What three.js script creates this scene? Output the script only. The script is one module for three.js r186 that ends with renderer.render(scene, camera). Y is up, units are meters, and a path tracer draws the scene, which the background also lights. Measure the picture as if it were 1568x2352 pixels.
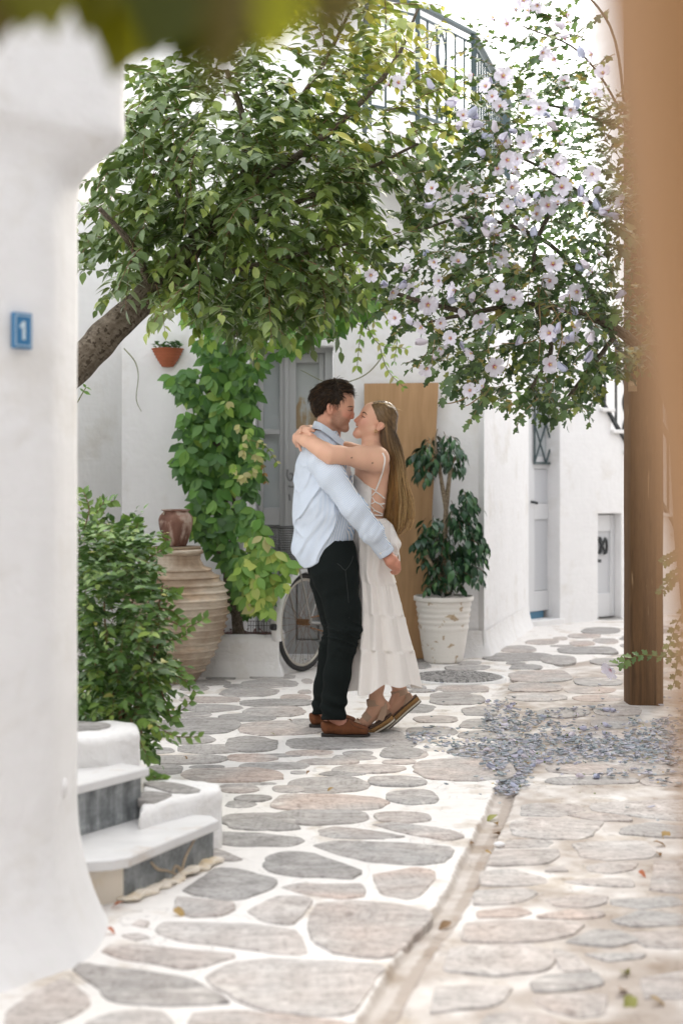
import * as THREE from 'three';
import { mergeGeometries, mergeVertices } from 'three/addons/utils/BufferGeometryUtils.js';
import { RoundedBoxGeometry } from 'three/addons/geometries/RoundedBoxGeometry.js';
import { ImprovedNoise } from 'three/addons/math/ImprovedNoise.js';

// ---------------------------------------------------------------- camera, sky, sun, exposure
const W = 1568, H = 2352, FPX = 3267, EYE = 1.31, HOR = 1104;   // the photograph measured on a 1568 x 2352 grid; FPX is a 50 mm lens on it
const scene = new THREE.Scene();
const camera = new THREE.PerspectiveCamera(2 * Math.atan(H / 2 / FPX) * 180 / Math.PI, W / H, 0.05, 300);
camera.filmGauge = 36;
camera.position.set(0, EYE, 0);
camera.lookAt(0, EYE, -10);
camera.setViewOffset(W, H, 0, H / 2 - HOR, W, H);
camera.focus = 7.36;
camera.userData.fStop = 2.0;
camera.updateProjectionMatrix();
camera.updateMatrixWorld();

const SUN = new THREE.Vector3(0.36, 0.60, -0.71).normalize();
{
  const w = 256, h = 128, data = new Float32Array(w * h * 4);
  for (let j = 0; j < h; j++) {
    const el = ((j + 0.5) / h - 0.5) * Math.PI;
    for (let i = 0; i < w; i++) {
      const az = ((i + 0.5) / w - 0.5) * 2 * Math.PI;
      const d = new THREE.Vector3(Math.cos(az) * Math.cos(el), Math.sin(el), Math.sin(az) * Math.cos(el));
      const up = Math.max(0, d.y), c = Math.max(0, d.dot(SUN)), glow = 0.55 * c ** 3 + 1.4 * c ** 18;
      const o = (j * w + i) * 4;
      data[o] = 1.0 - 0.15 * up + glow * 1.0; data[o + 1] = 1.0 - 0.12 * up + glow * 0.93; data[o + 2] = 1.005 - 0.05 * up + glow * 0.82; data[o + 3] = 1;
    }
  }
  const sky = new THREE.DataTexture(data, w, h, THREE.RGBAFormat, THREE.FloatType);
  sky.mapping = THREE.EquirectangularReflectionMapping; sky.magFilter = THREE.LinearFilter; sky.minFilter = THREE.LinearFilter; sky.needsUpdate = true;
  scene.background = sky; scene.environment = sky;
}
const sun = new THREE.DirectionalLight(new THREE.Color(1, 0.9, 0.74), 0.7);
sun.position.copy(SUN).multiplyScalar(40).add(new THREE.Vector3(0, 0, -8));
sun.target.position.set(0, 0, -8);
sun.castShadow = true; sun.shadow.radius = 24; sun.shadow.mapSize.set(2048, 2048);
Object.assign(sun.shadow.camera, { left: -14, right: 14, top: 14, bottom: -14, near: 1, far: 90 });
scene.add(sun, sun.target);
const renderer = new THREE.WebGLRenderer({ antialias: true });
renderer.toneMapping = THREE.LinearToneMapping;
renderer.toneMappingExposure = 2.3;
renderer.shadowMap.enabled = true;

// ---------------------------------------------------------------- helpers
const V = (x, y, z) => new THREE.Vector3(x, y, z);
const PX = (x, y, d) => V((x - 784) / FPX * d, EYE - (y - HOR) / FPX * d, -d);        // where a thing seen at (x, y) stands if it is d metres away
const GD = (y, h = 0) => (EYE - h) * FPX / (y - HOR);                                   // distance of the ground (or a level h) seen at row y
const GP = (x, y, h = 0) => PX(x, y, GD(y, h));
const { clamp, lerp, smoothstep } = THREE.MathUtils;
const rng = (s) => () => { s = (s + 0x6d2b79f5) | 0; let t = Math.imul(s ^ (s >>> 15), 1 | s); t = (t + Math.imul(t ^ (t >>> 7), 61 | t)) ^ t; return ((t ^ (t >>> 14)) >>> 0) / 4294967296; };
const perlin = new ImprovedNoise();
const n3 = (x, y, z) => perlin.noise(x, y, z);
const fbm = (x, y, z, o = 4) => { let s = 0, a = 1, f = 1, t = 0; for (let i = 0; i < o; i++) { s += a * n3(x * f, y * f, z * f + i * 7.3); t += a; a *= 0.5; f *= 2.03; } return s / t; };

const counts = {};
const numbered = (name) => { const k = counts[name] = (counts[name] ?? -1) + 1; return k ? `${name}_${String(k).padStart(3, '0')}` : name; };
function tag(o, label, category, group, kind) {
  if (label) o.userData.label = label;
  if (category) o.userData.category = category;
  if (group) o.userData.group = group;
  if (kind) o.userData.kind = kind;
  return o;
}
function thing(name, label, category, p = V(0, 0, 0), group) {
  const g = new THREE.Group(); g.name = numbered(name); g.position.copy(p); scene.add(g);
  return tag(g, label, category, group);
}
function shadows(m) { m.castShadow = true; m.receiveShadow = true; return m; }
// a part whose geometry is in world coordinates
function part(parent, name, geo, mat, label, kind) {
  const m = shadows(new THREE.Mesh(geo, mat)); m.name = numbered(name);
  for (let o = parent; o && o !== scene; o = o.parent) m.position.sub(o.position);
  parent.add(m);
  if (label) m.userData.label = label;
  if (kind) m.userData.kind = kind;
  return m;
}
// a copy of a shared geometry, placed by a world matrix
function placed(parent, name, geo, mat, matrix) {
  const m = shadows(new THREE.Mesh(geo, mat)); m.name = numbered(name);
  matrix.decompose(m.position, m.quaternion, m.scale);
  for (let o = parent; o && o !== scene; o = o.parent) m.position.sub(o.position);
  parent.add(m); return m;
}
function subgroup(parent, name) { const g = new THREE.Group(); g.name = numbered(name); parent.add(g); return g; }
function structure(name, geo, mat) { const m = shadows(new THREE.Mesh(geo, mat)); m.name = numbered(name); m.userData.kind = 'structure'; scene.add(m); return m; }

// uv in metres from the dominant axis of each face
function uvBox(g, s = 1) {
  g = g.index ? g.toNonIndexed() : g;
  if (!g.attributes.normal) g.computeVertexNormals();
  const p = g.attributes.position, uv = new Float32Array(p.count * 2), a = V(), b = V(), c = V();
  for (let i = 0; i < p.count; i += 3) {
    a.fromBufferAttribute(p, i); b.fromBufferAttribute(p, i + 1); c.fromBufferAttribute(p, i + 2);
    const n = b.clone().sub(a).cross(c.clone().sub(a)), x = Math.abs(n.x), y = Math.abs(n.y), z = Math.abs(n.z);
    [a, b, c].forEach((q, k) => { const [u, v] = y > x && y > z ? [q.x, q.z] : x > z ? [q.z, q.y] : [q.x, q.y]; uv[(i + k) * 2] = u * s; uv[(i + k) * 2 + 1] = v * s; });
  }
  g.setAttribute('uv', new THREE.BufferAttribute(uv, 2));
  return g;
}
function uvPlane(g, U, Vv, s = 1) {   // uv from two world axes
  const p = g.attributes.position, uv = new Float32Array(p.count * 2), a = V();
  for (let i = 0; i < p.count; i++) { a.fromBufferAttribute(p, i); uv[i * 2] = a.dot(U) * s; uv[i * 2 + 1] = a.dot(Vv) * s; }
  g.setAttribute('uv', new THREE.BufferAttribute(uv, 2)); return g;
}
const merge = (list) => mergeGeometries(list.map((g) => { const q = g.index ? g.toNonIndexed() : g; for (const k of Object.keys(q.attributes)) if (!['position', 'normal', 'uv', 'color'].includes(k)) q.deleteAttribute(k); return q; }), false);
const strip = (g) => { const q = g.index ? g.toNonIndexed() : g; q.deleteAttribute('uv'); return q; };

// box between two corners along its own axes; frame = { o, u, v, n } origin and unit axes
const frameOf = (o, u, n) => ({ o, u: u.clone().normalize(), v: V(0, 1, 0), n: n.clone().normalize() });
function fbox(f, u0, u1, v0, v1, n0, n1, r = 0.004) {
  const g = new RoundedBoxGeometry(u1 - u0, v1 - v0, n1 - n0, 2, Math.min(r, (u1 - u0) / 2.1, (v1 - v0) / 2.1, (n1 - n0) / 2.1));
  g.translate((u0 + u1) / 2, (v0 + v1) / 2, (n0 + n1) / 2);
  const m = new THREE.Matrix4().makeBasis(f.u, f.v, f.n).setPosition(f.o);
  return uvBox(g.applyMatrix4(m));
}
function bar(a, b, w, t = w, up = V(0, 1, 0)) {   // a square bar from a to b
  const d = b.clone().sub(a), l = d.length(); d.normalize();
  let s = new THREE.Vector3().crossVectors(d, up); if (s.lengthSq() < 1e-4) s = V(1, 0, 0); s.normalize();
  const k = new THREE.Vector3().crossVectors(s, d);
  return uvBox(new THREE.BoxGeometry(w, l, t).applyMatrix4(new THREE.Matrix4().makeBasis(s, d, k).setPosition(a.clone().add(b).multiplyScalar(0.5))));
}
const tube = (pts, r, seg = 24, rad = 6, closed = false) => new THREE.TubeGeometry(new THREE.CatmullRomCurve3(pts, closed), seg, r, rad, closed);
// a tube with a radius at each point, ends closed
function limb(pts, radii, seg = 6, rad = 10, wob = 0, seed = 1) {
  const c = new THREE.CatmullRomCurve3(pts), n = (pts.length - 1) * seg, pos = [], uv = [], idx = [];
  let N = V(0, 0, 1), prev = null, len = 0;
  for (let i = 0; i <= n; i++) {
    const t = i / n, p = c.getPoint(t), T = c.getTangent(t), f = t * (pts.length - 1), k = Math.min(pts.length - 2, Math.floor(f)), r = lerp(radii[k], radii[k + 1], f - k);
    if (prev) len += p.distanceTo(prev); prev = p;
    N = N.clone().addScaledVector(T, -N.dot(T)); if (N.lengthSq() < 1e-5) N = V(1, 0.1, 0).addScaledVector(T, -T.x); N.normalize();
    const B = new THREE.Vector3().crossVectors(T, N);
    for (let j = 0; j <= rad; j++) {
      const a = j / rad * Math.PI * 2, q = r * (1 + wob * n3(Math.cos(a) * 1.5 + seed, len * 9, Math.sin(a) * 1.5));
      pos.push(p.x + (N.x * Math.cos(a) + B.x * Math.sin(a)) * q, p.y + (N.y * Math.cos(a) + B.y * Math.sin(a)) * q, p.z + (N.z * Math.cos(a) + B.z * Math.sin(a)) * q);
      uv.push(j / rad, len);
      if (i < n && j < rad) { const a0 = i * (rad + 1) + j; idx.push(a0, a0 + 1, a0 + rad + 1, a0 + 1, a0 + rad + 2, a0 + rad + 1); }
    }
  }
  for (const e of [0, n]) { const p = c.getPoint(e / n), k = pos.length / 3; pos.push(p.x, p.y, p.z); uv.push(0.5, len); for (let j = 0; j < rad; j++) { const a0 = e * (rad + 1) + j; e ? idx.push(k, a0, a0 + 1) : idx.push(k, a0 + 1, a0); } }
  const g = new THREE.BufferGeometry(); g.setAttribute('position', new THREE.Float32BufferAttribute(pos, 3)); g.setAttribute('uv', new THREE.Float32BufferAttribute(uv, 2)); g.setIndex(idx); g.computeVertexNormals(); return g;
}
// a grid surface from a function (s, t) -> Vector3
function sheet(f, ns, nt) {
  const pos = [], uv = [], idx = [];
  for (let j = 0; j <= nt; j++) for (let i = 0; i <= ns; i++) { const p = f(i / ns, j / nt); pos.push(p.x, p.y, p.z); uv.push(i / ns, j / nt); if (i < ns && j < nt) { const a = j * (ns + 1) + i; idx.push(a, a + 1, a + ns + 1, a + 1, a + ns + 2, a + ns + 1); } }
  const g = new THREE.BufferGeometry(); g.setAttribute('position', new THREE.Float32BufferAttribute(pos, 3)); g.setAttribute('uv', new THREE.Float32BufferAttribute(uv, 2)); g.setIndex(idx); g.computeVertexNormals(); return g;
}
// a level polygon of (x, z) points raised from y0 to y1, edges rounded
function slab(pts, y0, y1, bevel = 0.012) {
  const s = new THREE.Shape(pts.map(([x, z]) => new THREE.Vector2(x, -z)));
  const g = new THREE.ExtrudeGeometry(s, { depth: Math.max(0.001, y1 - y0 - bevel * 2), bevelEnabled: bevel > 0, bevelThickness: bevel, bevelSize: bevel, bevelOffset: -bevel, bevelSegments: 3, curveSegments: 6 });
  g.rotateX(-Math.PI / 2); g.translate(0, y0 + bevel, 0); return uvBox(g);
}
// naive surface nets: the zero set of f in a box
function nets(f, lo, hi, cell) {
  const nx = Math.ceil((hi.x - lo.x) / cell) + 1, ny = Math.ceil((hi.y - lo.y) / cell) + 1, nz = Math.ceil((hi.z - lo.z) / cell) + 1;
  const F = new Float32Array(nx * ny * nz);
  for (let k = 0, o = 0; k < nz; k++) for (let j = 0; j < ny; j++) for (let i = 0; i < nx; i++, o++) F[o] = f(lo.x + i * cell, lo.y + j * cell, lo.z + k * cell);
  const id = new Int32Array(nx * ny * nz).fill(-1), pos = [], idx = [], C = [0, 1, nx, nx + 1, nx * ny, nx * ny + 1, nx * ny + nx, nx * ny + nx + 1];
  const E = [[0, 1], [2, 3], [4, 5], [6, 7], [0, 2], [1, 3], [4, 6], [5, 7], [0, 4], [1, 5], [2, 6], [3, 7]];
  for (let k = 0; k < nz - 1; k++) for (let j = 0; j < ny - 1; j++) for (let i = 0; i < nx - 1; i++) {
    const o = i + nx * (j + ny * k); let m = 0;
    for (let c = 0; c < 8; c++) if (F[o + C[c]] < 0) m |= 1 << c;
    if (m === 0 || m === 255) continue;
    let x = 0, y = 0, z = 0, n = 0;
    for (const [a, b] of E) { const A = F[o + C[a]], B = F[o + C[b]]; if ((A < 0) === (B < 0)) continue; const t = A / (A - B); x += (a & 1) + t * ((b & 1) - (a & 1)); y += (a >> 1 & 1) + t * ((b >> 1 & 1) - (a >> 1 & 1)); z += (a >> 2) + t * ((b >> 2) - (a >> 2)); n++; }
    id[o] = pos.length / 3; pos.push(lo.x + (i + x / n) * cell, lo.y + (j + y / n) * cell, lo.z + (k + z / n) * cell);
  }
  const quad = (a, b, c, d, flip) => { if (a < 0 || b < 0 || c < 0 || d < 0) return; flip ? idx.push(a, c, b, a, d, c) : idx.push(a, b, c, a, c, d); };
  for (let k = 1; k < nz - 1; k++) for (let j = 1; j < ny - 1; j++) for (let i = 1; i < nx - 1; i++) {
    const o = i + nx * (j + ny * k), s = F[o] < 0;
    if (s !== F[o + 1] < 0) quad(id[o - nx - nx * ny], id[o - nx * ny], id[o], id[o - nx], !s);
    if (s !== F[o + nx] < 0) quad(id[o - 1 - nx * ny], id[o - 1], id[o], id[o - nx * ny], !s);
    if (s !== F[o + nx * ny] < 0) quad(id[o - 1 - nx], id[o - nx], id[o], id[o - 1], !s);
  }
  const g = new THREE.BufferGeometry(); g.setAttribute('position', new THREE.Float32BufferAttribute(pos, 3)); g.setIndex(idx);
  const e = cell * 0.7, nn = new Float32Array(pos.length);
  for (let i = 0; i < pos.length; i += 3) { const x = pos[i], y = pos[i + 1], z = pos[i + 2]; let a = f(x + e, y, z) - f(x - e, y, z), b = f(x, y + e, z) - f(x, y - e, z), c = f(x, y, z + e) - f(x, y, z - e); const l = Math.hypot(a, b, c) || 1; nn[i] = a / l; nn[i + 1] = b / l; nn[i + 2] = c / l; }
  g.setAttribute('normal', new THREE.BufferAttribute(nn, 3)); return g;
}
// distance fields
const smin = (a, b, k) => { const h = Math.max(k - Math.abs(a - b), 0) / k; return Math.min(a, b) - h * h * k * 0.25; };
const smax = (a, b, k) => -smin(-a, -b, k);
function cap(a, b, ra, rb, sz = 1) {   // tapered capsule; sz stretches it in depth
  const bx = b.x - a.x, by = b.y - a.y, bz = (b.z - a.z) / sz, l = bx * bx + by * by + bz * bz || 1e-9;
  return (x, y, z) => { const px = x - a.x, py = y - a.y, pz = (z - a.z) / sz, h = clamp((px * bx + py * by + pz * bz) / l, 0, 1); return Math.hypot(px - h * bx, py - h * by, pz - h * bz) - (ra + (rb - ra) * h); };
}
function ell(c, rx, ry, rz, rot = 0) {  // ellipsoid, turned in the picture plane
  const cs = Math.cos(rot), sn = Math.sin(rot);
  return (x, y, z) => { const dx = x - c.x, dy = y - c.y, dz = z - c.z, u = dx * cs + dy * sn, v = -dx * sn + dy * cs, k0 = Math.hypot(u / rx, v / ry, dz / rz), k1 = Math.hypot(u / rx / rx, v / ry / ry, dz / rz / rz); return k1 < 1e-9 ? -Math.min(rx, ry, rz) : k0 * (k0 - 1) / k1; };
}
const blend = (k, ...fs) => (x, y, z) => { let d = fs[0](x, y, z); for (let i = 1; i < fs.length; i++) d = smin(d, fs[i](x, y, z), k); return d; };
function chain(pts, k = 0.03, sz = 1) { const fs = []; for (let i = 0; i < pts.length - 1; i++) fs.push(cap(pts[i][0], pts[i + 1][0], pts[i][1], pts[i + 1][1], sz)); return blend(k, ...fs); }
function poly2(pts) {   // signed distance to a polygon in the plane
  return (x, y) => {
    let d = Infinity, s = 1;
    for (let i = 0, j = pts.length - 1; i < pts.length; j = i++) {
      const [ax, ay] = pts[i], [bx, by] = pts[j], ex = bx - ax, ey = by - ay, wx = x - ax, wy = y - ay, t = clamp((wx * ex + wy * ey) / (ex * ex + ey * ey), 0, 1);
      d = Math.min(d, (wx - ex * t) ** 2 + (wy - ey * t) ** 2);
      const c1 = y >= ay, c2 = y < by, c3 = ex * wy > ey * wx; if ((c1 && c2 && c3) || (!c1 && !c2 && !c3)) s = -s;
    }
    return s * Math.sqrt(d);
  };
}
const inside = (x, y, pts) => { let c = false; for (let i = 0, j = pts.length - 1; i < pts.length; j = i++) { const [xi, yi] = pts[i], [xj, yj] = pts[j]; if ((yi > y) !== (yj > y) && x < (xj - xi) * (y - yi) / (yj - yi) + xi) c = !c; } return c; };
function boxOf(pts, pad) { const b = new THREE.Box3().setFromPoints(pts); b.min.subScalar(pad); b.max.addScalar(pad); return b; }
// the first point of the field f on the line of sight through picture point (x, y), lifted by off
function onto(f, x, y, d0, off = 0, dir = null) {
  const o = V(0, EYE, 0), d = dir ?? PX(x, y, 1).sub(o).normalize(), p = o.addScaledVector(d, (d0 - 0.6) / Math.abs(d.z));
  for (let i = 0; i < 80; i++) { const s = f(p.x, p.y, p.z) - off; if (s < 0.0004) break; p.addScaledVector(d, Math.min(s * 0.8, 0.05)); }
  return p;
}
// textures: fn(u, v) -> [r, g, b] sRGB 0..1, tileable noise is up to fn
function tex(size, fn, color = true, w = size) {
  const data = new Uint8Array(w * size * 4);
  for (let j = 0; j < size; j++) for (let i = 0; i < w; i++) { const c = fn(i / w, j / size), o = (j * w + i) * 4; data[o] = clamp(c[0], 0, 1) * 255; data[o + 1] = clamp(c[1], 0, 1) * 255; data[o + 2] = clamp(c[2], 0, 1) * 255; data[o + 3] = 255; }
  const t = new THREE.DataTexture(data, w, size, THREE.RGBAFormat); t.wrapS = t.wrapT = THREE.RepeatWrapping; t.magFilter = THREE.LinearFilter; t.minFilter = THREE.LinearMipmapLinearFilter; t.generateMipmaps = true;
  if (color) t.colorSpace = THREE.SRGBColorSpace; t.needsUpdate = true; return t;
}
const rep = (t, x, y = x) => { const c = t.clone(); c.repeat.set(x, y); c.needsUpdate = true; return c; };
const TAU = Math.PI * 2;
// noise that tiles over the unit square
const tn = (u, v, f, z = 0, o = 4) => { const a = u * TAU, b = v * TAU, R = f / TAU; let s = 0, am = 1, t = 0, k = 1; for (let i = 0; i < o; i++) { s += am * 0.5 * (n3(Math.cos(a) * R * k + 11.3, Math.sin(a) * R * k + z, Math.cos(b) * R * k + 3 * i) + n3(Math.cos(b) * R * k + z, Math.sin(b) * R * k + 5.1, Math.sin(a) * R * k + 9 + i)); t += am; am *= 0.55; k *= 2; } return s / t * 1.6; };
const std = (o) => new THREE.MeshStandardMaterial({ roughness: 0.85, ...o });
const phys = (o) => new THREE.MeshPhysicalMaterial({ roughness: 0.6, ...o });
const lin = (r, g, b) => new THREE.Color().setRGB(r, g, b);
// ---------------------------------------------------------------- materials of the setting
const plasterBump = tex(512, (u, v) => { const a = 0.5 + 0.42 * tn(u, v, 5, 1, 4) + 0.1 * tn(u, v, 34, 4, 2); return [a, a, a]; }, false);
const plasterMap = tex(512, (u, v) => { const s = Math.max(0, tn(u, v, 7, 3, 5) - 0.12) * 0.20, f = 0.010 * tn(u, v, 40, 6, 2) + 0.016 * tn((u * 2) % 1, v, 3, 12, 3), ck = Math.abs(tn(u, v, 5, 21, 4)) < 0.002 ? 0.018 : 0, a = 0.912 - s * 0.6 + f - ck; return [a, a - s * 0.10 - 0.003, a - s * 0.30 - 0.004]; });
const plaster = std({ map: rep(plasterMap, 0.55), bumpMap: rep(plasterBump, 0.8), bumpScale: 0.012, roughness: 0.92 });
const plasterOld = std({ map: rep(plasterMap, 0.9), bumpMap: rep(plasterBump, 2.2), bumpScale: 0.012, roughness: 0.92, color: lin(0.97, 0.965, 0.955) });
const greyPaint = std({ color: lin(0.425, 0.43, 0.43), roughness: 0.55, bumpMap: rep(plasterBump, 3), bumpScale: 0.001 });
const palePaint = std({ color: lin(0.66, 0.665, 0.675), roughness: 0.5, bumpMap: rep(plasterBump, 3), bumpScale: 0.001 });
const palePanel = std({ color: lin(0.57, 0.58, 0.60), roughness: 0.5 });
const blackIron = std({ color: lin(0.035, 0.04, 0.042), roughness: 0.5, metalness: 0.3 });
const greenIron = std({ color: lin(0.06, 0.09, 0.095), roughness: 0.5, metalness: 0.2 });
const stoneBump = tex(512, (u, v) => { const a = 0.5 + 0.5 * tn(u, v * 3, 9, 2, 5); return [a, a, a]; }, false);
function stoneTex(base, warm, seed, wash) {
  return tex(512, (u, v) => {
    const st = tn(u, (v * 2) % 1, 8, seed, 5), fine = tn(u, (v * 2) % 1, 34, seed + 2, 3), w = Math.max(0, tn(u, (v * 2) % 1, 7, seed + 5, 5) - wash) * 2.6, sp = tn(u, v, 70, seed + 9, 1) > 0.3 ? -0.10 : 0, a = base * (1 + 0.20 * st + 0.20 * fine + sp);
    const wm = warm * (0.8 + 1.1 * tn(u, v, 4, seed + 8, 2)); const k = clamp(w, 0, 0.75);
    return [lerp(a + wm * 0.7 + 0.004, 0.87, k), lerp(a - wm * 0.1 - 0.004, 0.85, k), lerp(a - wm * 0.5 - 0.014, 0.825, k)];
  });
}
const stoneMats = [[0.635, 0.020, 1, 0.32], [0.665, 0.036, 4, 0.24], [0.605, 0.008, 7, 0.36], [0.675, 0.055, 11, 0.24], [0.70, 0.028, 15, 0.10]].map(([b, w, s, k]) => std({ map: stoneTex(b, w, s, k), bumpMap: stoneBump, bumpScale: 0.006, roughness: 0.8 }));

// ---------------------------------------------------------------- ground: one sheet with the gutter sunk into it, stones laid in it
const gutter = [[1180, 1765], [1160, 1815], [1140, 1870], [1110, 1930], [1085, 1985], [1060, 2040], [1030, 2090], [985, 2150], [940, 2215], [895, 2290], [850, 2370]].map(([x, y]) => GP(x, y));
const gutterFar = [[1500, 1485], [1430, 1497], [1330, 1518], [1230, 1545], [1160, 1566], [1128, 1592], [1132, 1625], [1155, 1665], [1188, 1710], [1180, 1765]].map(([x, y]) => GP(x, y));
{ const g = gutter, a = g[g.length - 1], b = g[g.length - 2]; g.push(a.clone().addScaledVector(a.clone().sub(b), 3)); }
const segD = (x, z, pts) => { let m = 9; for (let i = 0; i < pts.length - 1; i++) { const ax = pts[i].x, az = pts[i].z, bx = pts[i + 1].x - ax, bz = pts[i + 1].z - az, t = clamp(((x - ax) * bx + (z - az) * bz) / (bx * bx + bz * bz), 0, 1); m = Math.min(m, Math.hypot(x - ax - bx * t, z - az - bz * t)); } return m; };
const rightOf = (x, z) => {   // true on the worn side of the gutter
  const all = [...gutterFar, ...gutter.slice(1)]; let best = 9, side = 0;
  for (let i = 0; i < all.length - 1; i++) { const ax = all[i].x, az = all[i].z, bx = all[i + 1].x - ax, bz = all[i + 1].z - az, t = clamp(((x - ax) * bx + (z - az) * bz) / (bx * bx + bz * bz), 0, 1), d = Math.hypot(x - ax - bx * t, z - az - bz * t); if (d < best) { best = d; side = bx * (z - az) - bz * (x - ax); } }
  return side < 0;
};
function groundY(x, z) {
  const dg = segD(x, z, gutter) + 0.008 * n3(x * 11, z * 11, 3) + 0.003 * n3(x * 40, z * 40, 3), df = segD(x, z, gutterFar) + 0.01 * n3(x * 9, z * 9, 5);
  return 0.007 * fbm(x * 1.6, z * 1.6, 0, 3) + 0.003 * n3(x * 9, z * 9, 1) - 0.024 * (1 - smoothstep(dg, 0.036, 0.050)) - 0.012 * (1 - smoothstep(df, 0.02, 0.09));
}
const groundTex = tex(1024, (u, v) => { const d = Math.max(0, tn(u, v, 12, 5, 5) - 0.08) * 0.42, f = 0.03 * tn(u, v, 60, 1, 3), cr = Math.abs(tn(u, v, 9, 13, 4)) < 0.012 ? 0.07 : 0; return [0.885 - d * 0.75 + f - cr, 0.87 - d * 0.92 + f - cr, 0.853 - d * 1.12 + f - cr]; });
const groundMat = std({ map: rep(groundTex, 0.5), bumpMap: rep(plasterBump, 3.1), bumpScale: 0.008, roughness: 0.9, vertexColors: true });
let ground;
{
  const x0 = -3.2, x1 = 4.4, z0 = -15.2, z1 = -2.4, cuts = [[-3.2, -0.32, 0.03], [-0.32, 1.3, 0.009], [1.3, 4.4, 0.03]], xs = [], nz = Math.round((z1 - z0) / 0.02); for (const [a, b, c] of cuts) { const m = Math.round((b - a) / c); for (let i = xs.length ? 1 : 0; i <= m; i++) xs.push(lerp(a, b, i / m)); } const nx = xs.length - 1;
  const g = new THREE.PlaneGeometry(x1 - x0, z1 - z0, nx, nz); g.rotateX(-Math.PI / 2); g.translate((x0 + x1) / 2, 0, (z0 + z1) / 2);
  const p = g.attributes.position, col = new Float32Array(p.count * 3), uv = g.attributes.uv;
  for (let i = 0; i < p.count; i++) {
    const x = xs[i % (nx + 1)], z = p.getZ(i), edge = Math.min(smoothstep(x, x0, x0 + 0.4), 1 - smoothstep(x, x1 - 0.4, x1), smoothstep(z, z0, z0 + 0.4), 1 - smoothstep(z, z1 - 0.4, z1));
    p.setX(i, x); p.setY(i, lerp(-0.002, groundY(x, z), edge)); uv.setXY(i, x, z);
    const dg = segD(x, z, gutter) + 0.008 * n3(x * 11, z * 11, 3) + 0.003 * n3(x * 40, z * 40, 3), r = rightOf(x, z) ? 1 : 0, n = fbm(x * 3.1, z * 3.1, 9, 4), n2 = fbm(x * 11, z * 11, 2, 3);
    const earth = clamp((dg < 0.049 ? 0.62 + 0.5 * n2 : 0) + r * clamp(0.50 + 1.3 * n + 0.6 * n2 + 0.25 * smoothstep(x / -z, 0.12, 0.24), 0, 0.95) + clamp(n * 0.5 + n2 * 0.5 - 0.26, 0, 0.22), 0, 0.9);
    col[i * 3] = lerp(1, 0.50, earth); col[i * 3 + 1] = lerp(1, 0.435, earth); col[i * 3 + 2] = lerp(1, 0.385, earth);
  }
  g.setAttribute('color', new THREE.BufferAttribute(col, 3)); g.computeVertexNormals();
  ground = structure('ground', g, groundMat);
  // the rest of the town's ground, to the horizon
  const out = [], R = 200, put = (a, b, e, f) => { const q = new THREE.PlaneGeometry(b - a, f - e).rotateX(-Math.PI / 2).translate((a + b) / 2, -0.002, (e + f) / 2); const uvq = q.attributes.uv, pq = q.attributes.position; for (let i = 0; i < pq.count; i++) uvq.setXY(i, pq.getX(i), pq.getZ(i)); q.setAttribute('color', new THREE.BufferAttribute(new Float32Array(pq.count * 3).fill(0.86), 3)); out.push(q); };
  put(-R, x0, -R, R); put(x1, R, -R, R); put(x0, x1, -R, z0); put(x0, x1, z1, R);
  structure('ground', merge(out), groundMat);
}
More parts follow.
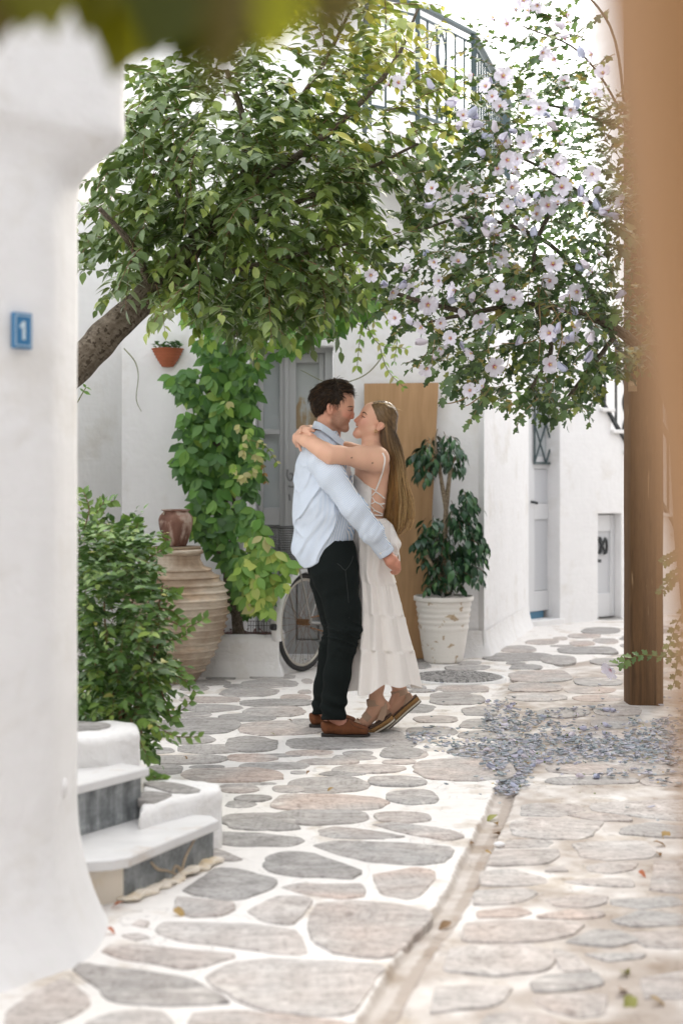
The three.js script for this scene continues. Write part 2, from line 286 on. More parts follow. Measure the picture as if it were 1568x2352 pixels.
{
  const A = (z) => [z[0] * 0.4 + 313.6, z[1] * 0.4 + 1536.6], B = (z) => [z[0] * 0.42 + 909.4, z[1] * 0.42 + 1379.8], C = (z) => [z[0] * 0.4 + 470.4, z[1] * 0.4 + 1881.6], L = (z) => [z[0] * 0.4, z[1] * 0.4 + 1913], D = (z) => [z[0] * 0.36 + 1003.5, z[1] * 0.36 + 1818.9];
  const r = rng(77), polys = [];
  const boxes = (f, list) => { for (const [a, b, c, d] of list) { const cx = (a + b) / 2, cy = (c + d) / 2, w = (b - a) / 2 * 1.02 + 2, h = (d - c) / 2 * 1.05 + 0.6, ph = r() * 9, e = 0.62 + 0.2 * r(), sk = (r() - 0.5) * 0.5, pts = []; for (let k = 0; k < 18; k++) { const t = k / 18 * TAU, cs = Math.cos(t), sn = Math.sin(t), q = 1 + 0.16 * n3(cs * 1.4 + ph, sn * 1.4, ph) + 0.05 * n3(cs * 4 + ph, sn * 4, ph); pts.push(f([cx + w * (Math.sign(cs) * Math.abs(cs) ** (e + 0.25) * q + sk * sn * 0.5), cy + h * Math.sign(sn) * Math.abs(sn) ** e * q])); } polys.push(pts); } };
  const traced = (f, list) => { for (const p of list) polys.push(p.map(f)); };
  boxes(A, [[400, 565, 40, 60], [330, 540, 65, 95], [600, 920, 68, 112], [250, 410, 98, 125], [505, 690, 92, 112], [480, 800, 118, 160], [250, 590, 160, 195], [590, 1000, 180, 218], [830, 1000, 150, 190], [240, 590, 208, 245], [625, 970, 220, 275], [160, 425, 250, 278], [490, 790, 258, 300], [120, 570, 288, 375], [600, 1045, 300, 382], [890, 1060, 290, 330], [180, 455, 388, 432], [515, 800, 395, 478], [860, 1300, 398, 462], [250, 585, 438, 485], [860, 1115, 468, 497], [90, 220, 455, 485], [520, 800, 492, 530], [725, 940, 486, 506], [60, 505, 500, 545], [600, 990, 540, 580], [930, 1260, 522, 550], [305, 505, 552, 572], [60, 260, 552, 608], [270, 820, 576, 652], [885, 970, 588, 606], [870, 1330, 622, 715], [1060, 1300, 590, 616], [1130, 1520, 555, 598], [1130, 1370, 500, 526], [1190, 1350, 474, 497], [1395, 1640, 458, 515], [1410, 1600, 525, 550], [480, 705, 665, 715], [780, 955, 675, 712], [630, 800, 655, 668], [760, 1410, 728, 816], [560, 770, 730, 765], [510, 680, 764, 798], [790, 1320, 812, 895], [500, 900, 838, 930], [1330, 1650, 622, 675], [1370, 1680, 825, 885], [1440, 1720, 700, 780], [1130, 1530, 345, 448], [650, 900, 36, 62], [930, 1005, 128, 146], [950, 1010, 62, 84], [640, 840, 20, 34]]);
  boxes(B, [[480, 840, 288, 332], [580, 755, 248, 285], [710, 880, 215, 240], [800, 975, 303, 348], [890, 1190, 255, 292], [940, 1110, 183, 205], [950, 1085, 222, 248], [1020, 1220, 150, 185], [1080, 1210, 208, 235], [1225, 1400, 193, 215], [860, 935, 198, 215], [845, 960, 243, 253], [270, 500, 358, 385], [600, 700, 338, 350], [620, 790, 353, 377], [340, 460, 333, 350], [100, 175, 310, 332], [1230, 1400, 240, 262], [230, 500, 458, 503], [60, 160, 465, 482], [70, 215, 488, 503], [180, 470, 508, 570], [-60, 205, 568, 615], [360, 545, 585, 630], [100, 330, 632, 668], [350, 640, 650, 700], [60, 330, 690, 740], [350, 660, 718, 762], [290, 690, 790, 858], [100, 640, 872, 985], [-30, 110, 752, 806], [0, 170, 820, 865], [620, 960, 385, 445], [620, 900, 455, 500], [600, 920, 510, 550], [930, 1190, 478, 510], [970, 1230, 425, 468], [970, 1230, 520, 552], [780, 1040, 655, 690], [760, 1050, 590, 640], [1060, 1300, 640, 700], [1080, 1330, 580, 630], [760, 980, 720, 780], [1010, 1280, 720, 770], [820, 1080, 800, 860], [1110, 1400, 790, 850], [1310, 1560, 700, 770], [1420, 1700, 800, 870], [830, 1250, 900, 950], [1280, 1600, 880, 950], [820, 1300, 965, 1008], [1340, 1600, 970, 1020]]);
  traced(C, [[[70, 75], [300, 85], [520, 105], [565, 130], [480, 160], [200, 160], [60, 140]], [[90, 15], [300, 0], [500, 35], [540, 60], [400, 70], [150, 45]], [[660, 65], [750, 48], [950, 70], [1140, 103], [1000, 115], [750, 112], [670, 95]], [[970, 35], [1100, 25], [1400, 65], [1480, 95], [1400, 120], [1150, 85]], [[645, 155], [760, 130], [1100, 140], [1380, 160], [1410, 190], [1370, 240], [1250, 262], [950, 245], [760, 205]], [[370, 215], [470, 188], [620, 200], [860, 285], [890, 310], [830, 340], [560, 330], [400, 310], [345, 275]], [[45, 170], [120, 190], [215, 235], [150, 245], [40, 235]], [[455, 395], [530, 375], [880, 375], [920, 400], [900, 440], [780, 458], [560, 430]], [[970, 320], [1080, 300], [1220, 280], [1310, 300], [1320, 340], [1230, 440], [1150, 460], [1010, 420]], [[250, 535], [420, 450], [560, 450], [615, 470], [560, 560], [500, 610], [330, 590]], [[610, 580], [640, 510], [760, 485], [950, 490], [1200, 515], [1310, 560], [1220, 650], [1080, 785], [900, 795], [760, 770], [650, 720], [610, 660]], [[20, 910], [180, 840], [400, 810], [780, 830], [1030, 850], [980, 920], [900, 1040], [820, 1110], [600, 1120], [330, 1090], [150, 1010]], [[-60, 1120], [200, 1100], [500, 1130], [700, 1150], [830, 1176], [800, 1290], [300, 1330], [-80, 1250]]]);
  traced((p) => p, [[[427, 2047], [496, 1999], [560, 2003], [632, 2023], [618, 2044], [562, 2066], [518, 2070], [450, 2057]], [[366, 2130], [390, 2122], [470, 2121], [545, 2122], [630, 2131], [670, 2138], [694, 2162], [702, 2190], [650, 2194], [500, 2170], [420, 2163], [372, 2147]]]);
  traced(L, [[[1020, 380], [1330, 410], [1345, 450], [1250, 485], [1100, 490], [1010, 450]], [[600, 685], [640, 650], [850, 655], [1340, 705], [1200, 760], [1050, 780], [850, 750], [680, 720]], [[430, 790], [500, 752], [560, 770], [850, 800], [1090, 840], [1200, 900], [1310, 975], [1100, 985], [900, 990], [650, 970], [560, 890]], [[40, 1040], [200, 920], [350, 855], [420, 880], [500, 940], [510, 1000], [420, 1060], [300, 1110], [60, 1130]], [[755, 530], [800, 500], [860, 515], [840, 545]], [[700, 590], [800, 578], [865, 605], [780, 622]], [[500, 1098], [650, 1040], [800, 1030], [930, 1040], [990, 1098], [950, 1180], [480, 1180]]]);
  traced(D, [[[540, 90], [640, 80], [880, 85], [940, 120], [780, 160], [540, 155]], [[480, 200], [600, 172], [800, 172], [1040, 195], [980, 280], [900, 305], [700, 300], [490, 280]], [[830, 155], [980, 140], [1200, 160], [1240, 188], [1050, 190]], [[990, 80], [1300, 60], [1600, 60], [1600, 190], [1200, 150], [1000, 120]], [[450, 312], [600, 305], [730, 320], [700, 355], [420, 355]], [[370, 385], [760, 375], [770, 420], [700, 460], [500, 475], [330, 470]], [[870, 340], [1000, 320], [1320, 320], [1390, 400], [1350, 425], [1100, 440], [930, 420]], [[960, 480], [1100, 450], [1280, 455], [1250, 500], [1100, 525], [970, 510]], [[280, 520], [480, 505], [680, 560], [690, 590], [560, 605], [290, 600]], [[810, 580], [950, 560], [1230, 560], [1240, 610], [950, 605]], [[250, 640], [560, 620], [640, 650], [560, 700], [420, 720], [240, 720]], [[700, 690], [900, 660], [1080, 670], [1070, 710], [950, 740], [750, 730]], [[1110, 690], [1500, 670], [1568, 720], [1300, 750], [1120, 720]], [[260, 770], [520, 740], [600, 780], [500, 805], [270, 805]], [[640, 790], [850, 760], [1060, 770], [1050, 800], [900, 815], [660, 810]], [[200, 850], [560, 830], [920, 850], [870, 910], [700, 955], [500, 965], [180, 960]], [[830, 960], [1000, 880], [1150, 890], [1280, 950], [1100, 990]], [[1120, 820], [1300, 762], [1568, 790], [1568, 850], [1250, 860]], [[90, 1010], [400, 985], [690, 1010], [740, 1060], [690, 1140], [400, 1180], [60, 1150]], [[740, 1010], [880, 1050], [980, 1140], [800, 1150], [760, 1090]], [[950, 1035], [1320, 1035], [1300, 1060], [1100, 1085]], [[600, 1220], [700, 1180], [1000, 1160], [1060, 1230], [900, 1270], [620, 1280]], [[0, 1265], [200, 1245], [460, 1260], [430, 1340], [330, 1380], [-30, 1415]], [[600, 1320], [900, 1290], [1080, 1300], [1070, 1420], [900, 1450], [720, 1400]], [[330, 1440], [520, 1410], [720, 1440], [800, 1540], [250, 1540]], [[1300, 1190], [1600, 1150], [1600, 1310], [1330, 1320]], [[1170, 240], [1350, 200], [1600, 230], [1600, 300], [1180, 272]], [[700, 490], [800, 485], [830, 515], [690, 515]], [[1390, 450], [1600, 440], [1600, 640], [1360, 620]], [[1200, 900], [1600, 890], [1600, 1000], [1330, 990]]]);
  const outlines = polys.map((p) => p.map(([x, y]) => { const q = GP(x, y); return [q.x, q.z]; }));
  const occupied = outlines.map((o) => { const b = new THREE.Box2(); o.forEach(([x, z]) => b.expandByPoint(new THREE.Vector2(x, z))); return b; });
  // where the photograph does not look, the same paving goes on
  for (let tries = 0; tries < 1500; tries++) {
    const z = -2.6 - 11.5 * r(), x = -2.6 + 6.0 * r(), w = 0.13 + 0.1 * r(), h = 0.1 + 0.09 * r();
    const b = new THREE.Box2(new THREE.Vector2(x - w - 0.03, z - h - 0.03), new THREE.Vector2(x + w + 0.03, z + h + 0.03));
    const px = 784 + FPX * x / -z, py = HOR + EYE * FPX / -z;
    if ((px > 30 && px < 1540 && py < 2340 && py > 1560 && !(px < 420 && py > 1560 && py < 1900)) || segD(x, z, gutter) < w + 0.06) continue;
    if ((z < -10.3 && x < 1.2 + (-10.3 - z) * 0.28) || (x < -0.85 && z > -5.2) || occupied.some((q) => q.intersectsBox(b))) continue;
    const o = [], ph = r() * 20; for (let k = 0; k < 14; k++) { const t = k / 14 * TAU, q = 1 + 0.2 * n3(Math.cos(t) + ph, Math.sin(t), 2); o.push([x + w * q * Math.sign(Math.cos(t)) * Math.abs(Math.cos(t)) ** 0.75, z + h * q * Math.sign(Math.sin(t)) * Math.abs(Math.sin(t)) ** 0.75]); }
    outlines.push(o); occupied.push(b);
  }
  for (const o of outlines) {
    const c = new THREE.CatmullRomCurve3(o.map(([x, z]) => V(x, 0, z)), true, 'catmullrom', o.length < 14 ? 0.12 : 0.35), n = 32, pts = c.getSpacedPoints(n).slice(0, n);
    const cx = pts.reduce((s, p) => s + p.x, 0) / n, cz = pts.reduce((s, p) => s + p.z, 0) / n, ph = r() * 30;
    const q = pts.map((p) => { const k = (o.length < 14 ? 1.05 : 1.03) + 0.06 * n3(p.x * 16, p.z * 16, ph) + 0.035 * n3(p.x * 45, p.z * 45, ph) ; return [cx + (p.x - cx) * k, cz + (p.z - cz) * k]; });
    if (THREE.ShapeUtils.area(q.map(([x, z]) => new THREE.Vector2(x, -z))) < 0) q.reverse();
    let y = -1; for (const p of pts) y = Math.max(y, groundY(p.x, p.z) ); y = Math.min(y, groundY(cx, cz) + 0.012);
    const g = slab(q, -0.03, y + 0.002 + 0.004 * r(), 0.006), pos = g.attributes.position;
    const nz = r() * 8; for (let i = 0; i < pos.count; i++) if (pos.getY(i) > -0.02) pos.setY(i, pos.getY(i) + 0.003 * n3(pos.getX(i) * 6 + nz, pos.getZ(i) * 9, nz));
    g.computeVertexNormals(); const a = (r() - 0.5) * 0.5; uvPlane(g, V(Math.cos(a), 0.3, Math.sin(a)), V(-Math.sin(a), 0.3, Math.cos(a)), 0.9 + 0.5 * r()); const off = [r(), r()]; const uv = g.attributes.uv; for (let i = 0; i < uv.count; i++) uv.setXY(i, uv.getX(i) + off[0], uv.getY(i) + off[1]);
    const worn = rightOf(cx, cz), near = cz > -4.6;
    const m = near ? [1, 4, 3, 4, 0][Math.floor(r() * 5)] : worn ? [1, 3, 4, 1, 0][Math.floor(r() * 5)] : [0, 2, 0, 1, 2, 0, 3][Math.floor(r() * 7)];
    part(ground, 'paving_stone', g, stoneMats[m]);
  }
}
// round cover set in the paving, dark chips in cement
{
  const c = GP(1048, 1558); c.y = groundY(c.x, c.z) + 0.004;
  const chips = tex(512, (u, v) => { const a = tn(u, v, 40, 3, 2), b = tn(u, v, 70, 8, 1); const k = a + b * 0.4 > 0.05 ? 0.30 + 0.1 * b : 0.60 + 0.1 * a; return [k, k * 0.98, k * 0.96]; });
  const t = thing('manhole_cover', 'round dark speckled cover set in the paving beyond the woman', 'manhole cover', c);
  const disc = new THREE.LatheGeometry([[0, 0.012], [0.26, 0.012], [0.285, 0.010], [0.292, 0.002], [0.292, -0.03]].map(([x, y]) => new THREE.Vector2(x, y)), 48); disc.scale(1.02, 1, 1); disc.translate(c.x, c.y, c.z);
  part(t, 'lid', uvBox(disc, 1.2), std({ map: chips, bumpMap: chips, bumpScale: 0.006, roughness: 0.75 }));
  const rim = new THREE.LatheGeometry([[0.294, -0.03], [0.294, 0.006], [0.318, 0.005], [0.325, -0.03]].map(([x, y]) => new THREE.Vector2(x, y)), 48); rim.scale(1.02, 1, 1); rim.translate(c.x, c.y, c.z); part(t, 'rim', uvBox(rim), plasterOld);
}
// ---------------------------------------------------------------- near house on the left
{
  const t = thing('white_house', 'white house corner with cut-off lower edge beside the marble steps', 'house', V(-1.2, 0, -3.6));
  const roundOff = (pts, n) => new THREE.CatmullRomCurve3(pts, false, 'catmullrom', 0.2).getSpacedPoints(n);
  const low = roundOff([V(-3.3, 0, -0.73), V(-2.2, 0, -2.115), V(-0.9, 0, -3.75), V(-0.80, 0, -3.875), V(-0.782, 0, -3.93), V(-0.777, 0, -4.0), V(-0.779, 0, -4.15), V(-0.80, 0, -4.22), V(-1.4, 0, -4.5), V(-3.3, 0, -5.4)], 110);
  const high = roundOff([V(-3.28, 0, -0.72), V(-2.18, 0, -2.10), V(-0.86, 0, -3.76), V(-0.69, 0, -3.965), V(-0.655, 0, -4.01), V(-0.642, 0, -4.045), V(-0.642, 0, -4.09), V(-0.66, 0, -4.15), V(-1.4, 0, -4.5), V(-3.3, 0, -5.4)], 110);
  const ys = []; for (let y = -0.02; y < 2.0; y += 0.05) ys.push(y); for (let y = 2.0; y < 2.45; y += 0.018) ys.push(y); for (let y = 2.45; y <= 3.3; y += 0.1) ys.push(y);
  const g = sheet((s, tt) => {
    const i = Math.round(s * 110), j = Math.round(tt * (ys.length - 1)), y = ys[j], k = smoothstep(y, 2.14, 2.31), p = low[i].clone().lerp(high[i], k), T = low[Math.min(110, i + 1)].clone().sub(low[Math.max(0, i - 1)]).normalize(), N = V(-T.z, 0, T.x);
    const fl = y < 0.4 ? 0.095 * (1 - y / 0.4) ** 2.2 : 0, led = 0.012 * smoothstep(y, 2.24, 2.27);
    p.addScaledVector(N, -(fl + led) * -1 + 0.006 * fbm(p.x * 3, y * 3, p.z * 3, 3)); p.y = y; return p;
  }, 110, ys.length - 1);
  part(t, 'wall', uvBox(g), plaster);
  // a lump of plaster at the foot of the corner
  const lump = nets(blend(0.03, ell(PX(140, 1806, 4.0), 0.02, 0.028, 0.03), ell(PX(128, 1822, 4.0), 0.02, 0.03, 0.03)), PX(140, 1806, 4.0).addScalar(-0.09), PX(140, 1806, 4.0).addScalar(0.09), 0.006);
  part(t, 'plaster_lump', uvBox(lump), plaster);
  // house number on the wall by the alley
  const f = frameOf(V(-0.9, 0, -3.75), V(0.62, 0, -0.785), V(0.785, 0, 0.62)), yc = EYE + (HOR - 761) / FPX * 3.8;
  const s = thing('house_number_sign', 'small blue enamel house number plate with a white 1 on white wall', 'sign', f.o.clone().addScaledVector(f.u, 0.065).setY(yc));
  const blue = std({ color: lin(0.03, 0.165, 0.34), roughness: 0.35 }), white = std({ color: lin(0.55, 0.66, 0.72), roughness: 0.4 });
  part(s, 'plate', fbox(f, 0.030, 0.092, yc - 0.048, yc + 0.048, 0.008, 0.022, 0.003), blue);
  const bw = 0.0022; part(s, 'border', merge([fbox(f, 0.036, 0.086, yc + 0.039, yc + 0.039 + bw, 0.0215, 0.0232, 0.0005), fbox(f, 0.036, 0.086, yc - 0.041, yc - 0.041 + bw, 0.0215, 0.0232, 0.0005), fbox(f, 0.034, 0.0362, yc - 0.041, yc + 0.0412, 0.0215, 0.0232, 0.0005), fbox(f, 0.0858, 0.088, yc - 0.041, yc + 0.0412, 0.0215, 0.0232, 0.0005)]), white);
  const one = new THREE.Shape([[-0.004, -0.024], [0.005, -0.024], [0.005, 0.025], [-0.002, 0.025], [-0.013, 0.013], [-0.013, 0.005], [-0.004, 0.011]].map(([x, y]) => new THREE.Vector2(x, y)));
  part(s, 'digit', uvBox(new THREE.ExtrudeGeometry(one, { depth: 0.0025, bevelEnabled: false }).translate(0.0615, yc, 0.0215).applyMatrix4(new THREE.Matrix4().makeBasis(f.u, f.v, f.n).setPosition(f.o))), white);
}
// unseen house added behind the camera, holding back light from the near wall
{
  const t = thing('white_house', 'unseen white house added behind the camera to hold back light', 'house', V(0, 0, 5));
  part(t, 'wall', slab([[-3.4, 3.6], [1.2, 3.4], [1.2, 6], [-3.4, 6]], -0.02, 5.4, 0.03), plaster);
}
// unseen house added across the side street to dim the right-hand wall
{
  const t = thing('white_house', 'unseen white house added across the side street to dim the wall opposite', 'house', V(5, 0, -10));
  part(t, 'wall', slab([[3.1, -6.6], [4.2, -12.9], [7, -13.6], [7, -6.6]], -0.02, 4.2, 0.03), plaster);
}
// unseen house added beside the camera, tall and grey to darken the alley
{
  const t = thing('white_house', 'unseen grey house added beside the camera to darken the near wall', 'house', V(3, 0, -1));
  part(t, 'wall', slab([[1.35, 6], [1.42, -4.3], [1.75, -5.4], [5, -5.6], [5, 6]], -0.02, 6.2, 0.03), std({ color: lin(0.44, 0.43, 0.42), roughness: 0.95, bumpMap: rep(plasterBump, 0.8), bumpScale: 0.012 }));
}
const netsIn0 = (f, pts, pad, cell) => { const b = boxOf(pts, pad); return nets(f, b.min, b.max, cell); };
// ---------------------------------------------------------------- marble steps and low masonry beside them
{
  const marbleTop = std({ map: rep(tex(512, (u, v) => { const a = 0.845 + 0.05 * tn(u, (v * 3) % 1, 5, 2, 5), d = Math.max(0, tn(u, v, 8, 9, 4) - 0.25) * 0.3; return [a - d * 0.6, a - d * 0.85 - 0.004, a - d * 1.1 - 0.008]; }), 1.3), roughness: 0.42 });
  const marbleGrey = std({ map: rep(tex(512, (u, v) => { const a = 0.49 + 0.26 * tn((u * 3) % 1, v, 5, 4, 5) + 0.08 * tn(u, v, 40, 2, 2); return [a - 0.01, a + 0.005, a + 0.01]; }), 2.2), roughness: 0.45 });
  const cementTan = std({ color: lin(0.62, 0.50, 0.36), roughness: 0.95, bumpMap: rep(plasterBump, 9), bumpScale: 0.006 });
  const edgeWorn = std({ map: rep(tex(256, (u, v) => { const d = Math.max(0, tn(u, v, 6, 5, 5)) * 0.5; return [0.87 - d * 0.2, 0.83 - d * 0.35, 0.77 - d * 0.6]; }), 3), roughness: 0.8 });
  const t = thing('marble_stair', 'two marble steps with white treads and grey risers by the house corner', 'steps', V(-0.75, 0, -4.9));
  const A0 = V(-0.665, 0, -4.42), A1 = V(-0.437, 0, -4.874), u = A1.clone().sub(A0).normalize(), n = V(-u.z, 0, u.x);
  const f1 = { o: A0, u, v: V(0, 1, 0), n }, L1 = A1.distanceTo(A0);
  const B0 = V(-0.842, 0, -4.66), B1 = V(-0.688, 0, -4.895), u2 = B1.clone().sub(B0).normalize(), f2 = { o: B0, u: u2, v: V(0, 1, 0), n: V(-u2.z, 0, u2.x) }, L2 = B1.distanceTo(B0);
  part(t, 'riser', fbox(f1, 0, L1, -0.02, 0.115, -0.05, 0, 0.003), marbleGrey);
  part(t, 'riser', fbox(f2, -0.12, L2, 0.150, 0.292, -0.05, 0, 0.003), marbleGrey);
  part(t, 'core', slab([[-0.676, -4.427], [-0.473, -4.865], [-0.75, -5.4], [-1.5, -5.0], [-0.90, -4.335]], -0.02, 0.112, 0.004), edgeWorn);
  part(t, 'tread', slab([[-0.85, -4.315], [-0.70, -4.352], [-0.655, -4.385], [-0.418, -4.865], [-0.45, -4.93], [-0.70, -5.0], [-1.2, -4.7]], 0.115, 0.150, 0.007), marbleTop);
  const e2 = (k, m) => { const q = B0.clone().addScaledVector(u2, k).addScaledVector(f2.n, m); return [q.x, q.z]; };
  part(t, 'tread', slab([e2(-0.14, 0.022), e2(L2 + 0.016, 0.022), e2(L2 + 0.02, -0.10), [-0.75, -5.12], [-1.4, -5.0], [-1.3, -4.6]], 0.292, 0.324, 0.007), marbleTop);
  const r = rng(5), bits = [];   // rough cement under the first step
  for (let i = 0; i < 16; i++) { const k = i / 15 * L1, p = A0.clone().addScaledVector(u, k).addScaledVector(n, 0.004); p.y = 0.002 + 0.016 * r(); bits.push(ell(p, 0.028 + 0.015 * r(), 0.004 + 0.010 * r(), 0.020)); }
  const bed = blend(0.02, ...bits); part(t, 'mortar_bed', uvBox(netsIn0((x, y, z) => bed(x, y, z) + 0.006 * fbm(x * 40, y * 40, z * 40, 3), [A0, A1], 0.06, 0.006)), edgeWorn);
  const crack = (pts, w) => { const q = pts.map(([x, y]) => { const P = PX(x, y, 4.6), o = V(0, EYE, 0), d = P.sub(o), s = A0.clone().sub(o).dot(n) / d.dot(n); return o.add(d.multiplyScalar(s)).addScaledVector(n, 0.0005); }); return limb(q, q.map((_, i) => w * (0.7 + 0.5 * r())), 5, 6); };
  part(t, 'cement_seam', merge([crack([[457, 1905], [441, 1938], [424, 1972], [416, 2008]], 0.006), crack([[346, 1980], [362, 1996], [384, 2000], [404, 2008]], 0.005), crack([[396, 2002], [402, 1990], [412, 1996], [408, 2018], [396, 2016]], 0.006)]), cementTan);
  const block = (name, label, px, y0, y1, stones, seed) => {
    const pts = px.map(([x, y]) => { const p = GP(x, y, y1); return [p.x, p.z]; }), c = pts.reduce((s, p) => [s[0] + p[0] / pts.length, s[1] + p[1] / pts.length], [0, 0]);
    const b = thing(name, label, 'low wall', V(c[0], y0, c[1]));
    const poly = poly2(pts), lo = V(Math.min(...pts.map((p) => p[0])) - 0.04, y0 - 0.01, Math.min(...pts.map((p) => p[1])) - 0.04), hi = V(Math.max(...pts.map((p) => p[0])) + 0.04, y1 + 0.03, Math.max(...pts.map((p) => p[1])) + 0.04);
    part(b, 'masonry', uvBox(nets((x, y, z) => smax(poly(x, z) + 0.002, y - y1, 0.03) + 0.009 * fbm(x * 13, y * 13, z * 13 + seed, 3), lo, hi, 0.008)), plasterOld);
    for (const s of stones) { const q = s.map(([x, y]) => { const p = GP(x, y, y1 + 0.002); return V(p.x, 0, p.z); }), cv = new THREE.CatmullRomCurve3(q, true, 'catmullrom', 0.4).getSpacedPoints(24).slice(0, 24).map((p) => [p.x, p.z]); if (THREE.ShapeUtils.area(cv.map(([x, z]) => new THREE.Vector2(x, -z))) < 0) cv.reverse(); part(b, 'top_stone', slab(cv, y1 - 0.02, y1 + 0.006, 0.003), stoneMats[2]); }
  };
  block('low_wall', 'white masonry block with dark stone slab on top behind upper marble step', [[140, 1700], [250, 1692], [323, 1676], [318, 1657], [190, 1652], [110, 1660]], 0.22, 0.425, [[[150, 1682], [190, 1679], [248, 1672], [252, 1664], [215, 1660], [150, 1660]]], 3);
  block('low_wall', 'low white masonry ledge with two grey stones beside the lower marble step', [[318, 1862], [372, 1846], [458, 1825], [512, 1808], [508, 1797], [430, 1790], [330, 1784]], -0.02, 0.215, [[[330, 1799], [380, 1797], [420, 1803], [460, 1815], [452, 1821], [400, 1822], [350, 1808]], [[320, 1822], [352, 1819], [396, 1826], [375, 1838], [345, 1845], [318, 1840]]], 8);
}
// ---------------------------------------------------------------- the houses at the back
const houseA = thing('white_house', 'white house with grey double door and iron balcony behind the couple', 'house', V(0, 0, -11));
{
  const t = houseA, ex = (shape, depth, z) => { const g = new THREE.ExtrudeGeometry(shape, { depth: depth - 0.02, bevelEnabled: true, bevelThickness: 0.01, bevelSize: 0.012, bevelOffset: -0.012, bevelSegments: 3 }); return uvBox(g.translate(0, 0, z - depth + 0.01)); };
  const s = new THREE.Shape([[-0.95, -0.02], [-0.645, -0.02], [-0.645, 2.31], [-0.062, 2.31], [-0.062, -0.02], [1.06, -0.02], [1.06, 3.72], [-0.95, 3.72]].map(([x, y]) => new THREE.Vector2(x, y)));
  part(t, 'wall', ex(s, 0.4, -10.6), plaster);
  part(t, 'wall', slab([[1.057, -10.56], [1.672, -12.73], [1.32, -12.86], [0.70, -10.93]], -0.02, 3.722, 0.014), plaster);
  part(t, 'wall', slab([[-1.556, -10.0], [-0.69, -10.0], [-0.69, -10.7], [-1.6, -10.7]], -0.02, 3.72, 0.03), plaster);
  part(t, 'wall', slab([[-1.54, -10.004], [-1.6, -10.6], [-3.6, -7.9], [-3.0, -7.3]], -0.02, 3.2, 0.02), plaster);
  part(t, 'upper_wall', slab([[-5, -12.4], [0.88, -12.4], [0.88, -12.8], [-5, -12.8]], 3.4, 5.7, 0.02), plaster);
  part(t, 'roof_terrace', slab([[-4.5, -10.2], [-0.8, -10.2], [1.05, -10.75], [1.6, -12.7], [0.9, -12.95], [-4.5, -12.9]], 3.74, 3.86, 0.02), plaster);
  // plaster foot that spreads into the paving
  const foot = (...q) => { const c = new THREE.CatmullRomCurve3(q, false, 'catmullrom', 0.12); return sheet((x, y) => { const p = c.getPointAt(x), d = c.getTangentAt(x), n = V(-d.z, 0, d.x), k = (1 - y) ** 2; p.addScaledVector(n, 0.05 * k * (1 + 0.3 * fbm(p.x * 4, p.z * 4, 1, 2)) + 0.004); p.y = 0.2 * y - 0.004; return p; }, 90, 8); };
  part(t, 'plaster_foot', uvBox(merge([foot(V(-0.05, 0, -10.6), V(0.6, 0, -10.6), V(1.062, 0, -10.585), V(1.21, 0, -11.1), V(1.672, 0, -12.73))])), plasterOld);
  // balcony
  const bal = subgroup(t, 'balcony'), edge = [V(0.17, 0, -10.58), V(0.19, 0, -9.78), V(0.535, 0, -10.02), V(0.985, 0, -10.66), V(1.36, 0, -12.07), V(1.52, 0, -12.75)];
  part(bal, 'slab', slab([...edge.map((p) => [p.x, p.z]).map(([x, z]) => [x + 0.05, z + 0.05]), [0.8, -12.6], [0.14, -11.0]].reverse(), 3.48, 3.735, 0.03), plaster);
  const y0 = 3.86, y1 = 4.66, at = (p, y) => V(p.x, y, p.z);
  for (let i = 0; i < edge.length - 1; i++) {
    const a = edge[i], b = edge[i + 1], L = a.distanceTo(b), n = Math.round(L / 0.125);
    part(bal, 'handrail', bar(at(a, y1), at(b, y1), 0.045, 0.022), greenIron); part(bal, 'rail', bar(at(a, y1 - 0.075), at(b, y1 - 0.075), 0.02, 0.012), greenIron); part(bal, 'rail', bar(at(a, y0 + 0.03), at(b, y0 + 0.03), 0.03, 0.016), greenIron);
    part(bal, 'post', bar(at(a, 3.73), at(a, y1), 0.035), greenIron);
    for (let k = 1; k < n; k++) part(bal, 'bar', bar(at(a.clone().lerp(b, k / n), y0 + 0.03), at(a.clone().lerp(b, k / n), y1 - 0.07), 0.016), greenIron);
    if (i === 2) for (const c of [0.42]) { const u = b.clone().sub(a).normalize(), m = a.clone().lerp(b, c), q = []; for (let k = 0; k <= 24; k++) { const s2 = k / 24; q.push(m.clone().addScaledVector(u, 0.055 * Math.sin(s2 * TAU)).setY(lerp(y0 + 0.06, y1 - 0.1, s2))); } const q2 = q.map((p) => m.clone().multiplyScalar(2).sub(p).setY(p.y)); part(bal, 'scroll', merge([tube(q, 0.009, 36, 5), tube(q2, 0.009, 36, 5)]), greenIron); }
  }
  // double door
  const dg = subgroup(t, 'door'), f = frameOf(V(0, 0, -10.78), V(1, 0, 0), V(0, 0, 1)), X = (x) => (x - 784) / FPX * 10.76, Y = (y) => EYE - (y - HOR) / FPX * 10.76;
  const box = (a, b, c, d, n0, n1, r = 0.004) => fbox(f, X(a), X(b), Y(d), Y(c), n0, n1, r);
  part(dg, 'frame', merge([box(746, 764.5, 798, 1504, 0.0, 0.09), box(586, 592, 798, 1504, 0.0, 0.09), box(592.3, 745.7, 798, 812, 0.0, 0.09)]), greyPaint);
  part(dg, 'leaf', merge([box(593, 605, 813, 1502, 0.001, 0.05), box(643, 657, 813, 1502, 0.001, 0.05), box(605.3, 642.7, 813, 824, 0.002, 0.048), box(605.3, 642.7, 986, 998, 0.002, 0.056), box(605.3, 642.7, 1166, 1206, 0.002, 0.048), box(605.3, 642.7, 1470, 1502, 0.002, 0.048)]), greyPaint);
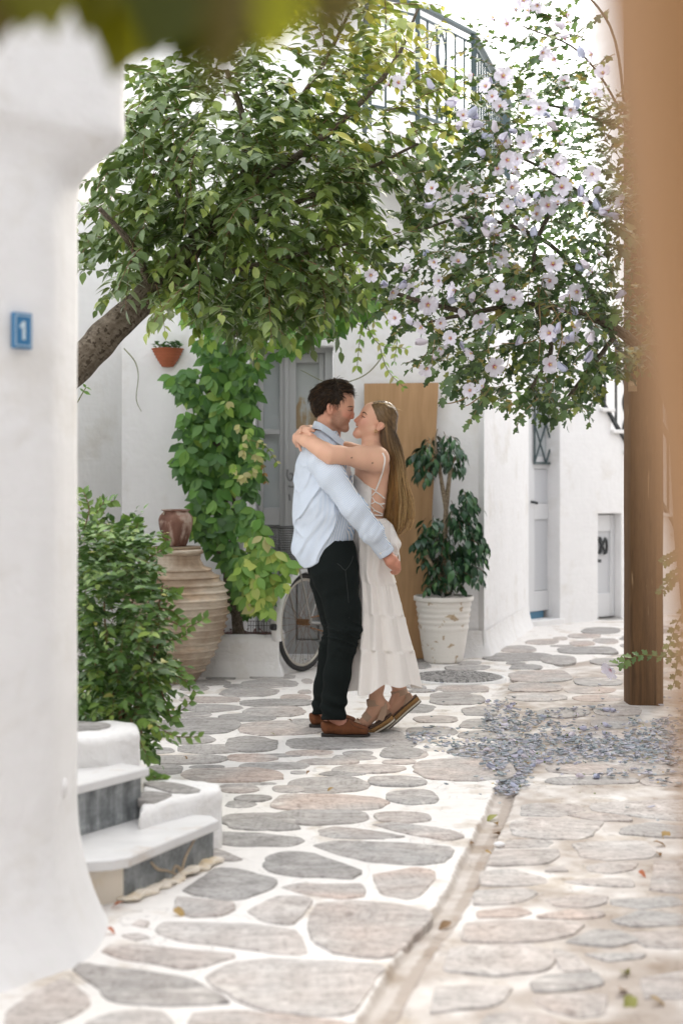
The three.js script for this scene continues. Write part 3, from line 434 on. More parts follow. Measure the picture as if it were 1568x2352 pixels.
  part(dg, 'leaf', merge([box(659, 680, 813, 1502, 0.001, 0.05), box(733, 745, 813, 1502, 0.001, 0.05), box(680.3, 732.7, 813, 834, 0.002, 0.048), box(680.3, 732.7, 986, 1000, 0.002, 0.056), box(680.3, 732.7, 1166, 1206, 0.002, 0.048), box(680.3, 732.7, 1470, 1502, 0.002, 0.048)]), greyPaint);
  part(dg, 'meeting_stile', box(654, 663, 813.5, 1501, 0.0505, 0.07), greyPaint);
  const pane = phys({ color: lin(0.42, 0.45, 0.46), roughness: 0.16, clearcoat: 0.4 }), peel = std({ map: tex(256, (u, v) => { const k = clamp((tn(u, (v + 0.3) % 1, 5, 3, 5) + 0.62 - v * 1.6) * 2.4, 0, 1); return [lerp(0.70, 0.62, k), lerp(0.715, 0.53, k), lerp(0.715, 0.40, k)]; }), roughness: 0.3 });
  for (const [a, b, c, d, m] of [[605, 643, 824, 986, pane], [605, 643, 998, 1166, pane], [680, 733, 1000, 1166, pane]]) part(dg, 'pane', box(a, b, c, d, -0.004, 0.006, 0.001), m);
  { const g = new THREE.PlaneGeometry(X(733) - X(680), Y(834) - Y(986)).translate((X(680) + X(733)) / 2, (Y(834) + Y(986)) / 2, -10.775); part(dg, 'pane', g, peel); }
  for (const [a, b] of [[607, 641], [682, 731]]) part(dg, 'lower_panel', box(a, b, 1208, 1468, 0.0, 0.03, 0.008), greyPaint);
  const iron = std({ color: lin(0.22, 0.22, 0.22), roughness: 0.5, metalness: 0.6 }), hk = (l) => tube(l.map(([x, y]) => PX(x, y, 10.66)), 0.008, 30, 6);
  part(dg, 'handle', merge([hk([[660, 1078], [660, 1094], [666, 1104], [672, 1098], [671, 1088], [665, 1088]]), hk([[662, 1116], [672, 1118], [684, 1116]]), hk([[664, 1135], [666, 1150]])]), iron);
  part(dg, 'backing', box(588, 762, 800, 1504, -0.05, -0.012), greyPaint);
  part(dg, 'sill', box(586, 765, 1501, 1515, -0.04, 0.12), plasterOld);
}
const houseB = thing('white_house', 'white house with tall grilled door, low hatch door and outside stair', 'house', V(2.2, 0, -13.3));
{
  const t = houseB, cu = V(0.788, 0, -0.616), f = frameOf(V(1.994, 0, -13.0), cu, V(0.616, 0, 0.788));
  const pts = [[0, -0.02], [0.515, -0.02], [0.515, 1.0], [0.84, 1.0], [0.84, -0.02], [2.45, -0.02]];
  for (let k = 8; k >= 0; k--) { const u = 0.70 + 0.18 * k, y = 1.787 - 0.2 * k; pts.push([u + 0.18, y - 0.03], [u, y - 0.03]); }
  pts.push([0.70, 1.96], [0.541, 1.96], [0.541, 2.9], [0, 2.9]);
  const clean = pts.filter((p, i) => !i || Math.hypot(p[0] - pts[i - 1][0], p[1] - pts[i - 1][1]) > 0.004);
  const g = new THREE.ExtrudeGeometry(new THREE.Shape(clean.map(([x, y]) => new THREE.Vector2(x, y))), { depth: 0.78, bevelEnabled: true, bevelThickness: 0.01, bevelSize: 0.008, bevelOffset: -0.008, bevelSegments: 2 }).translate(0, 0, -0.79).applyMatrix4(new THREE.Matrix4().makeBasis(f.u, f.v, f.n).setPosition(f.o));
  part(t, 'wall', uvBox(g), plaster);
  part(t, 'wall', slab([[1.45, -12.9], [2.02, -13.24], [2.5, -13.9], [1.6, -13.9]], 2.27, 3.4, 0.02), plaster);
  const st = subgroup(t, 'stair');
  for (let k = -1; k < 9; k++) part(st, 'tread', fbox(f, (k < 0 ? 0.545 : 0.70 + 0.18 * k) - 0.02, (k < 0 ? 0.705 : 0.88 + 0.18 * k) + 0.004, 1.757 - 0.2 * k, 1.793 - 0.2 * k, -0.775, 0.045, 0.008), plasterOld);
  // iron rail up the stair
  const rail = subgroup(t, 'railing'), P = (u, y, n = 0.01) => f.o.clone().addScaledVector(f.u, u).addScaledVector(f.n, n).setY(y);
  part(rail, 'handrail', bar(P(0.35, 3.05), P(2.4, 0.78), 0.05, 0.03), blackIron); part(rail, 'rail', bar(P(0.35, 2.28), P(2.4, 0.02), 0.04, 0.025), blackIron);
  for (let k = 0; k < 13; k++) { const u = 0.44 + 0.155 * k, yb = 2.28 - (u - 0.35) * 1.1025, yt = 3.05 - (u - 0.35) * 1.107; if (k % 3 === 0) { const q = [], q2 = []; for (let j = 0; j <= 28; j++) { const s = j / 28; q.push(P(u + 0.05 * Math.sin(s * TAU * 1.5), lerp(yb, yt, s))); q2.push(P(u - 0.05 * Math.sin(s * TAU * 1.5), lerp(yb, yt, s))); } part(rail, 'scroll', merge([tube(q, 0.014, 40, 6), tube(q2, 0.014, 40, 6), new THREE.IcosahedronGeometry(0.032, 1).translate(P(u, (yb + yt) / 2).x, (yb + yt) / 2, P(u, 0).z)]), blackIron); } else part(rail, 'bar', bar(P(u, yb), P(u, yt), 0.022), blackIron); }
  // house behind the stair
  part(t, 'rear_wall', slab([[2.55, -14.35], [4.6, -15.9], [4.9, -15.5], [4.6, -15.2], [2.95, -13.95]].map(([x, z]) => [x, z]), -0.02, 6.3, 0.03), plaster);
  // tall door with an iron grille
  const da = V(1.60, 0, -12.83), dz = V(0.655, 0, -0.756).normalize(), fd = frameOf(da, dz, V(0.756, 0, 0.655)), dg = subgroup(t, 'door');
  const UX = (x) => { const k = (x - 784) / FPX; return (k * -da.z - da.x) / (dz.x + k * dz.z); }, L = UX(1270);
  const stiles = [[-0.1, UX(1217)], [UX(1255), L]];
  part(dg, 'frame', merge([...stiles.map(([a, b]) => fbox(fd, a, b, 0.12, 2.24, 0, 0.045)), ...[[0.12, 0.30], [0.955, 1.10], [1.42, 1.53], [2.16, 2.24]].map(([a, b]) => fbox(fd, UX(1217) + 0.001, UX(1255) - 0.001, a, b, 0.001, 0.043))]), palePaint);
  part(dg, 'panel', fbox(fd, UX(1217), UX(1255), 0.30, 0.955, 0.004, 0.03, 0.01), palePanel); part(dg, 'panel', fbox(fd, UX(1217), UX(1255), 1.10, 1.42, 0.004, 0.03, 0.01), palePanel);
  part(dg, 'pane', fbox(fd, UX(1217), UX(1255), 1.53, 2.16, 0.0, 0.012, 0.002), phys({ color: lin(0.5, 0.53, 0.54), roughness: 0.2 }));
  part(dg, 'backing', fbox(fd, -0.3, L + 0.3, -0.02, 2.27, -0.2, -0.012), std({ color: lin(0.12, 0.12, 0.12) }));
  part(dg, 'kick_board', fbox(fd, -0.02, UX(1243), 0.02, 0.115, 0, 0.02), std({ color: lin(0.10, 0.24, 0.36), roughness: 0.6 }));
  const gq = (u, y) => da.clone().addScaledVector(dz, u).addScaledVector(fd.n, 0.06).setY(y), ga = UX(1214), gb = UX(1266), gw = gb - ga;
  const grille = subgroup(t, 'door_grille');
  part(grille, 'frame', merge([bar(gq(ga, 1.47), gq(ga, 2.22), 0.016), bar(gq(gb, 1.47), gq(gb, 2.22), 0.016), bar(gq(ga, 1.47), gq(gb, 1.47), 0.02)]), greenIron);
  for (let k = 0; k < 4; k++) for (const s of [1, -1]) { const a = 1.47 + (k - 1) * 0.36; let p = gq(s > 0 ? ga : gb, a), q = gq(s > 0 ? gb : ga, a + 0.72); const cut = (m) => { const d = q.clone().sub(p); if (p.y < m && q.y > m) p = p.clone().addScaledVector(d, (m - p.y) / d.y); }; cut(1.475); if (q.y > 2.22) { const d = q.clone().sub(p); q = p.clone().addScaledVector(d, (2.22 - p.y) / d.y); } if (q.y > p.y + 0.02) part(grille, 'bar', bar(p, q, 0.012), greenIron); }
  part(dg, 'handle', tube([[1211, 1153], [1222, 1153], [1234, 1156]].map(([x, y]) => PX(x, y, 12.9)), 0.014, 12, 6), blackIron);
  part(t, 'door_sill', slab([[1.66, -12.72], [2.03, -13.0], [2.1, -13.2], [1.6, -13.0]], -0.02, 0.05, 0.01), plasterOld);
  // low hatch door
  const hd = subgroup(t, 'hatch_door'), hb = (a, b, c, d, n0, n1, r) => fbox(f, a, b, c, d, n0, n1, r);
  part(hd, 'frame', merge([hb(0.52, 0.575, 0.02, 0.985, -0.12, -0.08), hb(0.775, 0.835, 0.02, 0.985, -0.12, -0.08), hb(0.576, 0.774, 0.83, 0.985, -0.119, -0.081), hb(0.576, 0.774, 0.02, 0.24, -0.119, -0.081)]), palePaint);
  part(hd, 'panel', hb(0.57, 0.78, 0.235, 0.835, -0.13, -0.095, 0.006), palePanel); part(hd, 'backing', hb(0.5, 0.85, -0.02, 1.01, -0.3, -0.14), palePaint);
  const hp = (x, y) => { const k = (x - 784) / FPX, u = (k * 13.0 - 1.994) / (0.788 - k * 0.616); return f.o.clone().addScaledVector(f.u, u).addScaledVector(f.n, -0.07).setY(EYE - (y - HOR) / FPX * (13.0 + 0.616 * u)); };
  part(hd, 'grille', merge([[[1382, 1237], [1391, 1237], [1391, 1270], [1382, 1270]], [[1401, 1237], [1404, 1240], [1404, 1270], [1399, 1272]], [[1386, 1238], [1394, 1252], [1402, 1270]], [[1402, 1238], [1395, 1254], [1388, 1270]]].map((l) => limb(l.map(([x, y]) => hp(x, y)), l.map(() => 0.012), 4, 6))), blackIron);
  part(hd, 'handle', bar(hp(1372, 1289), hp(1390, 1289), 0.03, 0.03), blackIron);
}
// ---------------------------------------------------------------- plants
const UPV = V(0, 1, 0);
// a folded, drooping leaf along +x, upper side +y; widest at share wid_at of its length
function leafGeo(L, Wd, { fold = 0.25, droop = 0.2, at = 0.42, n = 5, tip = 1.3, lobes = 0, wave = 0 } = {}) {
  const pos = [], uv = [], idx = [];
  for (let i = 0; i <= n; i++) {
    const t = i / n, q = t < at ? t / at : 1 - (t - at) / (1 - at); let w = Wd / 2 * (t < at ? Math.sin(q * Math.PI / 2) ** 0.8 : Math.sin(q * Math.PI / 2) ** tip);
    if (lobes) w *= 1 + lobes * (i % 2 ? 0.45 : -0.35);
    const y = -droop * L * t * t, x = L * t * (1 - 0.12 * droop * t);
    for (const s of [-1, 0, 1]) { pos.push(x + (lobes && s ? lobes * L * 0.12 * (i % 2) : 0), y + Math.abs(s) * w * fold + wave * L * Math.sin(i * 2.4 + s * 1.3) * Math.abs(s), s * w); uv.push(t, s * 0.5 + 0.5); }
    if (i < n) for (const s of [0, 1]) { const a = i * 3 + s; idx.push(a, a + 1, a + 3, a + 1, a + 4, a + 3); }
  }
  const g = new THREE.BufferGeometry(); g.setAttribute('position', new THREE.Float32BufferAttribute(pos, 3)); g.setAttribute('uv', new THREE.Float32BufferAttribute(uv, 2)); g.setIndex(idx); g.computeVertexNormals(); return g;
}
const leafMat = (r, g, b, o = {}) => phys({ color: lin(r, g, b), roughness: 0.5, transmission: 0.22, thickness: 0, side: THREE.DoubleSide, ...o });
const orient = (p, axis, up, s = 1) => { const x = axis.clone().normalize(), z = new THREE.Vector3().crossVectors(x, up); if (z.lengthSq() < 1e-5) z.set(0, 0, 1); z.normalize(); const y = new THREE.Vector3().crossVectors(z, x); return new THREE.Matrix4().makeBasis(x.multiplyScalar(s), y.multiplyScalar(s), z.multiplyScalar(s)).setPosition(p); };
const project = (p) => [784 + FPX * p.x / -p.z, HOR - FPX * (p.y - EYE) / -p.z];
// leaves = [{ m: matrix, c: tone 0..tones-1, g: geometry index }]: the 300 that show largest are parts, the rest one part of kind stuff
function addLeaves(parent, leaves, geos, tones, matOpts, most = 300, name = 'leaf', massName = 'foliage') {
  const p = V(), score = leaves.map((l, i) => { p.setFromMatrixPosition(l.m); const [x, y] = project(p), ok = x > 185 && x < 1440 && y > 5 && y < 2300; return [ok ? -p.z - (l.pri ?? 0) : 99, i]; }).sort((a, b) => a[0] - b[0]);
  const solo = new Set(score.slice(0, most).map((s) => s[1])), mats = tones.map((t) => leafMat(...t, matOpts));
  leaves.forEach((l, i) => { if (solo.has(i)) placed(parent, name, geos[l.g], mats[l.c], l.m); });
  geos.forEach((g, gi) => {
    const rest = leaves.filter((l, i) => !solo.has(i) && l.g === gi); if (!rest.length) return;
    const im = shadows(new THREE.InstancedMesh(g, leafMat(1, 1, 1, matOpts), rest.length)); im.name = numbered(massName); im.userData.kind = 'stuff';
    const off = V(); for (let o = parent; o && o !== scene; o = o.parent) off.add(o.position); im.position.sub(off);
    const c = new THREE.Color(); rest.forEach((l, k) => { im.setMatrixAt(k, l.m); const t = tones[l.c], j = 0.8 + 0.4 * ((Math.sin(k * 12.9898) * 43758.5453) % 1 + 1) / 2; im.setColorAt(k, c.setRGB(t[0] * j, t[1] * j, t[2] * j)); });
    im.computeBoundingSphere(); parent.add(im);
  });
}
const rv = (r) => { const a = r() * TAU, z = r() * 2 - 1, s = Math.sqrt(1 - z * z); return V(Math.cos(a) * s, z, Math.sin(a) * s); };
// a twig from p along dir carrying leaves in two ranks
function twig(out, twigs, r, p, dir, len, step, o) {
  const pts = [p.clone()], q = p.clone(), d = dir.clone().normalize(); let side = r() < 0.5 ? 1 : -1; const n = Math.max(2, Math.round(len / step)), roll = rv(r);
  for (let i = 0; i < n; i++) {
    d.addScaledVector(V(0, -1, 0), (o.sag ?? 0.05)).addScaledVector(rv(r), 0.10).normalize(); q.addScaledVector(d, step); pts.push(q.clone());
    if (o.skip && r() < o.skip) continue;
    const s = new THREE.Vector3().crossVectors(d, UPV).addScaledVector(roll, 0.25).normalize().multiplyScalar(side); side *= -1;
    const k = (0.65 + 0.5 * r()) * (i > n - 3 ? 0.7 : 1) * (o.scale ?? 1), axis = d.clone().multiplyScalar(i === n - 1 ? 1.4 : 0.55).add(s.multiplyScalar(i === n - 1 ? 0.2 : 0.8)).addScaledVector(UPV, o.lift ?? -0.15).addScaledVector(rv(r), 0.25);
    const up = (o.face ? o.face.clone() : UPV.clone()).addScaledVector(rv(r), o.tumble ?? 0.45);
    out.push({ m: orient(q, axis, up, k), c: o.tone(r, i / n, q), g: Math.floor(r() * o.geos) });
  }
  if (twigs) twigs.push(limb(pts, pts.map((_, i) => (o.tw ?? 0.003) * (1 - 0.6 * i / pts.length)), 2, 4));
}
const pickIn = (r, poly) => { const xs = poly.map((p) => p[0]), ys = poly.map((p) => p[1]), a = Math.min(...xs), b = Math.max(...xs), c = Math.min(...ys), d = Math.max(...ys); for (let i = 0; i < 300; i++) { const x = a + (b - a) * r(), y = c + (d - c) * r(); if (inside(x, y, poly)) return [x, y]; } return [(a + b) / 2, (c + d) / 2]; };
const barkTex = tex(512, (u, v) => { const a = 0.36 + 0.16 * tn(u, (v * 2) % 1, 9, 2, 5) + 0.1 * tn(u, v, 30, 6, 2) - (tn(u, v, 22, 9, 2) > 0.22 ? 0.14 : 0); return [a + 0.02, a - 0.02, a - 0.07]; });
const bark = std({ map: rep(barkTex, 1, 2.2), bumpMap: rep(barkTex, 1, 2.2), bumpScale: 0.02, roughness: 0.95 });
const twigMat = std({ color: lin(0.16, 0.085, 0.045), roughness: 0.8 }), greenTwig = std({ color: lin(0.16, 0.17, 0.05), roughness: 0.8 });

// the tree that leans over the couple from the left
{
  const t = thing('leaning_tree', 'dense dark green tree on a leaning grey trunk arching over the couple', 'tree', V(-2.3, 0, -7.3));
  const r = rng(11);
  const tr = [V(-2.35, -0.03, -7.25), V(-2.2, 0.7, -7.25), PX(60, 960, 7.3), PX(178, 838, 7.35), PX(262, 752, 7.4), PX(350, 668, 7.5), PX(450, 560, 7.6), PX(560, 440, 7.7)];
  part(t, 'trunk', limb(tr, [0.13, 0.11, 0.092, 0.085, 0.080, 0.075, 0.055, 0.035], 8, 18, 0.16), bark);
  const crown = subgroup(t, 'crown'), K = PX(350, 668, 7.5), K2 = PX(450, 560, 7.6), K3 = PX(560, 440, 7.7);
  const limbs = [[K, PX(470, 640, 7.4), PX(620, 600, 7.35), PX(800, 560, 7.3)], [K2, PX(600, 500, 7.5), PX(780, 420, 7.4), PX(960, 330, 7.4)], [K3, PX(640, 300, 7.8), PX(740, 150, 7.9), PX(830, -30, 8.0)], [K2, PX(400, 420, 7.8), PX(330, 300, 7.9)], [K3, PX(560, 280, 7.4), PX(520, 160, 7.3)], [K, PX(300, 560, 7.2), PX(230, 480, 7.0)], [K3, PX(760, 300, 7.3), PX(900, 150, 7.4), PX(960, 20, 7.5)], [K2, PX(560, 600, 7.9), PX(660, 690, 8.1), PX(720, 740, 8.1)]];
  for (const l of limbs) part(crown, 'branch', limb(l, l.map((_, i) => 0.024 * (1 - 0.24 * i)), 6, 8, 0.15), bark);
  const P = [[176, 430], [272, 350], [276, 170], [420, 120], [560, 70], [640, -20], [960, -60], [1010, 60], [1040, 200], [1030, 330], [1000, 420], [950, 540], [850, 640], [770, 720], [680, 740], [560, 760], [450, 720], [380, 705], [300, 660], [178, 650]];
  const holes = [[440, 245, 34], [330, 400, 16], [200, 500, 22], [560, 210, 22], [700, 150, 40], [640, 90, 30], [205, 615, 40], [860, 270, 30], [240, 690, 40], [930, 180, 40], [770, 60, 40], [900, 420, 26], [300, 215, 30]];
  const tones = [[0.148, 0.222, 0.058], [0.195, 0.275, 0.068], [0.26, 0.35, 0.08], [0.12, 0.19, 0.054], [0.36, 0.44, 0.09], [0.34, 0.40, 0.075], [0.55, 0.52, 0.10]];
  const geos = [leafGeo(0.098, 0.056, { droop: 0.22, fold: 0.22 }), leafGeo(0.088, 0.053, { droop: 0.35, fold: 0.3 }), leafGeo(0.108, 0.058, { droop: 0.12, fold: 0.18 })];
  const leaves = [], tw = [], C = PX(560, 420, 7.7);
  for (let i = 0; i < 1000; i++) {
    const [x, y] = pickIn(r, P); let bad = false; for (const [hx, hy, hr] of holes) if (Math.hypot(x - hx, y - hy) < hr * (0.8 + 0.7 * r())) bad = true;
    if (bad) continue;
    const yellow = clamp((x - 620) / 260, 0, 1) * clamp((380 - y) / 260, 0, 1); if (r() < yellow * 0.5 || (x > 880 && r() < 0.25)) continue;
    const d = 7.6 + (r() + r() - 1) * 0.9, p = PX(x, y, d), out = p.clone().sub(C).setY((p.y - C.y) * 0.5).normalize();
    const dir = out.multiplyScalar(0.9).add(rv(r).multiplyScalar(0.8)).add(V(0, -0.15, 0.35));
    const drift = p.clone().addScaledVector(dir.clone().normalize(), -0.18), tb = r();
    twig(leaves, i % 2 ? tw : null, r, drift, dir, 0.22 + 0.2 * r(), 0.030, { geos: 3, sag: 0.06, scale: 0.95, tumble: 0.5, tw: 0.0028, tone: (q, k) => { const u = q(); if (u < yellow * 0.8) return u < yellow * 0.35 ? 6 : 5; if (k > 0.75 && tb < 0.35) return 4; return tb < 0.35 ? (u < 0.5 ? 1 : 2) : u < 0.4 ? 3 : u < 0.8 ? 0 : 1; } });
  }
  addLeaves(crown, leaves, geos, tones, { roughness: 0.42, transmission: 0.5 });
  part(crown, 'twigs', merge(tw), twigMat, null, 'stuff');
}
// climber on the wall, with its tangle over the door
{
  const base = PX(548, 1460, 9.62), t = thing('climbing_vine', 'bright green climber covering the white wall left of the grey door', 'vine', V(base.x, 0.2, base.z));
  const r = rng(23), st = [V(base.x, 0.10, base.z), PX(540, 1380, 9.66), PX(505, 1250, 9.75), PX(520, 1100, 9.8), PX(480, 950, 9.84), PX(500, 820, 9.84), PX(580, 740, 9.7), PX(700, 720, 9.4), PX(800, 700, 9.2)];
  part(t, 'stem', merge([limb(st, [0.045, 0.035, 0.028, 0.022, 0.02, 0.018, 0.014, 0.01, 0.006], 6, 8, 0.2), limb([PX(556, 1462, 9.6), PX(520, 1330, 9.7), PX(540, 1180, 9.78), PX(500, 1000, 9.84)], [0.03, 0.022, 0.015, 0.008], 6, 7, 0.2)]), bark);
  const geos = [leafGeo(0.115, 0.062, { droop: 0.25, fold: 0.16, at: 0.5, wave: 0.012 }), leafGeo(0.098, 0.056, { droop: 0.15, fold: 0.2, at: 0.52 }), leafGeo(0.08, 0.042, { droop: 0.3, fold: 0.2 })];
  const tones = [[0.078, 0.205, 0.032], [0.11, 0.26, 0.036], [0.165, 0.33, 0.048], [0.058, 0.155, 0.03], [0.29, 0.45, 0.07], [0.45, 0.53, 0.11], [0.55, 0.52, 0.22], [0.30, 0.16, 0.04]];
  const leaves = [], face = V(0.1, 0.45, 1).normalize();
  const fan = (p, tone, s = 1) => { const n = 3 + Math.floor(r() * 3), a0 = -Math.PI / 2 + (r() - 0.5) * 0.9; for (let k = 0; k < n; k++) { const a = a0 + (k - (n - 1) / 2) * 0.62, ax = V(Math.cos(a), Math.sin(a), 0.25 + 0.35 * r()); leaves.push({ m: orient(p.clone().add(rv(r).multiplyScalar(0.012)), ax, face.clone().addScaledVector(rv(r), 0.35), s * (0.75 + 0.4 * r())), c: tone(), g: Math.floor(r() * 2) }); } };
  const col = [[392, 880], [420, 830], [470, 790], [600, 790], [600, 850], [585, 960], [605, 1050], [585, 1130], [600, 1210], [625, 1260], [600, 1330], [610, 1390], [560, 1415], [520, 1390], [515, 1290], [458, 1235], [440, 1120], [402, 1075], [425, 1000], [412, 930]];
  const gap = [[455, 870, 22], [470, 905, 18], [440, 820, 26]];
  for (let i = 0; i < 400; i++) { const [x, y] = pickIn(r, col); if (gap.some(([a, b, c]) => Math.hypot(x - a, y - b) < c)) continue; const d = 9.88 - 0.30 * r() * (y > 1150 && x > 540 ? 1.5 : 1); fan(PX(x, y - 12, d), () => { const u = r(); return u < 0.3 ? 0 : u < 0.62 ? 1 : u < 0.78 ? 2 : u < 0.97 ? 3 : 4; }); }
  for (let i = 0; i < 48; i++) { const [x, y] = pickIn(r, [[560, 1250], [600, 1235], [650, 1280], [672, 1305], [640, 1375], [605, 1425], [565, 1400], [552, 1330]]); fan(PX(x, y - 14, 9.25 + 0.2 * r()), () => { const u = r(); return u < 0.35 ? 4 : u < 0.55 ? 5 : u < 0.6 ? 6 : 2; }, 0.95); }
  for (let i = 0; i < 12; i++) { const [x, y] = pickIn(r, [[520, 930], [590, 960], [600, 1130], [540, 1120]]); fan(PX(x, y - 10, 9.45), () => (r() < 0.5 ? 6 : 4), 0.55); }
  const top = [[395, 690], [640, 640], [800, 620], [880, 640], [850, 720], [760, 770], [700, 800], [650, 830], [610, 830], [560, 800], [470, 800]];
  for (let i = 0; i < 210; i++) { const [x, y] = pickIn(r, top); fan(PX(x, y - 10, 8.9 + 0.6 * r()), () => { const u = r(); return u < 0.25 ? 0 : u < 0.55 ? 1 : u < 0.85 ? 2 : 4; }, 0.85); }
  addLeaves(t, leaves, geos, tones, { roughness: 0.5, transmission: 0.25 });
  // pale pinnate sprays hanging over the wall right of the door, and the brown one left of it
  const tend = [], tl = [];
  const spray = (pts, s, tone) => { const c = new THREE.CatmullRomCurve3(pts), n = Math.round(c.getLength() / 0.05); tend.push(limb(pts, pts.map((_, i) => 0.004 * (1 - 0.6 * i / pts.length)), 6, 5)); for (let i = 1; i <= n; i++) { const p = c.getPoint(i / n), T = c.getTangent(i / n); for (const sd of [-1, 1]) { const ax = T.clone().multiplyScalar(0.6).add(V(-T.y, T.x, 0.3).multiplyScalar(sd * 0.8)).add(V(0, -0.35, 0)); tl.push({ m: orient(p, ax, V(0.2, 0.6, 0.8).addScaledVector(rv(r), 0.4), s * (0.6 + 0.5 * r())), c: tone(), g: 2 }); } } };
  const pale = () => { const u = r(); return u < 0.4 ? 4 : u < 0.75 ? 5 : u < 0.85 ? 6 : 2; };
  const L = (l, d) => l.map(([x, y]) => PX(x, y, d));
  for (const [l, d, s] of [[[[800, 640], [840, 690], [860, 740]], 9.0, 0.9], [[[860, 700], [830, 760], [820, 840]], 9.2, 0.75], [[[830, 720], [870, 790], [930, 800]], 9.1, 0.7], [[[870, 790], [890, 850], [925, 888]], 9.2, 0.7], [[[760, 660], [800, 620], [850, 600]], 8.8, 0.9], [[[900, 640], [880, 700], [935, 690]], 9.0, 0.8], [[[780, 700], [800, 730], [850, 760]], 9.2, 0.8], [[[880, 720], [910, 770], [905, 830]], 9.2, 0.6]]) spray(L(l, d), s, pale);
  spray(L([[575, 1010], [610, 1025], [635, 1060]], 9.5), 0.6, () => (r() < 0.5 ? 4 : 6)); spray(L([[570, 1040], [600, 1060], [610, 1105]], 9.5), 0.5, () => 7); spray(L([[178, 925], [192, 900], [198, 890]], 8.5), 0.6, () => 2);
  tend.push(limb(L([[935, 690], [900, 780], [840, 860], [760, 880], [690, 850]], 9.6), [0.004, 0.004, 0.004, 0.003, 0.002], 8, 5), limb(L([[285, 800], [310, 830], [318, 860], [314, 920], [325, 945]], 9.93), [0.004, 0.004, 0.003, 0.003, 0.002], 8, 5));
  part(t, 'tendril', merge(tend), greenTwig); addLeaves(t, tl, geos, tones, { roughness: 0.55, transmission: 0.32 }, 0, 'leaf', 'spray_foliage');
}
// bush over the low wall beside the steps
{
  const t = thing('leafy_bush', 'small-leaved green bush spilling over the white wall beside the steps', 'bush', V(-0.95, 0.1, -5.9)), r = rng(31);
  const P = [[176, 1225], [215, 1205], [262, 1230], [300, 1235], [330, 1262], [338, 1320], [350, 1380], [362, 1450], [368, 1520], [352, 1590], [336, 1640], [350, 1690], [330, 1712], [312, 1680], [292, 1640], [240, 1650], [180, 1645]];
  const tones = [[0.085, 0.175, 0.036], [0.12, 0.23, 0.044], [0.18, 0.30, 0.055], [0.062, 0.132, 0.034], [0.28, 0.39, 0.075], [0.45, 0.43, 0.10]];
  const geos = [leafGeo(0.052, 0.034, { droop: 0.2 }), leafGeo(0.044, 0.03, { droop: 0.3 }), leafGeo(0.058, 0.036, { droop: 0.12 })], leaves = [], tw = [], C = PX(250, 1450, 5.9);
  for (let i = 0; i < 900; i++) {
    const [x, y] = pickIn(r, P); if (y < 1250 && r() < 0.5) continue;
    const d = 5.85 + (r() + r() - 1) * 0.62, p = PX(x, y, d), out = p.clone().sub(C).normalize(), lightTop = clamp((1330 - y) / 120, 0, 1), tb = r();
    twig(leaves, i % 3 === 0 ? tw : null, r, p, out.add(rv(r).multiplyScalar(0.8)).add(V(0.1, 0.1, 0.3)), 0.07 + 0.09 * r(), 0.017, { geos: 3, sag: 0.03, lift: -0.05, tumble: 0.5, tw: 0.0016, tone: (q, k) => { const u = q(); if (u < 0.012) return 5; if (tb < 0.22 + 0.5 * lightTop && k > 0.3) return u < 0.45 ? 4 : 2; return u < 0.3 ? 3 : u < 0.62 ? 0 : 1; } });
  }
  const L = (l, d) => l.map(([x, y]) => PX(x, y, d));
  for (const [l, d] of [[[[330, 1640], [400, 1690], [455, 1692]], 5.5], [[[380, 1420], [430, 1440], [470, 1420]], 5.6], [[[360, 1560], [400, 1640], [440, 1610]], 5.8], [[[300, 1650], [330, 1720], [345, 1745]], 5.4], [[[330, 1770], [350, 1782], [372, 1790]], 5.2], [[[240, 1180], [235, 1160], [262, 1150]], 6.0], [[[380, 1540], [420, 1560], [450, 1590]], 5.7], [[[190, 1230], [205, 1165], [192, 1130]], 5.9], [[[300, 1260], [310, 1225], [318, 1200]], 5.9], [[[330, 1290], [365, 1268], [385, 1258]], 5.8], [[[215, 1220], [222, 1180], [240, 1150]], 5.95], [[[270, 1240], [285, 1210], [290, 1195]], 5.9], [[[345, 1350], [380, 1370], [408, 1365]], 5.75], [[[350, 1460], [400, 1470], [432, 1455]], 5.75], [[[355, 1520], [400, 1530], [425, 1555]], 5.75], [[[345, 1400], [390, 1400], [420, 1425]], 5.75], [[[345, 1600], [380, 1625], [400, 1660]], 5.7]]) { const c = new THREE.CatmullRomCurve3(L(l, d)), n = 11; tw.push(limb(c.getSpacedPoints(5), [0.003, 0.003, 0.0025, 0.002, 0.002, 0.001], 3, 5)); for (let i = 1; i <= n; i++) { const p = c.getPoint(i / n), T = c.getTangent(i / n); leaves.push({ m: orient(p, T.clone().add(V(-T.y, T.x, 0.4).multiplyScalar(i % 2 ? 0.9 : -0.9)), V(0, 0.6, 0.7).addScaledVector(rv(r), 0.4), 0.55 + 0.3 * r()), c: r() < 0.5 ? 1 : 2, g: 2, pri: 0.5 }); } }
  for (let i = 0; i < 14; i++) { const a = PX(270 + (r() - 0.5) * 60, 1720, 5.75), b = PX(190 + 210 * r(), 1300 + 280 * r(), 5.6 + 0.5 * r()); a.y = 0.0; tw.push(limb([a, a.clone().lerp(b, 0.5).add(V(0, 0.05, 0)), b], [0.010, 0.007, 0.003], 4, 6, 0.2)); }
  addLeaves(t, leaves, geos, tones, { roughness: 0.45, transmission: 0.24 }); part(t, 'stems', merge(tw), twigMat, null, 'stuff');
}
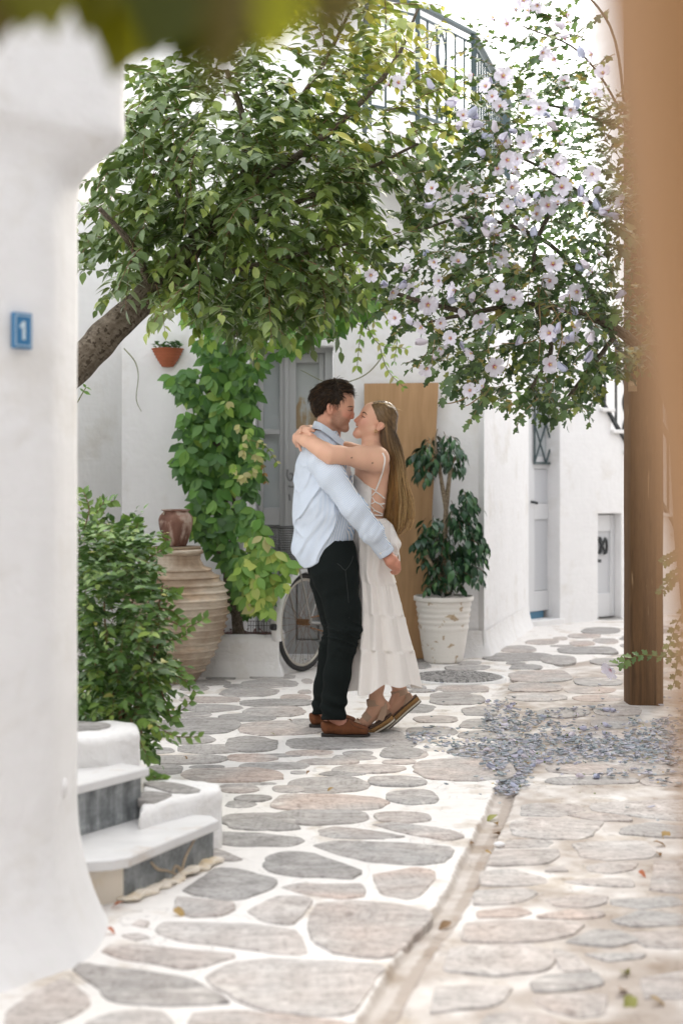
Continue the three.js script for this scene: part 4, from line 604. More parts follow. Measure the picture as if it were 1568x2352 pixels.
// ficus in the big white pot
const potC = PX(1018, 1520, 10.30); potC.y = groundY(potC.x, potC.z);
{
  const t = thing('potted_ficus', 'two-tufted glossy ficus on pale twisted trunks in ribbed white pot', 'potted plant', potC), r = rng(41), d = -potC.z;
  const k = d / FPX, R = (px) => px * k, prof = [[0, 0.02], [R(40), 0.0], [R(44), 0.010], [R(45.5), 0.03]]; const H0 = R(152);
  for (let i = 0; i <= 40; i++) { const y = 0.04 + (H0 - 0.075) * i / 40, q = i / 40; let rad = R(46 + 18 * q ** 0.85); if (q > 0.5) rad += 0.004 * Math.sin(q * 62); if (Math.abs(q - 0.5) < 0.02) rad += 0.004; prof.push([rad, y]); }
  prof.push([R(68), H0 - 0.032], [R(69), H0 - 0.026], [R(69), H0 - 0.004], [R(67.5), H0], [R(62), H0], [R(61), H0 - 0.03], [0, H0 - 0.045]);
  const pg = new THREE.LatheGeometry(prof.map(([x, y]) => new THREE.Vector2(x, y)), 56); pg.translate(potC.x, potC.y, potC.z);
  const flake = tex(512, (u, v) => { const s = tn(u, v, 9, 7, 4), k2 = smoothstep(s, 0.24, 0.40) * (0.6 + 0.8 * Math.abs(tn(u, v, 40, 3, 2))), f = 0.012 * tn(u, v, 30, 2, 2); return [lerp(0.905, 0.66, k2) + f, lerp(0.89, 0.56, k2) + f, lerp(0.865, 0.43, k2) + f]; });
  part(t, 'pot', pg, std({ map: rep(flake, 2, 1.1), roughness: 0.7, bumpMap: rep(plasterBump, 3), bumpScale: 0.004 }));
  part(t, 'soil', uvBox(new THREE.CylinderGeometry(R(62), R(60), 0.02, 32).translate(potC.x, potC.y + H0 - 0.04, potC.z)), std({ color: lin(0.09, 0.065, 0.045), roughness: 1 }));
  for (const [x, z, s] of [[-0.06, 0.09, 0.045], [0.05, 0.12, 0.05], [0.12, 0.04, 0.035], [-0.13, 0.06, 0.03]]) { const g = new THREE.IcosahedronGeometry(s, 2).scale(1.2, 0.6, 1); const p = g.attributes.position; for (let i = 0; i < p.count; i++) { const q = 1 + 0.2 * n3(p.getX(i) * 30, p.getY(i) * 30, x * 50); p.setXYZ(i, p.getX(i) * q, p.getY(i) * q, p.getZ(i) * q); } g.computeVertexNormals(); part(t, 'pot_stone', uvBox(g.translate(potC.x + x, potC.y + H0 - 0.015, potC.z + z)), stoneMats[4]); }
  const pale = std({ map: rep(barkTex, 1, 3), color: lin(2.4, 2.4, 2.3), bumpMap: rep(barkTex, 1, 3), bumpScale: 0.006, roughness: 0.9 });
  const L = (l) => l.map(([x, y, z = 0]) => PX(x, y, d + z));
  part(t, 'trunk', merge([limb(L([[1008, 1362], [1018, 1260], [1024, 1180], [1014, 1110], [1006, 1060], [998, 1030]]), [0.024, 0.021, 0.018, 0.016, 0.014, 0.01], 6, 9, 0.15), limb(L([[1026, 1364, -0.03], [1020, 1280], [1022, 1190, 0.03], [1030, 1110], [1038, 1060], [1052, 1046], [1058, 1030]]), [0.022, 0.02, 0.018, 0.017, 0.016, 0.013, 0.011], 6, 9, 0.15), limb(L([[1014, 1330, -0.06], [994, 1300, -0.1], [978, 1276, -0.1]]), [0.016, 0.014, 0.012], 6, 8, 0.1), limb(L([[1000, 1040], [1000, 1005], [1004, 985]]), [0.010, 0.007, 0.004], 5, 7)]), pale);
  const tones = [[0.024, 0.078, 0.030], [0.034, 0.10, 0.036], [0.055, 0.14, 0.044], [0.018, 0.058, 0.028], [0.095, 0.20, 0.06]];
  const geos = [leafGeo(0.10, 0.046, { droop: 0.3, fold: 0.22, at: 0.5 }), leafGeo(0.088, 0.042, { droop: 0.45, fold: 0.3, at: 0.48 })], leaves = [], tw = [];
  const clump = (poly, n, dd) => { for (let i = 0; i < n; i++) { const [x, y] = pickIn(r, poly), p = PX(x, y, d + (r() + r() - 1) * dd), c = PX((poly[0][0] + poly[3][0]) / 2, y - 20, d), out = p.clone().sub(c).normalize(); twig(leaves, i % 2 ? tw : null, r, p, out.add(rv(r).multiplyScalar(0.5)).add(V(0, -0.25, 0.3)), 0.09 + 0.05 * r(), 0.026, { geos: 2, sag: 0.14, lift: -0.4, tumble: 0.4, tw: 0.002, tone: (q) => { const u = q(); return u < 0.35 ? 0 : u < 0.6 ? 1 : u < 0.74 ? 2 : u < 0.97 ? 3 : 4; } }); } };
  clump([[958, 1040], [975, 995], [1010, 988], [1045, 1000], [1056, 1040], [1040, 1062], [1010, 1040], [988, 1080], [970, 1090]], 60, 0.17);
  clump([[972, 1190], [1020, 1175], [1040, 1115], [1072, 1118], [1085, 1170], [1098, 1210], [1106, 1240], [1085, 1280], [1090, 1320], [1040, 1345], [985, 1335], [995, 1290], [975, 1250], [965, 1230]], 190, 0.2);
  addLeaves(t, leaves, geos, tones, { roughness: 0.28, transmission: 0.1 }); part(t, 'twigs', merge(tw), twigMat, null, 'stuff');
}
// ---------------------------------------------------------------- hibiscus
const petalGeo = (open, seed, L = 0.053, Wd = 0.039) => {
  const g = sheet((s, t) => { const a = s * 2 - 1, w = Wd * (0.16 + 0.84 * Math.sin(Math.min(1, t * 1.12) * Math.PI * 0.62) ) * (t > 0.86 ? Math.sqrt(Math.max(0, 1 - ((t - 0.86) / 0.14) ** 2 * 0.72)) : 1) * 0.62, ruff = 0.005 * t * t * Math.sin(a * 5 + seed * 2) + 0.003 * t * Math.sin(t * 9 + seed), x = L * t, y = L * (open * t * (1 - 0.45 * t)) + ruff + 0.006 * a * a * t; return V(x, y, a * w); }, 6, 7);
  const uv = g.attributes.uv, col = new Float32Array(uv.count * 3), r = rng(seed * 7 + 3);
  for (let i = 0; i < uv.count; i++) { const t = uv.getY(i), k = 1 - smoothstep(t, 0.08, 0.20 + 0.05 * Math.sin(uv.getX(i) * 19)), p = r() * 0.03; col[i * 3] = lerp(0.80 + p, 0.42, k); col[i * 3 + 1] = lerp(0.765 + p, 0.02, k); col[i * 3 + 2] = lerp(0.86 + p, 0.08, k); }
  g.setAttribute('color', new THREE.BufferAttribute(col, 3)); return g;
};
const petalMat = phys({ vertexColors: true, roughness: 0.75, transmission: 0.3, thickness: 0, side: THREE.DoubleSide });
const spentMats = [[0.54, 0.53, 0.66], [0.64, 0.61, 0.72], [0.46, 0.48, 0.60], [0.68, 0.62, 0.68]].map((c) => phys({ color: lin(...c), roughness: 0.8, transmission: 0.2, thickness: 0, side: THREE.DoubleSide }));
const rolled = (seed, L = 0.045) => sheet((s, t) => { const a = s * TAU * 0.9, rr = 0.0035 + 0.008 * Math.sin(t * 2.6) + 0.0025 * t * Math.sin(a * 3 + seed) ; return V(L * t, rr * Math.cos(a) + 0.004 * Math.sin(t * 5 + seed), rr * Math.sin(a) * 1.25); }, 9, 6);
const rolledGeos = [1, 2, 3, 4].map((s) => rolled(s)), calyx = leafMat(0.17, 0.24, 0.05);
{
  const root = V(1.98, 0, -7.75), t = thing('hibiscus', 'tall hibiscus full of pale lilac red-eyed flowers arching from the right', 'hibiscus', root), r = rng(53);
  const P = [[872, 655], [935, 600], [950, 520], [985, 420], [1050, 340], [1085, 250], [1120, 180], [1200, 210], [1290, 170], [1380, 230], [1440, 210], [1470, 420], [1520, 620], [1540, 760], [1440, 830], [1370, 890], [1340, 905], [1290, 945], [1200, 920], [1120, 900], [1040, 860], [985, 800], [930, 740]];
  const sparse = [[1090, 120], [1150, 40], [1240, -30], [1420, -40], [1440, 200], [1380, 230], [1290, 170], [1180, 190], [1100, 200]];
  const br = [[root, V(1.85, 0.9, -7.7), PX(1530, 900, 7.6), PX(1420, 760, 7.45), PX(1230, 700, 7.3), PX(1080, 720, 7.2), PX(985, 740, 7.1)], [PX(1530, 900, 7.6), PX(1470, 600, 7.6), PX(1300, 420, 7.5), PX(1150, 340, 7.4)], [PX(1420, 760, 7.45), PX(1260, 560, 7.35), PX(1080, 500, 7.3), PX(960, 530, 7.2)], [PX(1470, 600, 7.6), PX(1440, 300, 7.6), PX(1330, 120, 7.6), PX(1200, 60, 7.6)], [PX(1230, 700, 7.3), PX(1265, 800, 7.2), PX(1220, 890, 7.1)], [PX(1420, 760, 7.45), PX(1360, 840, 7.3), PX(1290, 930, 7.2)], [PX(1440, 300, 7.6), PX(1400, 60, 7.7), PX(1300, -60, 7.8)], [PX(1300, 420, 7.5), PX(1230, 560, 7.3), PX(1225, 620, 7.2)], [PX(1080, 720, 7.2), PX(960, 690, 7.1), PX(885, 665, 7.05)], [PX(1440, 300, 7.6), PX(1300, 250, 7.5), PX(1180, 230, 7.5)]];
  part(t, 'trunk', limb([root.clone().setY(-0.04), ...br[0].slice(1)], [0.05, 0.042, 0.034, 0.026, 0.018, 0.012, 0.006], 7, 10, 0.15), bark);
  br.slice(1).forEach((b, bi) => part(t, 'branch', limb(b, b.map((_, i) => (bi === 2 || bi === 5 || bi === 8 ? 0.009 : 0.015) * (1 - 0.2 * i)), 6, 7, 0.15), bark));
  const tones = [[0.078, 0.140, 0.040], [0.105, 0.178, 0.048], [0.15, 0.23, 0.058], [0.058, 0.108, 0.036], [0.25, 0.29, 0.06], [0.42, 0.34, 0.10]];
  const geos = [leafGeo(0.068, 0.050, { lobes: 0.8, at: 0.36, n: 6, droop: 0.2 }), leafGeo(0.056, 0.042, { lobes: 0.9, at: 0.4, n: 6, droop: 0.3 })], leaves = [], tw = [];
  const tone = (q, k) => { const u = q(); return u < 0.03 ? 5 : u < 0.12 ? 4 : u < 0.35 ? 0 : u < 0.62 ? 1 : u < 0.8 ? 2 : 3; };
  for (let i = 0; i < 1000; i++) { const [x, y] = pickIn(r, P); if (y < 420 && r() < 0.35) continue; if (Math.hypot(x - 1050, y - 480) < 42 && r() < 0.8) continue; if (x < 1010 && r() < 0.35) continue; const d = 7.35 + (r() + r() - 1) * 0.65, p = PX(x, y, d); twig(leaves, i % 2 ? tw : null, r, p, p.clone().sub(PX(1300, 600, 7.5)).normalize().multiplyScalar(0.6).add(rv(r)).add(V(-0.3, -0.2, 0.3)), 0.10 + 0.12 * r(), 0.026, { geos: 2, sag: 0.05, lift: -0.2, tumble: 0.6, tw: 0.0022, tone }); }
  for (let i = 0; i < 34; i++) { const [x, y] = pickIn(r, sparse); const p = PX(x, y, 7.55 + 0.4 * r()); twig(leaves, tw, r, p, V(-0.9, 0.1, 0.1).add(rv(r).multiplyScalar(0.7)), 0.14 + 0.14 * r(), 0.028, { geos: 2, sag: 0.05, tumble: 0.6, tw: 0.0026, tone }); }
  for (const [l, d] of [[[[1090, 905], [1040, 925], [1004, 928]], 7.0], [[[1110, 905], [1075, 930], [1068, 932]], 7.0], [[[1190, 930], [1160, 925], [1155, 915]], 7.0], [[[1235, 660], [1240, 760], [1236, 830]], 6.95], [[[1250, 670], [1290, 760], [1270, 850]], 6.95], [[[1300, 700], [1230, 780], [1150, 790]], 6.95]]) tw.push(limb(l.map(([x, y]) => PX(x, y, d)), [0.004, 0.003, 0.002], 7, 5));
  addLeaves(t, leaves, geos, tones, { roughness: 0.55, transmission: 0.4 }); part(t, 'twigs', merge(tw), std({ color: lin(0.26, 0.17, 0.08), roughness: 0.85 }), null, 'stuff');
  // the flowers
  const petals = [0.25, 0.4, 0.6, 0.95].map((o, i) => petalGeo(o, i + 1)), yellow = std({ color: lin(0.72, 0.55, 0.20), roughness: 0.8 }), red = std({ color: lin(0.33, 0.012, 0.06), roughness: 0.7 });
  const stam = merge([strip(new THREE.CylinderGeometry(0.0018, 0.003, 0.024, 6).translate(0, 0.012, 0)), ...Array.from({ length: 9 }, (_, i) => strip(new THREE.IcosahedronGeometry(0.0026, 0).translate(0.0042 * Math.cos(i * 2.4), 0.011 + 0.0016 * i, 0.0042 * Math.sin(i * 2.4))))]);
  const eye = strip(new THREE.SphereGeometry(0.009, 10, 6).scale(1, 0.35, 1)); const cup = strip(new THREE.ConeGeometry(0.009, 0.016, 6).rotateX(Math.PI).translate(0, -0.008, 0));
  const spot = [];
  for (const [a, b] of [[725, 490], [905, 500], [835, 655], [990, 750], [1150, 800], [780, 860], [715, 775], [760, 735], [1010, 860], [945, 945], [1055, 925], [740, 350], [415, 865], [430, 930], [600, 890], [640, 1050], [730, 1180], [970, 1215], [955, 1290], [1080, 1340], [1255, 1365], [395, 1400], [490, 1380], [545, 1420], [715, 1340], [790, 1370], [640, 1480], [955, 1530], [1070, 1530], [1140, 1530], [380, 1150], [305, 1215], [190, 1310], [230, 1340], [245, 1460], [320, 1330], [370, 1500], [530, 1010], [580, 1050], [665, 1020], [860, 1010], [840, 1050], [715, 1080], [535, 1200], [670, 1210], [1290, 930], [1180, 1170], [1090, 1200], [1150, 1250], [1185, 960], [1165, 910], [1110, 940], [880, 890], [760, 950], [500, 900], [540, 560], [610, 520], [650, 570], [700, 620], [720, 660], [800, 600], [850, 600], [620, 490], [990, 590], [1000, 660], [870, 690], [310, 340], [260, 380], [700, 90], [760, 110], [900, 20], [980, 95], [800, 50], [1025, 180], [1090, 215], [1150, 250], [980, 270], [1020, 370], [1200, 340], [1160, 440], [650, 390], [480, 470], [1050, 500]]) spot.push([784 + a / 2, b / 2]);
  for (const [a, b] of [[700, 430], [590, 540], [955, 420], [600, 365], [465, 355], [500, 300], [390, 435], [950, 280], [1140, 280], [1150, 360], [450, 340], [520, 90], [600, 90], [1060, 160], [820, 290]]) spot.push([784 + a / 2, 627 + b / 2]);
  for (const [x, y] of spot.slice()) if (r() < 0.62) spot.push([x + (r() < 0.5 ? -1 : 1) * (16 + 26 * r()), y + (r() - 0.5) * 60]);
  const openSet = new Set([0, 1, 2, 3, 4, 5, 6, 7, 8, 9, 11, 16, 17, 18, 19, 21, 24, 25, 26, 42, 83, 85]);
  spot.forEach(([x, y], i) => {
    const p = PX(x, y, 6.78 + 0.25 * r()), g = subgroup(t, 'flower'), isOpen = openSet.has(i) || r() < 0.2, f = V((r() - 0.5) * 1.1 - 0.05, (r() - 0.5) * 0.9 - 0.05, 1).normalize();
    if (!isOpen) f.set(-1 + r() * 1.8, -0.6 + 1.4 * r(), 0.1 + 0.4 * r()).normalize();
    const base = orient(p.clone(), new THREE.Vector3().crossVectors(f, V(0.3, 1, 0.1)).normalize(), f, (openSet.has(i) ? 0.74 : 0.60) + 0.2 * r()), pg = petals[isOpen ? (r() < 0.7 ? 0 : 1) : r() < 0.5 ? 2 : 3], ph = r() * 6;
    const closed = !openSet.has(i) && r() < 0.36;
    if (closed) { placed(g, 'petal', rolledGeos[i % 4], spentMats[i % 4], orient(p, f.clone().add(V(0, -0.8, 0)), rv(r), 1.35)); placed(g, 'calyx', cup, calyx, base); return; }
    for (let k = 0; k < 5; k++) placed(g, 'petal', pg, petalMat, base.clone().multiply(new THREE.Matrix4().makeRotationY(ph + k * TAU / 5 + (r() - 0.5) * 0.16)).multiply(new THREE.Matrix4().makeTranslation(0.0025, 0.0006 * k, 0)));
    placed(g, 'eye', eye, red, base); placed(g, 'stamen', stam, yellow, base); placed(g, 'calyx', cup, calyx, base);
  });
  // low shoots from its foot, right of the wooden pole
  const lo = [], low = []; for (const [l, d] of [[[[1640, 1330], [1560, 1420], [1530, 1500]], 7.6], [[[1600, 1500], [1540, 1510], [1470, 1505], [1420, 1525]], 7.6], [[[1620, 1300], [1555, 1320], [1520, 1360]], 7.6], [[[1630, 1400], [1570, 1470], [1545, 1575]], 7.6], [[[1600, 1240], [1560, 1270], [1525, 1290]], 7.6]]) { const pts = [root.clone().setY(0.1), ...l.map(([x, y]) => PX(x, y, d))], c = new THREE.CatmullRomCurve3(pts); lo.push(limb(pts, pts.map((_, i) => 0.006 * (1 - 0.2 * i)), 6, 5)); for (let i = 8; i <= 26; i++) { const q = c.getPoint(i / 26), T = c.getTangent(i / 26); low.push({ m: orient(q, T.clone().add(V(-T.y, T.x, 0.4).multiplyScalar(i % 2 ? 1 : -1)), V(0, 0.7, 0.7).addScaledVector(rv(r), 0.5), 0.5 + 0.35 * r()), c: 1 + Math.floor(r() * 2), g: 0 }); } }
  part(t, 'shoots', merge(lo), greenTwig, null, 'stuff'); addLeaves(t, low, geos, tones, {}, 0, 'leaf', 'shoot_foliage');
  const fp = PX(1402, 1538, 7.6), g = subgroup(t, 'flower'), fb = orient(fp, V(0.3, 0.4, 0.9), V(-0.75, -0.55, 0.3).normalize(), 1); for (let k = 0; k < 5; k++) placed(g, 'petal', petals[2], petalMat, fb.clone().multiply(new THREE.Matrix4().makeRotationY(k * TAU / 5)));
}
// ---------------------------------------------------------------- fallen blossoms
{
  const r = rng(61), zone = [[930, 1690], [985, 1668], [1100, 1690], [1125, 1610], [1180, 1620], [1230, 1640], [1330, 1625], [1420, 1622], [1560, 1600], [1640, 1640], [1640, 1800], [1560, 1815], [1440, 1790], [1330, 1795], [1230, 1800], [1180, 1830], [1150, 1790], [1090, 1750], [1010, 1735], [930, 1700]];
  const bits = [leafGeo(0.022, 0.012, { droop: 0.5, n: 3 }), rolledGeos[0], rolledGeos[1], rolledGeos[2], rolledGeos[3], sheet((s, t) => V((t - 0.5) * 0.034, 0.006 * Math.sin(s * 5 + t * 4) + 0.004 * Math.cos(t * 7), (s - 0.5) * 0.026 * (0.4 + 0.6 * Math.sin(t * 3))), 5, 5)];
  const cols = [[0.44, 0.45, 0.51], [0.36, 0.40, 0.44], [0.50, 0.49, 0.56], [0.30, 0.34, 0.37], [0.58, 0.565, 0.62], [0.38, 0.42, 0.43]], odd = [[0.20, 0.24, 0.06], [0.42, 0.27, 0.07], [0.26, 0.13, 0.05], [0.16, 0.20, 0.05], [0.5, 0.36, 0.14]];
  const list = bits.map(() => []), put = (x, z, o) => { const k = o ? 0 : 1 + Math.floor(r() * 5), c = o ? odd[Math.floor(r() * 5)] : cols[Math.floor(r() * 6)]; list[k].push([orient(V(x, groundY(x, z) + 0.014 + 0.005 * r(), z), V(1, 0, 0).applyAxisAngle(UPV, r() * TAU).setY((r() - 0.5) * 0.3), UPV.clone().addScaledVector(rv(r), 0.5), 0.42 + 0.36 * r()).multiply(new THREE.Matrix4().makeScale(1, 0.5, 1)), c]); };
  let n = 0; for (let i = 0; i < 14000 && n < 2700; i++) { const [x, y] = pickIn(r, zone), p = GP(x, y), c = fbm(p.x * 2.2, p.z * 1.5, 4, 3), ridge = Math.min(segD(p.x, p.z, gutter), segD(p.x, p.z, gutterFar)); if (r() > 0.26 + 1.5 * c + (ridge < 0.09 ? 0.7 : 0) + (y > 1690 && y < 1760 ? 0.2 : 0)) continue; put(p.x, p.z, r() < 0.24); n++; }
  for (let i = 0; i < 160; i++) { const k = r(), g = gutter[0].clone().lerp(gutter[1], k); put(g.x + (r() - 0.5) * 0.09, g.z + (r() - 0.5) * 0.1, r() < 0.3); }
  for (let i = 0; i < 70; i++) { const [x, y] = pickIn(r, [[900, 1560], [1430, 1560], [1560, 1900], [1200, 1900], [1010, 1800], [900, 1720]]), p = GP(x, y); put(p.x, p.z, r() < 0.4); }
  for (let i = 0; i < 46; i++) { const x = 672 + 85 * r(), d = 9.9 + 0.45 * r(), p = V((x - 784) / FPX * d, 0, -d); put(p.x, p.z, r() < 0.8); }
  const lt = thing('fallen_petals', null, null); lt.userData.kind = 'stuff'; lt.userData.label = 'litter of dry lilac blossoms and bits on the paving'; lt.userData.category = 'petal litter';
  bits.forEach((g, k) => { if (!list[k].length) return; const im = shadows(new THREE.InstancedMesh(g, phys({ color: lin(1, 1, 1), roughness: 0.85, transmission: 0.12, thickness: 0, side: THREE.DoubleSide }), list[k].length)); im.name = numbered('petal_litter'); im.userData.kind = 'stuff'; const c = new THREE.Color(); list[k].forEach(([m, col], i) => { im.setMatrixAt(i, m); im.setColorAt(i, c.setRGB(...col)); }); im.computeBoundingSphere(); lt.add(im); });
  // those that lie singly or show largest
  const single = (name, label, cat, group, p, geo, mat, s) => { const o = thing(name, label, cat, p, group); placed(o, name === 'dry_leaf' ? 'blade' : 'petal', geo, mat, orient(p, V(1, 0, 0).applyAxisAngle(UPV, r() * TAU).setY((r() - 0.5) * 0.2), UPV.clone().addScaledVector(rv(r), 0.4), s)); if (name !== 'dry_leaf') placed(o, 'calyx', new THREE.ConeGeometry(0.006, 0.012, 5).rotateZ(Math.PI / 2), calyx, orient(p, V(1, 0, 0).applyAxisAngle(UPV, r() * TAU), UPV, s)); };
  for (let i = 0; i < 30; i++) { const [x, y] = pickIn(r, zone.filter((p) => p[0] < 1500)), p = GP(x, y); p.y = groundY(p.x, p.z) + 0.02; single('fallen_blossom', 'rolled lilac hibiscus blossom lying among the petals on the paving', 'blossom', 'fallen blossoms below the hibiscus', p, rolledGeos[i % 4], spentMats[i % 4], 0.8 + 0.3 * r()); }
  const browns = [[0.36, 0.20, 0.07], [0.42, 0.28, 0.10], [0.25, 0.15, 0.07], [0.30, 0.30, 0.08], [0.45, 0.14, 0.06]].map((c) => leafMat(...c, { roughness: 0.8 })), lg = leafGeo(0.045, 0.024, { droop: 0.5, fold: 0.4, wave: 0.05 });
  for (const [x, y, m, s, label] of [[1142, 1868, 3, 1.5, 'large yellow-green leaf curled in the gutter'], [1138, 1885, 1, 0.8, 'small tan leaf in the gutter below the yellow-green leaf'], [1133, 1909, 2, 1.1, 'brown leaf scrap across the gutter at mid length'], [1088, 1930, 2, 1, 'dark leaf at the left lip of the gutter'], [1112, 1948, 1, 0.7, 'tan scrap in the gutter beside a white chip'], [1035, 2110, 2, 1.2, 'brown leaf clump lying in the lower gutter'], [1528, 1918, 1, 1.4, 'long tan leaf at the far right of the worn paving'], [1500, 1942, 0, 1.2, 'brown leaf on the worn paving above the smaller brown scrap'], [1508, 1970, 0, 0.9, 'smaller brown scrap on the worn paving at right'], [1466, 2010, 4, 0.8, 'reddish scrap on a white joint at right'], [1430, 2245, 3, 1.2, 'green leaf of the clump at lower right'], [1450, 2300, 3, 1.5, 'yellow leaf of the clump at lower right'], [1425, 2290, 2, 1.3, 'brown leaf of the clump at lower right'], [1490, 2305, 1, 1.2, 'pale leaf of the clump at lower right, nearest the edge'], [283, 2085, 4, 0.8, 'red scrap at the foot of the marble step'], [247, 2143, 4, 0.7, 'red scrap on white joint by the house foot'], [399, 2100, 1, 1.2, 'orange leaf on white joint before the marble steps'], [710, 1779, 2, 0.6, 'tiny dark leaf on white joint before the couple'], [622, 1690, 3, 0.6, 'small green leaf on the stone left of the man'], [766, 1819, 1, 0.8, 'yellow leaf on the large stone before the couple'], [660, 1660, 2, 0.7, 'dark scrap just left of the far brown shoe'], [422, 1744, 2, 0.8, 'dark twig-like leaf on the stone past the white ledge']]) { const p = GP(x, y); p.y = groundY(p.x, p.z) + 0.016; single('dry_leaf', label, 'leaf', null, p, lg, browns[m], s); }
  const ch = GP(1147 - 3, 2046); const cp = GP(1146 - 0, 1945); cp.y = groundY(cp.x, cp.z) + 0.012; const o = thing('white_chip', 'small white plaster chip lying in the gutter', 'chip', cp); part(o, 'chip', uvBox(new THREE.IcosahedronGeometry(0.016, 1).scale(1.3, 0.6, 1).translate(cp.x, cp.y, cp.z)), plaster);
}
// ---------------------------------------------------------------- leaves close to the lens, on a shoot from the near house wall
{
  const t = thing('overhanging_shoot', 'big-leaved olive green shoot hanging in nearest the viewer at upper left', 'branch', PX(-60, -260, 1.25)), r = rng(71);
  const main = [V(-1.9, 2.9, -2.9), V(-0.75, 2.25, -1.7), PX(120, -190, 1.28), PX(420, -150, 1.22), PX(640, -110, 1.2), PX(780, -90, 1.2)];
  part(t, 'stem', limb(main, [0.014, 0.011, 0.008, 0.006, 0.005, 0.003], 8, 7), twigMat);
  const g = [leafGeo(0.15, 0.105, { droop: 0.12, fold: 0.12, n: 8, at: 0.45 }), leafGeo(0.11, 0.07, { droop: 0.2, fold: 0.15, n: 8 })], m = [leafMat(0.13, 0.125, 0.004, { transmission: 0.4, specularIntensity: 0.3 }), leafMat(0.045, 0.052, 0.003, { transmission: 0.3, specularIntensity: 0.2 }), leafMat(0.28, 0.28, 0.005, { transmission: 0.4, specularIntensity: 0.3 }), leafMat(0.09, 0.07, 0.01, { transmission: 0.3, specularIntensity: 0.3 })];
  const lf = (x0, y0, x1, y1, d0, d1, gi, mi, wd = 1) => { const a = PX(x0, y0, d0), b = PX(x1, y1, d1), L = a.distanceTo(b) / (gi ? 0.11 : 0.15), M = orient(a, b.clone().sub(a), V(0.12, 0.4, 0.9), L); M.scale(V(1, 1, wd)); placed(t, 'leaf', g[gi], m[mi], M); };
  lf(390, -190, 250, 158, 1.30, 1.24, 0, 0, 1.0); lf(520, -200, 410, 150, 1.26, 1.2, 0, 1, 0.95); lf(600, -190, 520, 140, 1.22, 1.16, 0, 0, 0.9); lf(690, -190, 610, 110, 1.2, 1.14, 0, 2, 0.8); lf(470, -200, 340, 110, 1.2, 1.12, 0, 1, 0.9); lf(560, -130, 480, 240, 0.72, 0.68, 1, 3, 0.4);
  lf(130, -200, 40, 52, 1.26, 1.2, 0, 0, 1.1); lf(20, -220, -20, 60, 1.28, 1.2, 1, 3); lf(830, -160, 730, 110, 0.70, 0.66, 1, 3, 0.7); lf(270, -190, 180, 60, 1.24, 1.2, 1, 0, 1.0); lf(80, -190, 120, 48, 1.2, 1.15, 1, 0, 1.1);
}
